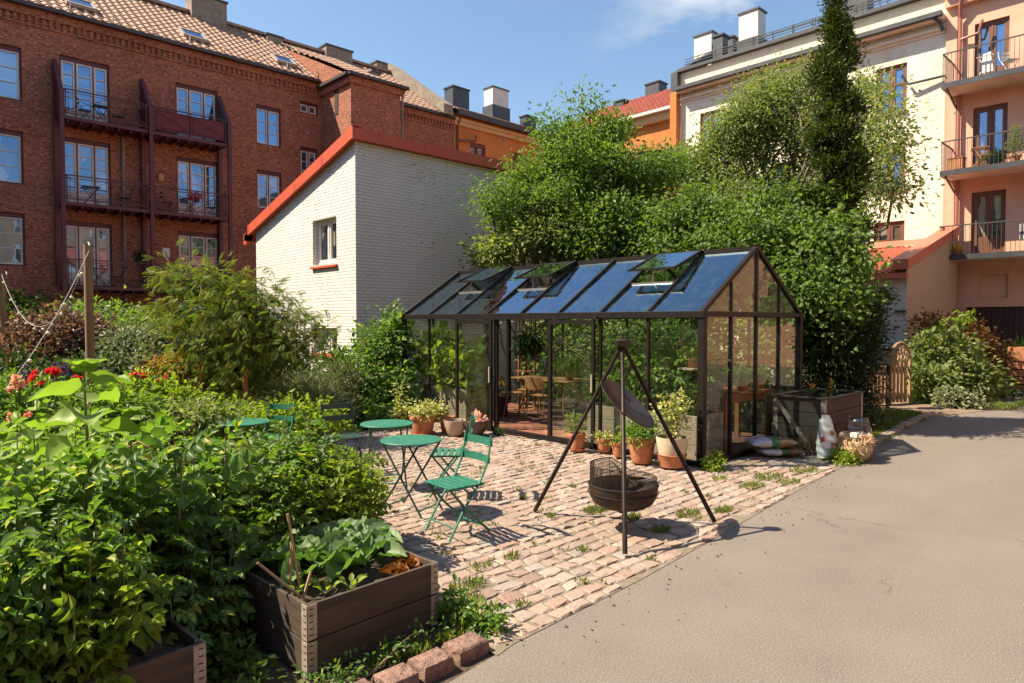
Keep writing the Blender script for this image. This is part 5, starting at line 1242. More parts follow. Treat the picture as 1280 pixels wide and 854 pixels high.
def upright_bag(label, loc, rz, w, dpt, h, lean, m, seed, stripe=True, name='woven_bag'):
    t = thing(name, label, 'bag', loc, rz); t.rotation_euler = (lean, 0, rz); rng = np.random.default_rng(seed); ph = rng.random(6) * 6
    n, mz = 36, 22
    def pt(a, k):
        z = h * k / mz; f = k / mz; w_ = w * (1 - .35 * f ** 3) * (.88 + .12 * math.sin(PI * min(1, f * 1.5))); d_ = dpt * (1 - .85 * f ** 2.2)
        c, s = math.cos(a), math.sin(a); e = .55
        x = w_ / 2 * math.copysign(abs(c) ** e, c); y = d_ / 2 * math.copysign(abs(s) ** e, s)
        wr = .012 * math.sin(5 * a + 7 * f + ph[0]) * f + .008 * math.sin(11 * f * 3 + ph[1] + 3 * a)
        return (x + wr, y + wr, z + .03 * math.sin(2 * a + ph[2]) * f)
    q = MB(); vs = [pt(2 * PI * i / n, k) for k in range(mz + 1) for i in range(n)]
    q.add(vs, [(k * n + i, k * n + (i + 1) % n, (k + 1) * n + (i + 1) % n, (k + 1) * n + i) for k in range(mz) for i in range(n)]); q.build('bag_body', M[m], t, smooth=70)
    if stripe:
        for z0, z1, xa, xb, mm, nm in ((.10, .2, .0, .12, 'brownink', 'brown_band'), (.30, .36, .02, .08, 'brownink', 'brown_mark'), (.22, .29, -.15, -.08, 'redink', 'red_mark')):
            q = MB(); rows = 6; cols = 6; vs = []
            for i in range(rows + 1):
                for j in range(cols + 1):
                    k = (z0 + (z1 - z0) * i / rows) / h * mz; xx = xa + (xb - xa) * j / cols
                    f = k / mz; w_ = w * (1 - .35 * f ** 3) * (.88 + .12 * math.sin(PI * min(1, f * 1.5))) / 2; cc = max(-.999, min(.999, xx / w_)); a = -math.acos(math.copysign(abs(cc) ** (1 / .55), cc)); p = pt(a, k); vs.append((p[0], p[1] - .006, p[2]))
            q.add(vs, [(i * (cols + 1) + j, i * (cols + 1) + j + 1, (i + 1) * (cols + 1) + j + 1, (i + 1) * (cols + 1) + j) for i in range(rows) for j in range(cols)]); q.build(nm, M[mm], t, fix=False)
    return t
upright_bag('slumped white woven bag with brown print leaning on the compost bin', (9.52, 3.70, .03), dirv + .1, .27, .2, .56, -.12, 'plasticwhite', 2)
upright_bag('crumpled clear brownish plastic bag behind the straw basket', (10.25, 3.58, .03), dirv - .3, .42, .25, .50, .15, 'clearplastic', 5, False, 'plastic_bag')
bk = thing('basket', 'wicker basket stuffed with dried straw at the edge of the road', 'basket', (9.72, 3.42, .02))
q = MB(); q.lathe([(0, 0), (.13, 0), (.19, .06), (.22, .16), (.20, .26), (.18, .27), (.19, .16), (.1, .03), (0, .03)], n=28); q.build('basket_body', M['straw'], bk, smooth=40)
rng = np.random.default_rng(9); n = 900; a = rng.random(n) * 2 * PI; r = .2 * np.sqrt(rng.random(n)); P = np.stack([np.cos(a) * r, np.sin(a) * r, .12 + .2 * rng.random(n)], 1)
leafobj('straw', P, np.stack([np.cos(a) * .8, np.sin(a) * .8, rng.normal(size=n) * .6 - .1], 1), rng.normal(size=(n, 3)), .04 + .06 * rng.random(n), T_lance(.14, .01, .35), M['straw'], bk)
q = MB(); q.lathe([(.19, .155), (.222, .16), (.222, .19), (.19, .19)], n=28); q.build('band', M['straw'], bk)
q = MB(); q.box(-.07, .03, -.05, .04, .31, .37); q.build('white_carton', M['plasticwhite'], bk, bevel=.004)
hb = thing('plant_pot', 'round pale pot bulging behind the straw basket', 'plant pot', (9.98, 3.50, .02)); q = MB(); q.lathe([(0, 0), (.12, 0), (.21, .08), (.24, .2), (.21, .31), (.18, .33), (.17, .3), (0, .3)], n=28); q.build('pot', M['beigepot'], hb, smooth=40)
bush('shrub', 'low fresh green weed at the foot of the straw basket', (9.45, 3.46, 0), .16, .16, 40, 14, .05, 'L_bright', 31, cat='weed', cr=.05)
bush('shrub', 'dry reddish heather clump between compost bin and white bag', (9.62, 4.02, .02), .16, .34, 40, 16, .04, 'L_copper', 32, tmpl=LA, cat='dried plant', cr=.05)

# ------------------------------------------------------------------ inside the greenhouse
tb = thing('dining_table', 'honey coloured wooden table with splayed legs inside the greenhouse', 'table', (9.85, 9.2, .035))
q = MB(); q.box(-.38, .38, -.78, .78, .715, .745); q.build('tabletop', M['ply'], tb, bevel=.006)
for sy in (-1, 1):
    for sx in (-1, 1):
        q = MB(); q.tube([(sx * .12, sy * .45, .71), (sx * .33, sy * .62, .0)], [.028, .02], 8); q.build('leg', M['ply'], tb, smooth=50)
q = MB(); q.box(-.02, .02, -.5, .5, .12, .16); q.build('stretcher', M['ply'], tb)
def shell_chair(label, loc, rz):
    t = thing('shell_chair', label, 'chair', loc, rz, 'honey plywood chairs inside the greenhouse')
    q = MB(); n = 10
    vs = [(x, y, .44 + .02 * (x / .2) ** 2 - .01 * math.cos(y * 6) + dz) for dz in (0, .012) for x in np.linspace(-.2, .2, n) for y in np.linspace(-.19, .21, n)]
    F_ = [(i * n + j, (i + 1) * n + j, (i + 1) * n + j + 1, i * n + j + 1) for i in range(n - 1) for j in range(n - 1)]
    q.add(vs, F_ + [tuple(n * n + k for k in f[::-1]) for f in F_]); q.build('seat', M['ply'], t, smooth=50)
    q = MB(); vs = [(x, -.21 - .06 * (1 - (x / .22) ** 2) - (z - .6) * .12 + dy, z - .05 * abs(x / .22) ** 3 * (1 if z > .7 else -1)) for dy in (0, .012) for x in np.linspace(-.21, .21, n) for z in np.linspace(.58, .82, 6)]
    F_ = [(i * 6 + j, (i + 1) * 6 + j, (i + 1) * 6 + j + 1, i * 6 + j + 1) for i in range(n - 1) for j in range(5)]
    q.add(vs, F_ + [tuple(n * 6 + k for k in f[::-1]) for f in F_]); q.build('backrest', M['ply'], t, smooth=50)
    for sx in (-1, 1):
        q = MB(); q.tube([(sx * .21, .20, 0), (sx * .17, .14, .43)], .011, 6); q.build('leg', M['chairsteel'], t)
        q = MB(); q.tube([(sx * .21, -.24, 0), (sx * .17, -.15, .43), (sx * .16, -.2, .5), (sx * .15, -.235, .72)], .011, 6); q.build('leg', M['chairsteel'], t)
    return t
shell_chair('honey plywood chair at the left end of the greenhouse table', (9.28, 9.72, .035), math.radians(-120))
shell_chair('honey plywood chair on the near side of the greenhouse table', (9.33, 8.98, .035), math.radians(-80))
bn = thing('bench', 'low dark bench with a pale plank just inside the greenhouse door', 'bench', (9.0, 10.2, .03))
q = MB(); q.box(-.2, .2, -.5, .5, .40, .45); q.build('seat', M['fencewood'], bn)
for sy in (-1, 1): q = MB(); q.box(-.18, .18, sy * .42 - .02, sy * .42 + .02, 0, .4); q.build('leg', M['greywood'], bn)
ld = thing('wooden_rack', 'tall slim wooden ladder rack standing at the back of the greenhouse', 'rack', (10.3, 10.35, .03))
q = MB()
for y in (-.24, .24): q.box(-.02, .02, y - .02, y + .02, 0, 1.95)
q.box(-.02, .02, .0, .03, 0, 1.9)
q.build('rail', M['rustwood'], ld); q = MB()
for z in (.4, .8, 1.2, 1.6): q.box(-.12, .12, -.22, .22, z, z + .02)
q.build('shelf', M['rustwood'], ld)
pt_ = thing('potting_table', 'orange-brown potting table crowded with pots behind the gable glass', 'table', (9.45, 5.15, .035))
q = MB(); q.box(-.65, .85, -.32, .32, .78, .82); q.build('tabletop', M['rustwood'], pt_); q = MB(); q.box(-.6, .8, -.28, .28, .68, .775); q.build('apron', M['rustwood'], pt_)
for sx in (-.58, .78):
    for sy in (-.26, .26): q = MB(); q.box(sx - .035, sx + .035, sy - .035, sy + .035, 0, .68); q.build('leg', M['rustwood'], pt_)
sh = thing('wall_shelf', 'slim shelf of pots hung across the gable glass', 'shelf', (8.35, 5.0, 1.25)); q = MB(); q.box(-.35, .5, -.12, .12, 0, .02); q.build('board', M['palewood'], sh)
q = MB(); q.tube([(-.3, 0, 0), (-.3, 0, .72)], .004, 4); q.tube([(.45, 0, 0), (.45, 0, .72)], .004, 4); q.build('hanger', M['steel'], sh)
for i, (x, y, z, r, h, pm) in enumerate([(8.2, 5.0, 1.27, .09, .14, 'L_bright'), (8.55, 5.0, 1.27, .08, .13, 'L_dark'), (9.0, 5.05, .857, .10, .16, 'L_bright'), (9.25, 5.2, .857, .09, .14, 'L_potato'), (9.6, 5.0, .857, .11, .16, 'L_bright'), (9.95, 5.2, .857, .10, .15, 'L_pale'), (10.15, 5.0, .857, .09, .14, 'L_bright')]):
    lab = ['small pot of bright leaves at the window end of the hanging shelf', 'small pot of dark leaves on the hanging shelf', 'terracotta pot at the left end of the potting table', 'terracotta pot of dark seedlings on the potting table', 'widest leafy pot in the middle of the potting table', 'pale leafed pot on the potting table', 'bushy pot at the right end of the potting table'][i]
    pot(lab, (x, y, z), r, h, 'terracotta', group='pots inside the greenhouse gable', seed=40 + i, n=16, plant=dict(lobes=[(0, 0, .1, .14, .12)], ncl=24, per=12, size=.05, m=pm, cr=.04))
pot('orange pot on the far end of the greenhouse table', (9.75, 8.62, .783), .1, .15, 'terracotta', group='pots inside the greenhouse', seed=51, n=16, plant=dict(lobes=[(0, 0, .15, .2, .2)], ncl=34, per=12, size=.09, m='L_bright', cr=.06, tmpl=LA))
jj = thing('glass_jar', 'clear glass jar on the potting table', 'jar', (9.78, 4.9, .857)); q = MB(); q.lathe([(0, 0), (.05, 0), (.06, .12), (.03, .2), (.045, .28), (.042, .28), (.027, .2), (.056, .12), (0, .01)], n=16); q.build('jar_body', M['clearplastic'], jj, smooth=60)
sg = thing('string_lights', 'string of pale round bulbs looped under the greenhouse roof', 'string lights', (8.6, 8, 2.0)); q = MB(); bl = MB(); N_ = 13
pts = []
for k in range(N_ * 3 + 1):
    y = 6.0 + 4.6 * k / (N_ * 3); pts.append((8.55 - 8.6 + .1 * math.sin(k), y - 8, -.02 - .06 * abs(math.sin(k * PI / 6))))
q.tube(pts, .004, 4); q.build('cable', M['slot'], sg)
for k in range(1, N_ * 3, 3): bl.ball((pts[k][0], pts[k][1], pts[k][2] - .05), .022, 10, 8)
bl.build('bulb', M['bulb'], sg, smooth=80)
# plants inside
bush('tomato_plant', 'dense dark leafy tomato plants filling the right glass bay', (8.45, 5.8, .55), .4, 1.3, 330, 14, .085, 'L_potato', 61, cat='plant', cr=.11, lobes=[(8.4, 5.2, 1.1, .33, .35, .55), (8.4, 5.9, 1.2, .33, .4, .6), (8.45, 6.5, 1.15, .33, .35, .55), (8.5, 5.6, 1.6, .3, .5, .25)], stems=14)
bush('cucumber_plant', 'tall cucumber vine with broad pale leaves in the left glass bay', (8.45, 10.3, .55), .35, 1.3, 110, 8, .15, 'L_bright', 62, tmpl=HE, cat='plant', cr=.12, lobes=[(8.3, 9.9, 1.1, .25, .3, .5), (8.3, 10.6, 1.2, .28, .4, .6), (8.3, 11.0, 1.2, .25, .3, .6)], stems=9, up=.2)
bush('foliage_plant', 'dark leafy climber against the back glass of the greenhouse', (10.5, 7.3, .03), .3, 1.7, 150, 12, .09, 'L_dark', 63, cat='plant', cr=.12, lobes=[(10.45, 6.6, .9, .2, .5, .8), (10.45, 7.5, 1.1, .2, .5, .8), (10.4, 8.2, .7, .22, .3, .5)], stems=8)
bush('hanging_fern', 'feathery fern hanging from the greenhouse roof', (9.9, 9.9, 1.25), .2, .4, 40, 12, .16, 'L_dark', 64, tmpl=LA, cat='fern', cr=.07, droop=.9, lobes=[(9.9, 9.9, 1.45, .16, .16, .2)], stems=5)

# ------------------------------------------------------------------ timber poles and festoon wire
for i, (x, y, h, r, lab) in enumerate([(2.14, 10.4, 2.93, .055, 'tall round timber pole with a wire clip, in front of the balconies'), (1.79, 14.86, 2.76, .06, 'leaning timber pole at the left edge of the garden')]):
    t = thing('timber_pole', lab, 'pole', (x, y, 0), 0, 'timber poles carrying the light string'); q = MB(); q.tube([(0, 0, -.1), (-.02 if i else 0, 0, h * .5), (-.10 if i else 0, .03, h)], [r, r, r * .95], 12); q.build('shaft', M['pole'], t, smooth=60)
    q = MB(); q.tube([(-.0, -.06, h - .1), (0, -.08, h - .02), (0, 0, h + .03)], .008, 5); q.build('hook', M['zinc'], t)
fs = thing('festoon_wire', 'sagging pale light string slung between the two timber poles', 'light string', (2.0, 12.5, 1.9)); q = MB(); bl = MB(); pts = []
for k in range(31):
    f = k / 30; p = Vector((2.14, 10.35, 2.85)).lerp(Vector((1.72, 14.86, 2.76)), f); p.z -= 1.15 * 4 * f * (1 - f) * .85; pts.append(p - Vector((2.0, 12.5, 1.9)))
q.tube(pts, .004, 5); q.build('cable', M['cord'], fs)
for k in range(2, 30, 3): bl.ball(pts[k] - Vector((0, 0, .05)), .024, 8, 6)
bl.build('bulb', M['bulb'], fs, smooth=80)
fs2 = thing('festoon_wire', 'light string running from the taller pole up to the left balconies', 'light string', (0.5, 12.5, 1.9)); q = MB(); pts = []
for k in range(21):
    f = k / 20; p = Vector((2.14, 10.35, 2.85)).lerp(Vector((1.0, 8.6, 1.2)), f); p.z -= .5 * f * (1 - f); pts.append(p - Vector((.5, 12.5, 1.9)))
q.tube(pts, .004, 5); q.build('cable', M['cord'], fs2); bl = MB()
for k in range(3, 20, 4): bl.ball(pts[k] - Vector((0, 0, .05)), .024, 8, 6)
bl.build('bulb', M['bulb'], fs2, smooth=80)
for i, (px, py, w_, h_, lab) in enumerate([(148, 618, .065, .36, 'narrow wire hoop standing in the leafy bed'), (174, 620, .10, .36, 'wider wire hoop standing in the leafy bed')]):
    p = atD(px, 600, 4.3 + .2 * i); t = thing('garden_hoop', lab, 'hoop', (p.x, p.y, .5), dirv, 'wire hoops in the bed'); q = MB(); q.tube([(-w_, 0, -.3), (-w_, 0, .48), (-w_ * .7, 0, .56), (0, 0, .60), (w_ * .7, 0, .56), (w_, 0, .48), (w_, 0, -.3)], .006, 6); q.build('wire', M['cane'], t, smooth=60)
for i, (x, y, tx, ty, h) in enumerate([(1.78, 3.62, -.06, .05, .44), (1.72, 3.66, .02, .0, .30), (1.80, 3.50, -.28, .12, .22), (1.70, 3.50, .1, .05, .12)]):
    q = MB(); q.tube([(0, 0, -.08), (tx, ty, h)], .008, 6); o = q.build('bamboo_cane', M['cane']); o.location = (x, y, .36)
    tag(o, ['tallest bamboo cane leaning in the near corner of the plank bed', 'upright middle bamboo cane in the plank bed', 'bamboo cane slanting low across the others in the plank bed', 'short cane lying almost flat at the corner of the plank bed'][i], 'cane', 'bamboo canes in the plank bed')

# ------------------------------------------------------------------ gate, mailbox, crate, right side things
gt = thing('garden_gate', 'light wooden picket gate with round latticed arch by the leafy bush', 'gate', (16.9, 5.25, 0), math.radians(-18))
q = MB()
for k in range(11): x = -.75 + k * .13; q.box(x, x + .085, -.012, .012, .04, 1.0)
q.build('picket', M['fencewood'], gt); q = MB(); q.box(-.75, .7, .013, .04, .2, .28); q.box(-.75, .7, .013, .04, .82, .9); q.build('rail', M['fencewood'], gt)
q = MB(); ac = Vector((.42, .0, 1.0)); q.tube([ac + Vector((.34 * math.cos(t), 0, .42 * math.sin(t))) for t in np.linspace(0, PI, 17)], .03, 6)
for t in (-.22, -.11, 0, .11, .22): hh_ = .42 * math.sqrt(1 - (t / .34) ** 2); q.bar(ac + Vector((t - .1, 0, 0)), ac + Vector((t + .05, 0, hh_)), .02, .015); q.bar(ac + Vector((t + .1, .02, 0)), ac + Vector((t - .05, .02, hh_)), .02, .015)
q.box(.06, .10, -.03, .03, 0, 1.02); q.box(.74, .78, -.03, .03, 0, 1.02); q.build('arch', M['fencewood'], gt)
mlb = thing('mailbox', 'black mailbox on a post in front of the wooden gate', 'mailbox', (16.1, 5.0, 0)); q = MB(); q.box(-.18, .18, -.12, .12, .95, 1.32); q.build('box', M['blackplastic'], mlb, bevel=.01)
q = MB(); q.box(-.03, .03, -.03, .03, 0, .95); q.build('post', M['greywood'], mlb); q = MB(); q.box(-.21, .21, -.15, .15, 1.322, 1.345); q.build('lid', M['blackplastic'], mlb)
p = onZ(1258, 497); cr1 = thing('wooden_crate', 'tall orange slatted wooden planter crate in front of the garage', 'crate', (22.6, 3.6, 0), .1)
for k in range(6):
    z = .05 + k * .2
    for (a, b_, c, e) in ((-.4, .4, -.4, -.37), (-.4, .4, .37, .4), (-.4, -.37, -.37, .37), (.37, .4, -.37, .37)):
        q = MB(); q.box(a, b_, c, e, z, z + .17); q.build('slat', M['cratewood'], cr1)
q = MB()
for sx in (-1, 1):
    for sy in (-1, 1): q.box(sx * .36 - .03, sx * .36 + .03, sy * .36 - .03, sy * .36 + .03, 0, 1.22)
q.build('corner_post', M['cratewood'], cr1); q = MB(); q.box(-.365, .365, -.365, .365, .9, 1.0); q.build('soil', M['soil'], cr1)
st_ = thing('plant_stand', 'thin white metal tripod stand behind the orange crate', 'stand', (24.0, 3.7, 0))
for a in (0, 2.1, 4.2): q = MB(); q.tube([(.45 * math.cos(a), .45 * math.sin(a), 0), (.03 * math.cos(a), .03 * math.sin(a), 1.75)], .02, 6); q.build('leg', M['sash'], st_)
q = MB(); q.tube([(0, 0, 1.7), (0, 0, 1.95)], .02, 6); q.build('finial', M['sash'], st_)
raised_bed('raised_bed', 'low pale plank bed at the right edge of the photo beside the orange crate', (21.4, 2.35, 0), -.2, 1.6, .9, 2, wood='fencewood', group='pallet collar raised beds')
q = MB(); rr = random.Random(2); pts = [(0, 0, .03)]
for k in range(50): a = k * .5; pts.append((.3 * math.cos(a) * (1 - k * .006), .12 * math.sin(a), .03 + k * .006))
q.tube(pts, .018, 6); o = q.build('garden_hose', M['redclay'], smooth=60); o.location = (20.6, 3.0, 0); tag(o, 'coiled reddish garden hose on the ground near the orange crate', 'hose')

# balcony furniture on the salmon house and the brick block
def folding_table(label, loc, rz, m, w=.5, d=.5, h=.72):
    t = thing('balcony_table', label, 'table', loc, rz, 'small folding tables on balconies'); q = MB()
    for k in range(7): x = -w / 2 + k * w / 7; q.box(x, x + w / 7 - .015, -d / 2, d / 2, h - .02, h)
    q.build('tabletop', M[m], t); 
    for sy in (-1, 1):
        q = MB(); q.bar((-w / 2, sy * d * .4, 0), (w / 2 - .05, sy * d * .4, h - .02), .03, .025); q.build('leg', M[m], t)
        q = MB(); q.bar((w / 2, sy * d * .36, 0), (-w / 2 + .05, sy * d * .36, h - .02), .03, .025); q.build('leg', M[m], t)
    return t
folding_table('wooden folding table on the middle salmon balcony', (27.25, 5.75, 7.03), .3 + PI / 2, 'ply')
folding_table('white draped table on the top salmon balcony', (27.2, 5.6, 9.99), PI / 2, 'sash')
bistro_chair('white folding chair on the top salmon balcony', (27.25, 5.0, 9.99), 2.4, 'sash', 'folding chairs on balconies')
q = MB(); q.prism([(0, 0, 0), (.35, 0, 0), (.3, 0, .62), (.08, 0, .66)], (0, .05, 0)); o = q.build('draped_cloth', M['whitecloth']); o.location = (27.0, 5.35, 10.15); o.rotation_euler = (0, 0, PI / 2); tag(o, 'white cloth hung over the chair on the top salmon balcony', 'cloth')
q = MB(); q.box(-.025, .025, -.55, .55, 0, .5); o = q.build('balcony_cushion', M['whitecloth']); o.location = (26.9, 4.0, 4.55); tag(o, 'white striped cushion hanging behind the lowest salmon balcony railing', 'cushion')
q = MB()
for k in range(8): q.box(-.03, -.027, -.53 + k * .14, -.53 + k * .14 + .06, 0, .5)
s_ = q.build('stripes', M['darkmetal'], o)
bxx = thing('balcony_crate', 'orange wooden crate at the corner of the middle salmon balcony', 'crate', (27.0, 6.35, 7.03)); q = MB(); q.box(-.2, .2, -.22, .22, 0, .42); q.build('crate_body', M['cratewood'], bxx, bevel=.01); q = MB(); q.box(-.22, .22, -.24, .24, .42, .45); q.build('lid', M['cratewood'], bxx)
pot('tall green plant in a terracotta pot on the middle salmon balcony', (27.1, 4.75, 7.03), .17, .26, 'terracotta', group='pots on the balconies', seed=71, n=16, plant=dict(lobes=[(0, 0, .35, .2, .35), (0, 0, .8, .14, .3)], ncl=60, per=14, size=.06, m='L_pale', cr=.06))
pot('spiky plant in a green pot on the middle salmon balcony', (27.0, 5.3, 7.03), .17, .25, 'bgreen', group='pots on the balconies', seed=72, n=16, plant=dict(lobes=[(0, 0, .1, .3, .12)], ncl=30, per=12, size=.16, m='L_dark', cr=.05, tmpl=LA))
pot('yellow flowers at the left end of the lowest salmon balcony', (27.0, 6.3, 4.16), .18, .2, 'terracotta', group='pots on the balconies', seed=73, n=16, plant=dict(lobes=[(0, 0, .08, .22, .1)], ncl=24, per=12, size=.05, m='f_yellow', cr=.05))
k = 0
for x, zf, what in ((6.1, 9.48, 'c'), (7.3, 9.48, 'c'), (6.7, 9.48, 't'), (7.5, 6.34, 'c'), (6.3, 6.34, 't'), (9.0, 6.34, 'c'), (10.8, 6.34, 'c'), (9.9, 6.34, 't'), (7.2, 3.24, 'c'), (6.5, 3.24, 't')):
    lv = {9.48: 'top', 6.34: 'middle', 3.24: 'lowest'}[zf]; sd = 'left' if x < 8.3 else 'right'
    if what == 'c': bistro_chair(f'dark folding chair on the {lv} {sd} maroon balcony, at its {"left" if x in (6.1, 9.0) else "right"} end', (x, 30.0, zf + .005), 1.57 if x in (7.3, 7.5, 10.8, 7.2) else -1.57, 'darkmetal', 'dark chairs on the maroon balconies')
    else: folding_table(f'dark folding table on the {lv} {sd} maroon balcony', (x, 30.0, zf + .005), 0, 'darkmetal', .6, .45)
pot('red flowers on the middle right maroon balcony railing', (10.1, 29.75, 6.9), .12, .16, 'darkpot', group='pots on the balconies', seed=74, n=12, plant=dict(lobes=[(0, 0, .1, .3, .14)], ncl=30, per=8, size=.1, m='f_red', cr=.07))
pot('trailing plant on the lowest left maroon balcony', (7.9, 29.75, 4.1), .14, .18, 'darkpot', group='pots on the balconies', seed=75, n=12, plant=dict(lobes=[(0, 0, .2, .25, .25)], ncl=40, per=10, size=.1, m='L_dark', cr=.07))
# ================================================================== vegetation
def lobe(px, py, dep, rx, rz, ry=None):
    p = atD(px, py, dep); r = rx / 845 * dep; return (p.x, p.y, p.z, r, (ry / 845 * dep) if ry else r, rz / 845 * dep)
def base_of(px, dep): p = atD(px, 402.5, dep); return (p.x, p.y, 0)
tree('elder_tree', 'broad mid-green tree rising behind the greenhouse roof against the orange house', 'tree', base_of(705, 16.8),
     [lobe(655, 232, 16.6, 36, 30), lobe(640, 262, 16.3, 34, 34), lobe(694, 188, 16.8, 34, 38), lobe(742, 160, 17, 33, 42), lobe(765, 215, 16.8, 52, 50), lobe(700, 250, 16.4, 52, 44), lobe(812, 225, 17.4, 34, 40), lobe(838, 200, 18, 24, 26), lobe(725, 215, 16.2, 48, 42), lobe(790, 265, 16.6, 40, 30)],
     'x', 1500, 24, .108, 'L_tree', bark='bark', tr=.16, cr=.20, seed=1, stems=3, tmpl=T_ovate(.42, .06, .25), shell=2.6, rough=.25, twigs=170, clump=(9, .40, .62))
tree('pear_tree', 'tall pale-leaved tree in front of the cream house, behind the pointed conifer', 'tree', base_of(985, 19.5),
     [lobe(886, 205, 20, 32, 38), lobe(915, 165, 20, 32, 32), lobe(948, 132, 20, 34, 32), lobe(984, 108, 20, 34, 30), lobe(965, 175, 19.6, 50, 46), lobe(905, 245, 19.6, 44, 36), lobe(868, 215, 20, 22, 34), lobe(940, 215, 19.8, 44, 40), lobe(1010, 175, 19.6, 36, 46), lobe(1105, 130, 16, 12, 22), lobe(1025, 130, 20, 26, 36), lobe(1060, 150, 17, 24, 50), lobe(1098, 175, 14.5, 20, 40), lobe(1098, 225, 14.2, 28, 34), lobe(1125, 238, 14, 16, 16), lobe(1078, 112, 20, 14, 24), lobe(1000, 235, 19.3, 54, 46)],
     'x', 2700, 22, .10, 'L_pale', bark='barkgrey', tr=.17, cr=.26, seed=2, stems=2, tmpl=T_ovate(.5, .06, .2), shell=2.4, rough=.3, clump=(9, .50, .72), twigs=200)
# pointed conifer
cl = []
for py, r in ((-12, 3), (8, 7), (35, 11), (62, 15), (95, 19), (130, 22), (165, 25), (205, 28), (245, 31), (290, 34), (335, 42), (385, 42), (430, 40)): cl.append(lobe(1043 + .02 * py + (7 if len(cl) % 2 else -6) * (r > 12), py, 12.6, r, 24))
tree('conifer', 'dark narrow pointed conifer towering in front of the cream house', 'tree', base_of(1052, 12.6), cl, 'x', 3300, 20, .074, 'L_thuja', tr=.12, cr=.075, seed=3, tmpl=T_ovate(.42, .02, .1), droop=-.55, shell=3.6, up=.1, rough=.12, twigs=30, clump=(9, .45, .86), straight=True)
tree('lilac_bush', 'broad glossy-leaved lilac crowding over the back of the greenhouse ridge', 'shrub', base_of(950, 13.2),
     [lobe(828, 292, 14.8, 40, 34), lobe(880, 290, 14.3, 50, 42), lobe(945, 275, 13.4, 52, 44), lobe(935, 330, 13.3, 55, 50), lobe(1005, 295, 12.7, 48, 50), lobe(1045, 340, 11.7, 44, 52), lobe(1010, 385, 12.0, 50, 55), lobe(1056, 335, 11.6, 18, 46), lobe(1058, 385, 11.6, 18, 40), lobe(870, 345, 14, 60, 50), lobe(985, 345, 12.9, 50, 50), lobe(1052, 300, 11.9, 18, 34)],
     'x', 1500, 20, .096, 'L_lilac', bark='bark', tr=.10, cr=.16, seed=4, stems=4, tmpl=T_ovate(.72, .09, .25), shell=3.0, rough=.25, twigs=90, clump=(9, .46, .66))
tree('yew_bush', 'very dark evergreen bush between the compost bin and the wooden gate', 'shrub', base_of(1066, 11.9),
     [lobe(1040, 420, 12.0, 46, 58), lobe(1030, 465, 12.0, 36, 50), lobe(1062, 455, 11.8, 30, 56), lobe(1082, 425, 12.2, 16, 40), lobe(1062, 505, 11.9, 30, 30)],
     'x', 950, 24, .085, 'L_yew', tr=.08, cr=.12, seed=5, stems=3, tmpl=T_lance(.3), shell=3, rough=.3, twigs=60, droop=-.1)
for i, (lobes_, m_, sz, lab, s_) in enumerate([
    ([lobe(660, 300, 16.4, 42, 26), lobe(700, 295, 16.2, 40, 30), lobe(620, 318, 16.6, 30, 22)], 'L_pale', .11, 'loose shrub with pale leaves just above the left half of the greenhouse ridge', 6),
    ([lobe(765, 282, 15.6, 45, 38), lobe(805, 300, 15.4, 36, 34), lobe(735, 310, 15.8, 36, 24)], 'L_lilac', .12, 'dense green shrub above the middle of the greenhouse ridge', 7),
    ([(11.9, 6.0, 1.3, .8, 1.0, 1.3), (12.0, 7.6, 1.4, .8, 1.0, 1.4), (12.0, 9.2, 1.2, .8, 1.0, 1.3), (12.0, 10.8, 1.2, .8, 1.0, 1.3)], 'L_tree', .12, 'hedge-like shrub seen through the back glass of the greenhouse', 8),
    ([(14.5, 10.5, 1.5, 1.8, 1.8, 1.6), (17, 9, 1.6, 2.0, 2.2, 1.8)], 'L_dark', .14, 'dark shrub mass behind the greenhouse and the trees', 9)]):
    b_ = lobes_[0]; bush('shrub', lab, (b_[0], b_[1], 0), 1, 1, 380 if i != 2 else 520, 18, sz, m_, s_, lobes=lobes_, cr=.18, stems=16, stemr=.03)
bush('shrub', 'large shady bush filling the gap between the white outbuilding and the greenhouse', base_of(455, 13.2), 1, 1, 640, 20, .10, 'L_potato', 10,
     lobes=[lobe(478, 440, 13.6, 30, 40), lobe(492, 415, 13.9, 18, 28), lobe(445, 480, 12.9, 44, 40), lobe(488, 495, 13, 34, 40), lobe(412, 505, 12.4, 30, 30), lobe(455, 520, 12.4, 50, 24)], cr=.13, stems=22, stemr=.02, tmpl=T_ovate(.6, .08, .2))
# feathery small tree in the flower garden
tree('maple_tree', 'feathery olive-green small tree with arching fronds in the flower garden', 'tree', base_of(276, 10.6),
     [lobe(232, 345, 10.8, 30, 13), lobe(268, 352, 10.6, 34, 16), lobe(300, 366, 10.5, 42, 20), lobe(240, 382, 10.6, 42, 18), lobe(335, 388, 10.4, 34, 20), lobe(285, 400, 10.3, 52, 24), lobe(365, 405, 10.2, 24, 18), lobe(330, 430, 10.3, 46, 24), lobe(265, 440, 10.5, 50, 28), lobe(310, 470, 10.4, 44, 26), lobe(225, 470, 10.7, 20, 24), lobe(392, 425, 10.2, 14, 18), lobe(280, 490, 10.5, 40, 20), lobe(222, 402, 10.6, 22, 10)],
     'x', 520, 7, .21, 'L_maple', bark='bark', tr=.06, cr=.13, seed=11, stems=1, tmpl=T_frond(8), shell=1.9, droop=.45, rough=.3, up=1.1, twigs=200)
for i, (px, dx) in enumerate(((250, 0), (306, 0))):
    b_ = base_of(px, 10.0); q = MB(); q.tube([(0, 0, -.1), (0, 0, 1.25)], .04, 10); o = q.build('timber_stake', M['rustwood'], smooth=60); o.location = b_; tag(o, ['orange-brown stake left of the feathery tree trunk', 'orange-brown stake right of the feathery tree trunk'][i], 'stake', 'stakes by the feathery tree')
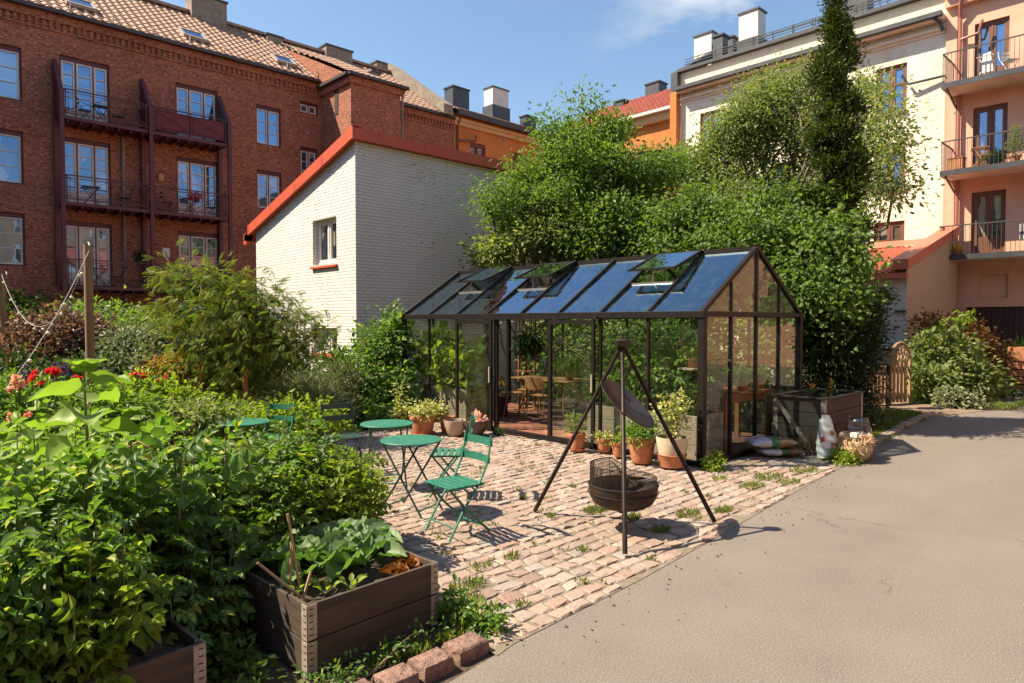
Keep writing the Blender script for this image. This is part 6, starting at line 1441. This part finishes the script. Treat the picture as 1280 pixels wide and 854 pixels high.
def vbush(lab, lobes_, ncl, per, sz, m_, seed, tm=OV, cr=.12, cat='shrub', name='shrub', stems=12, **k):
    b_ = lobes_[0]; return bush(name, lab, (b_[0], b_[1], 0), 1, 1, ncl, per, sz, m_, seed, lobes=lobes_, cr=cr, tmpl=tm, cat=cat, stems=stems, **k)
t = None
vbush('smoky purple shrub in front of the brick block at the left edge', [lobe(25, 425, 12.4, 40, 26), lobe(70, 415, 12.2, 34, 30), lobe(100, 420, 12, 30, 34), lobe(125, 430, 12, 24, 24), lobe(60, 450, 12, 60, 28)], 480, 20, .085, 'L_purple', 12)
vbush('low dark grey-green shrub between the round pole and the feathery tree', [lobe(165, 432, 11.8, 38, 20), lobe(205, 425, 11.8, 34, 20), lobe(180, 460, 11.4, 52, 24), lobe(235, 450, 11.6, 24, 24)], 420, 20, .085, 'L_grey', 13)
vbush('deep green shrub under the smoky purple one', [lobe(30, 470, 11, 60, 26), lobe(110, 475, 11, 50, 26)], 260, 18, .08, 'L_dark', 14)
vbush('yellow-orange leaved shrub behind the red roses', [lobe(222, 463, 10.6, 26, 14), lobe(248, 470, 10.6, 16, 16)], 110, 16, .09, 'L_yellow', 15, cr=.1)
vbush('grey-green lavender-like shrub below the white outbuilding wall', [lobe(375, 490, 11.6, 30, 26), lobe(420, 480, 11.8, 26, 30), lobe(350, 500, 11.2, 22, 24), lobe(395, 508, 11.2, 40, 22)], 420, 18, .09, 'L_grey', 16, tm=T_lance(.2), droop=-.5, up=.1)
vbush('fresh green perennials behind the half hidden round table', [lobe(360, 520, 9.2, 50, 12), lobe(300, 525, 9, 50, 14), lobe(400, 528, 9.4, 30, 12)], 190, 16, .08, 'L_bright', 17, cat='plant', name='perennial_plant')
vbush('light green leafy perennials below the red roses', [lobe(190, 498, 8.9, 34, 18), lobe(225, 505, 8.8, 30, 18), lobe(155, 505, 8.6, 34, 18)], 260, 17, .075, 'L_bright', 18, cat='plant', name='perennial_plant')
vbush('tangled mid-green perennials between peonies and roses', [lobe(70, 505, 7.8, 60, 18), lobe(130, 515, 7.6, 50, 22), lobe(10, 500, 7.8, 40, 24)], 320, 17, .08, 'L_tree', 19, cat='plant', name='perennial_plant')
vbush('grey-leaved perennials around the dark tilted chair', [lobe(190, 530, 8.0, 40, 14), lobe(250, 525, 8.1, 40, 14)], 220, 16, .07, 'L_pale', 20, cat='plant', name='perennial_plant')
for i, (px, py, dep, rx, rz, m_, lab) in enumerate([(20, 395, 20, 60, 24, 'L_dark', 'dark bush against the brick wall at the far left'), (110, 400, 20, 60, 20, 'L_tree', 'green bush against the brick wall behind the round pole'), (170, 420, 17, 50, 26, 'L_tree', 'green bush against the brick wall left of the feathery tree'), (215, 420, 18, 50, 26, 'L_dark', 'dark bush behind the feathery tree by the balconies'), (330, 440, 16, 40, 34, 'L_dark', 'dark bush at the foot of the white outbuilding')]):
    vbush(lab, [lobe(px, py, dep, rx, rz), lobe(px + 20, py + 30, dep, rx, rz)], 200, 18, .13, m_, 120 + i, cr=.2)
# arching rose cane in front of the white wall
t = thing('rose_bush', 'arching rose cane with sparse leaves against the sunlit white wall', 'rose', base_of(440, 11.8)); B_ = t.location.copy(); q = MB(B_); PP = []; rng = np.random.default_rng(5)
for pts in ([(445, 505), (440, 470), (425, 435), (408, 412), (388, 398)], [(445, 505), (432, 470), (405, 425), (385, 402), (372, 392)], [(445, 505), (448, 450), (462, 410)], [(440, 500), (410, 450), (398, 420)]):
    W3 = [atD(px, py, 11.8) for px, py in pts]; q.tube(W3, [.012, .010, .008, .006, .004][:len(W3)], 6)
    for a, b_ in zip(W3, W3[1:]):
        for k in range(16): PP.append(a.lerp(b_, rng.random()) + Vector(rng.normal(size=3)) * .04)
q.build('cane', M['woodystem'], t); n = len(PP); leafobj('foliage', [tuple(p) for p in PP], rng.normal(size=(n, 3)) + [0, 0, -.3], rng.normal(size=(n, 3)) + [0, 0, .6], .06 + .05 * rng.random(n), OV, M['L_tree'], t, B_)
# flowers
def flowers(name, label, spots, stemh, fr, m_, fm, seed, cat='flowers', spike=False, group=None, petals=14):
    """spots: points (flower heads); stems run down to the soil"""
    c0 = spots[0]; t = thing(name, label, cat, (c0[0], c0[1], max(0, c0[2] - stemh)), 0, group); B_ = t.location.copy(); rng = np.random.default_rng(seed); q = MB(B_); P = []; A = []; S = []
    for s in spots:
        s = Vector(s); b_ = Vector((s.x + rng.normal() * .05, s.y + rng.normal() * .05, max(0, s.z - stemh))); limb(q, b_, s, .006, .004, rng, 4, .03, 4)
        n = petals * (3 if spike else 1)
        for k in range(n):
            d = unit(rng.normal(size=3) + np.array([0, 0, .35]))
            off_ = np.array([0, 0, -rng.random() * .22]) if spike else 0
            P.append(np.array(s) + off_ + d * fr * .15); A.append(d); S.append(fr * (.7 + .5 * rng.random()))
    q.build('stem', M['stem'], t); n = len(P); A = np.array(A); P = np.array(P); S = np.array(S); NN = np.cross(A, rng.normal(size=(n, 3))); k_ = petals * (3 if spike else 1)
    parts_ = [slice(i * k_, (i + 1) * k_) for i in range(len(spots))]
    for sl_i in parts_: leafobj('bloom', P[sl_i], A[sl_i], NN[sl_i], S[sl_i], T_ovate(.8, .12, -.15), M[fm], t, B_)
    nl = 12 * len(spots); PL = np.array([spots[i % len(spots)] for i in range(nl)], float) + rng.normal(size=(nl, 3)) * .06; PL[:, 2] -= rng.random(nl) * stemh * .8 + .06
    leafobj('foliage', PL, rng.normal(size=(nl, 3)), rng.normal(size=(nl, 3)) + [0, 0, 1], .07 + .05 * rng.random(nl), OV, M[m_], t, B_)
    return t
def pts_at(l, dep): return [tuple(atD(px, py, dep)) for px, py in l]
flowers('peony', 'pale pink double blooms at the left edge below the purple spikes', pts_at([(18, 478), (14, 487), (24, 485), (20, 472), (27, 480)], 7.0), .6, .042, 'L_potato', 'f_pale', 1, petals=26)
flowers('peony', 'bright red double blooms left of the tall velvety plant', pts_at([(41, 472), (38, 477), (52, 480), (44, 467)], 7.0), .6, .042, 'L_potato', 'f_red', 2, petals=22)
flowers('peony', 'red blooms just left of the round pole foot', pts_at([(62, 464), (67, 464), (72, 465), (67, 468)], 7.6), .6, .045, 'L_potato', 'f_red', 3, petals=30)
flowers('peony', 'red blooms hidden half behind the round pole', pts_at([(97, 473), (95, 475), (98, 476)], 7.7), .6, .045, 'L_potato', 'f_red', 33, petals=24)
flowers('delphinium', 'deep purple flower spikes above the pink and red peonies', pts_at([(30, 457), (34, 462), (11, 468), (69, 453), (80, 447), (88, 450), (76, 458)], 7.8), .8, .035, 'L_potato', 'f_purple', 4, spike=True, petals=10)
flowers('rose_bush', 'cluster of small crimson roses left of the feathery tree', pts_at([(158, 471), (165, 469), (170, 466), (176, 468), (183, 467), (153, 480), (162, 478), (197, 474), (207, 472), (180, 472)], 8.8), .5, .035, 'L_tree', 'f_red', 5, petals=16)
flowers('pink_flowers', 'low pink flowers at the foot of the feathery tree', pts_at([(215 + (k * 37 % 56), 516 + (k * 23 % 12)) for k in range(26)], 8.6), .3, .028, 'L_tree', 'f_pink', 6, petals=10)
flowers('pink_flowers', 'few pink flowers among leaves at the left edge of the garden', pts_at([(12, 520), (35, 518), (8, 528), (30, 535)], 6.4), .4, .035, 'L_tree', 'f_pink', 7, petals=14)
flowers('yellow_spike_flower', 'yellow flower spike growing out of the compost bin', pts_at([(1039, 474), (1037, 480)], 10.2), .35, .03, 'L_dark', 'f_yellow', 8, spike=True, petals=12)
flowers('orange_flower', 'single orange bloom above the compost bin', pts_at([(1015, 482)], 10.3), .3, .045, 'L_dark', 'f_orange', 9, petals=18)
# bushes on the right
vbush('leafy bright bush at the road edge beside the wooden gate', [lobe(1172, 455, 16.6, 36, 36), lobe(1160, 485, 16, 28, 26), lobe(1205, 475, 16.4, 34, 30), lobe(1190, 440, 16.8, 26, 26)], 520, 18, .13, 'L_pale', 21, tm=T_ovate(.6), cr=.16, stems=20)
vbush('dark copper tinted bush between the bright bush and the garage', [lobe(1180, 415, 18.4, 32, 22), lobe(1210, 425, 18.4, 28, 26), lobe(1228, 455, 18, 24, 34), lobe(1195, 450, 18.6, 40, 36)], 420, 18, .10, 'L_copper', 22, cr=.16, stems=14)
vbush('small silvery shrub at the road edge below the bright bush', [lobe(1200, 502, 15.0, 24, 11), lobe(1188, 498, 15.0, 14, 12)], 110, 14, .09, 'L_grey', 23, cr=.08)
vbush('low fern-like plant beside the orange crate', [lobe(1235, 490, 17.4, 22, 14)], 60, 12, .2, 'L_dark', 24, tm=T_lance(.25), droop=.5)
vbush('bright low plants filling the pale bed at the right edge', [lobe(1268, 487, 18.6, 22, 8), lobe(1282, 482, 18.6, 20, 10)], 120, 14, .11, 'L_bright', 25)
vbush('tall grassy plant at the right edge before the garage', [lobe(1276, 460, 19.5, 12, 26)], 60, 12, .3, 'L_potato', 26, tm=T_lance(.12), droop=-.7, up=0)
t = thing('climbing_vine', 'pale green vine branch arching from the gate up over the copper bush', 'vine', base_of(1135, 16.2)); B_ = t.location.copy(); q = MB(B_); W3 = [atD(px, py, 16.6) for px, py in ((1125, 505), (1124, 470), (1140, 440), (1165, 415), (1190, 402), (1214, 393))]; q.tube(W3, [.03, .03, .025, .02, .012, .006], 6); q.build('stem', M['woodystem'], t)
rng = np.random.default_rng(8); PP = []
for a, b_ in zip(W3[1:], W3[2:]):
    for k in range(38): PP.append(a.lerp(b_, rng.random()) + Vector(rng.normal(size=3)) * .11)
n = len(PP); leafobj('foliage', [tuple(p) for p in PP], rng.normal(size=(n, 3)) + [0, 0, -.4], rng.normal(size=(n, 3)) * .5 + [-.3, 0, 1], .13 + .08 * rng.random(n), OV, M['L_bright'], t, B_)

# ground cover in the garden: stuff
rng = np.random.default_rng(77); n = 26000
x = rng.random(n) * 11 - 3.5; y = 5.2 + rng.random(n) ** 1.2 * 17; k = ~((x > 7.6) & (y < 11.6)) & ~((x > 3.0) & (y < 11.4)) & ~((x > 8.2) & (y > 13.9)) & (np.abs(x) < 9)
x, y = x[k], y[k]; z = .02 + rng.random(len(x)) ** 1.5 * .32 * (.6 + .4 * np.sin(x * 2.1) * np.cos(y * 1.7)); n = len(x)
o = leafobj('ground_cover', np.stack([x, y, np.abs(z)], 1), rng.normal(size=(n, 3)) * [1, 1, .5], rng.normal(size=(n, 3)) * .5 + [0, 0, 1], .08 + .08 * rng.random(n), OV, M['L_tree']); tag(o, 'low green ground cover across the flower garden', 'ground cover', kind='stuff')

# ------------------------------------------------------------------ foreground vegetables
def leafy(name, label, cat, h, spread, nst, per, size, m_, tm, seed, group, droop=.5, low=.12, stemr=.006, stemm='stem', up=.8, tip=True):
    rng = np.random.default_rng(seed); t = thing(name, label, cat, (0, 0, 0), 0, group); q = MB(); P = []; A = []; N = []; S = []
    for s in range(nst):
        a = s * 2.4 + rng.random(); r = spread * math.sqrt((s + .5) / nst); hh = h * (1 - .35 * (r / spread) ** 2) * (.8 + .3 * rng.random())
        e = np.array([math.cos(a) * r, math.sin(a) * r, hh]); b_ = np.array([math.cos(a) * r * .2, math.sin(a) * r * .2, 0]); pts = []
        for k in range(7):
            f = k / 6; p = b_ + (e - b_) * f; p[:2] += np.array([math.cos(a), math.sin(a)]) * r * .18 * math.sin(PI * f); pts.append(p)
        q.tube(pts, [stemr * (1.2 - .7 * k / 6) for k in range(7)], 5, cap=False)
        for k in range(per):
            f = low + (1 - low) * ((k + rng.random() * .8) / per) ** .8; i = min(5, int(f * 6)); p = pts[i] + (pts[i + 1] - pts[i]) * (f * 6 - i)
            b2 = k * 2.4 + rng.random() * .8; d = np.array([math.cos(b2), math.sin(b2), .15 + rng.random() * .35 - droop * .3]); 
            if tip and k == per - 1: d[2] = .8
            P.append(p); A.append(d); N.append(np.array([rng.normal() * .55, rng.normal() * .55, up + .2]) - d * .2); S.append(size * (.6 + .65 * rng.random()) * (1.1 - .35 * f))
    leafobj('foliage', P, A, N, S, tm, M[m_], t, smooth=True); q.build('stem', M[stemm], t, smooth=60); return t
CPP = T_compound(3, ll=.40)
GL = T_grid(.66, 4, 5, .24, .04, .30)
protos = [leafy('potato_plant', 'bushy green potato plant in the foreground vegetable bed', 'potato plant', hh_, .27, ns_, pr_, sz_, mm_, T_compound(nc_, ll=lc_, leaf=GL), 200 + i, 'potato plants filling the foreground beds', droop=.9)
          for i, (hh_, ns_, pr_, sz_, mm_, nc_, lc_) in enumerate([(.60, 12, 13, .155, 'L_potato', 2, .5), (.72, 9, 13, .20, 'L_potato', 3, .36), (.54, 10, 11, .14, 'L_bright', 2, .5), (.66, 11, 12, .18, 'L_potato2', 3, .40)])]
rr = random.Random(21); spots = []
for i in range(5):
    for j in range(6):
        if i == 4 and j < 3: continue
        if rr.random() < .12: continue
        spots.append((.20 + i * .155 + rr.uniform(-.05, .05), 3.42 + j * .20 + rr.uniform(-.06, .06), .32, 1.0))
for x, y in ((.95, 4.75), (1.2, 4.7), (.6, 4.7), (.4, 5.0), (.75, 5.1), (1.1, 5.0), (1.4, 4.95), (.5, 5.5), (.9, 5.5), (1.3, 5.4), (1.6, 4.7), (1.45, 4.6)): spots.append((x, y, .10, 1.3))
for x, y, s in ((1.62, 4.42, 1.35), (1.95, 4.48, 1.2), (1.30, 4.10, 1.25), (1.18, 4.35, 1.35), (1.36, 4.42, 1.3), (1.22, 3.86, .9)): spots.append((x, y, .0, s))
for i, (x, y, z, s) in enumerate(spots):
    k = i if i < 4 else rr.choice([0, 1, 1, 3, 3, 2, 0]); p = protos[k]; s *= rr.uniform(.72, 1.2)
    if i < 4: p.location = (x, y, z); p.scale = (s, s, s)
    else: dup(p, (x, y, z), rr.random() * 6.28, scale=(s * rr.uniform(.85, 1.1), s * rr.uniform(.85, 1.1), s * rr.uniform(.9, 1.15)))
rp_ = [leafy('bean_plant', 'tall leafy bean plant with fresh green leaves behind the cabbage bed', 'bean plant', 1.08, .34, 15, 16, .155, 'L_bright' if i == 1 else 'L_potato', T_compound(2, ll=.50, leaf=T_grid(.72, 4, 5, .2, .03, .3)), 210 + i, 'leafy plants between the beds and the round tables', low=.1, stemm='woodystem', stemr=.007) for i in range(3)]
sp_ = [(1.95, 4.55), (2.2, 4.6), (2.05, 4.85), (2.35, 4.9), (2.5, 4.65), (2.62, 4.95), (1.75, 4.8), (2.0, 5.15), (2.3, 5.2), (2.62, 5.25), (2.85, 5.0), (1.7, 5.2), (1.95, 5.5), (2.3, 5.55), (2.65, 5.6), (1.5, 5.6), (2.9, 5.3), (1.75, 5.9), (2.15, 5.95), (2.55, 6.0), (2.9, 5.8), (1.2, 6.0), (2.75, 4.65)]
for i, (x, y) in enumerate(sp_):
    p = rp_[i % 3]; s = rr.uniform(.80, 1.12) * (1 if y < 5.3 else .86)
    if i < 3: p.location = (x, y, 0); p.scale = (s, s, s)
    else: dup(p, (x, y, 0), rr.random() * 6.28, scale=s)
# tall velvety plants
def sunfl(label, loc, h, n, sz, seed, group='tall velvety-leaved plants in the foreground'):
    rng = np.random.default_rng(seed); t = thing('sunflower_plant', label, 'sunflower', loc, 0, group); q = MB(); q.tube([(0, 0, 0), (.02, 0, h * .5), (0, .01, h)], [.012, .010, .006], 8); P = []; A = []; N = []; S = []; P2 = []
    for k in range(n):
        f = .25 + .72 * k / n; a = k * 2.4 + rng.random() * .3; d = np.array([math.cos(a), math.sin(a), .45 * f]); b_ = np.array([0, 0, h * f]); e = b_ + unit(d) * (.09 + .05 * (1 - f)); q.tube([b_, e], [.005, .004], 5)
        P.append(e); A.append(d + np.array([0, 0, -.55 * (1 - f) - .1])); N.append(np.array([rng.normal() * .3, rng.normal() * .3, 1])); S.append(sz * (1.15 - .55 * f) * (.85 + .3 * rng.random()))
    for k in range(5): a = k * 1.3; P.append(np.array([0, 0, h])); A.append(np.array([math.cos(a), math.sin(a), 1.1])); N.append(np.array([-math.cos(a), -math.sin(a), .5])); S.append(sz * .45)
    q.build('stem', M['stem'], t, smooth=60); P = np.array(P); A = np.array(A); N = np.array(N); S = np.array(S); k = np.zeros(len(P), bool); k[[2, 5, 6]] = True
    leafobj('foliage', P[~k], A[~k], N[~k], S[~k], T_grid(.85, 6, 8, .25, .05, .35, heart=.6, k=4), M['L_sun'], t, smooth=True); leafobj('old_leaf', P[k], A[k] + [0, 0, -.3], N[k], S[k] * 1.15, T_grid(.95, 6, 8, -.4, .08, .6, heart=.6, k=4), M['L_sunback'], t, smooth=True); return t
p = base_of(104, 4.1); sunfl('tall velvety plant standing highest, in front of the round pole', (p[0], p[1], 0), 1.60, 19, .30, 1)
for i, (px, dep, h, lab) in enumerate([(-8, 4.0, 1.2, 'velvety plant cut by the left edge of the photo'), (160, 4.9, 1.22, 'shorter velvety plant to the right of the tall one')]):
    p = base_of(px, dep); sunfl(lab, (p[0], p[1], 0), h, 13, .24, 300 + i)
vp_ = [leafy('artichoke_plant', 'leafy light green plant with heart-shaped leaves at the back left of the beds', 'plant', 1.15, .30, 9, 9, .17, 'L_sun', T_grid(.7, 4, 6, .2, .04, .35, heart=.5), 330 + i, 'heart-leaved plants at the back left of the beds', low=.3, stemr=.007) for i in range(2)]
for i, (x, y) in enumerate([(.75, 6.1), (.95, 5.7), (.6, 5.6), (1.15, 6.3), (.9, 6.6), (.7, 7.0), (1.3, 6.8), (1.6, 6.4), (1.05, 7.2), (1.9, 6.6), (.55, 5.0), (1.5, 7.3), (.35, 4.6)]):
    s = rr.uniform(.9, 1.12)
    if i < 2: vp_[i].location = (x, y, 0); vp_[i].scale = (s, s, s)
    else: dup(vp_[i % 2], (x, y, 0), rr.random() * 6.28, scale=s)
def rosette(name, label, cat, loc, n, size, tm, m_, seed, up=.7, petiole=.08, group=None, inner=.45):
    rng = np.random.default_rng(seed); t = thing(name, label, cat, loc, 0, group); q = MB(); P = []; A = []; N = []; S = []
    for k in range(n):
        f = k / n; a = k * 2.4; d = unit(np.array([math.cos(a), math.sin(a), up * (.35 + 1.6 * (1 - f) ** 1.2) if True else 0])); e = d * petiole * (.6 + f); q.tube([(0, 0, 0), e], [.006, .004], 5); P.append(e); A.append(d + np.array([0, 0, -.15])); N.append(np.array([-d[0], -d[1], 1.2]) + rng.normal(size=3) * .25); S.append(size * (inner + (1 - inner) * f) * (.85 + .3 * rng.random()))
    q.build('stalk', M['L_cab'] if m_ == 'L_cab' else M['stem'], t); leafobj('leaves', P, A, N, S, tm, M[m_], t, smooth=True); return t
THW = T_grid(.85, 8, 10, .35, .07, .30, heart=.45, k=7)
for i, (x, y, s, lab) in enumerate([(2.02, 3.86, .23, 'largest blue-green cabbage plant in the plank bed'), (2.28, 3.78, .2, 'blue-green cabbage plant next to the red lettuce'), (2.14, 4.12, .22, 'blue-green cabbage plant at the back of the plank bed'), (2.42, 4.05, .2, 'blue-green cabbage plant at the back right corner of the plank bed'), (1.88, 4.18, .2, 'blue-green cabbage plant shaded by the bean plants')]):
    rosette('cabbage_plant', lab, 'cabbage', (x, y, .34), 13, s, THW, 'L_cab', 400 + i, petiole=.13, up=.8, group='cabbages in the plank bed')
for i, (x, y) in enumerate([(1.86, 3.50), (2.0, 3.46), (1.76, 3.62)]):
    rosette('seedling', ['young pak choi seedling in the middle of the plank bed', 'young pak choi seedling closest to the front board', 'young pak choi seedling beside the bamboo canes'][i], 'seedling', (x, y, .34), 9, .09, T_ovate(.6, .06, .2), 'L_bright', 410 + i, petiole=.05, up=1.1, group='seedlings in the plank bed')
for i, (x, y) in enumerate([(2.42, 3.52), (2.3, 3.45), (2.5, 3.70)][:2]):
    rosette('lettuce_plant', ['frilly red lettuce in the right front corner of the plank bed', 'smaller red lettuce left of the corner one', 'red lettuce behind the corner one along the right board'][i], 'lettuce', (x, y, .345), 24, .075, T_grid(1.0, 6, 8, .5, .14, .1, heart=.3, k=8), 'lettuce', 420 + i, petiole=.03, up=1.3, group='red lettuces in the plank bed')
vbush('tangle of small weeds along the foot of the plank bed front', [(1.9, 3.16, .06, .3, .07, .06), (2.3, 3.16, .06, .28, .07, .07), (1.6, 3.14, .05, .2, .06, .05)], 42, 10, .032, 'L_potato', 27, cr=.035, cat='weeds', stems=6, z0=0)
vbush('dark tangle of weeds in the gap between the two plank beds', [(1.38, 3.6, .06, .13, .35, .09), (1.32, 3.95, .12, .12, .2, .14)], 110, 11, .05, 'L_potato2', 35, cr=.05, cat='weeds', stems=6, z0=0)
vbush('weedy plant at the right corner of the plank bed', [(2.66, 3.30, .10, .11, .16, .10), (2.72, 3.05, .06, .08, .1, .06)], 50, 12, .045, 'L_potato', 28, cr=.04, cat='weeds', stems=6, z0=0)
vbush('small weed at the foot of the greenhouse corner post', [(7.75, 4.42, .1, .14, .1, .1)], 36, 10, .05, 'L_bright', 30, cr=.04, cat='weeds', stems=5)
vbush('tiny weed by the greenhouse door threshold', [(7.55, 8.25, .06, .07, .08, .06)], 16, 8, .045, 'L_dark', 33, cr=.03, cat='weeds', stems=4)

# dry leaves and grit blown against the edge of the setts: stuff
rng = np.random.default_rng(91); n = 200; x = 2.6 + rng.random(n) ** .9 * 12; y = np.array([edge_y(a) for a in x]) - np.abs(rng.normal(size=n)) * .22 - .01; k = rng.random(n) < .03; y[k] -= rng.random(k.sum()) * 2.5
o = leafobj('leaf_litter', np.stack([x, y, np.full(n, .006)], 1), rng.normal(size=(n, 3)) * [1, 1, .12], rng.normal(size=(n, 3)) * .25 + [0, 0, 1], .012 + .022 * rng.random(n), OV, M['L_copper']); tag(o, 'dry leaf crumbs along the edge of the asphalt', 'leaf litter', kind='stuff')
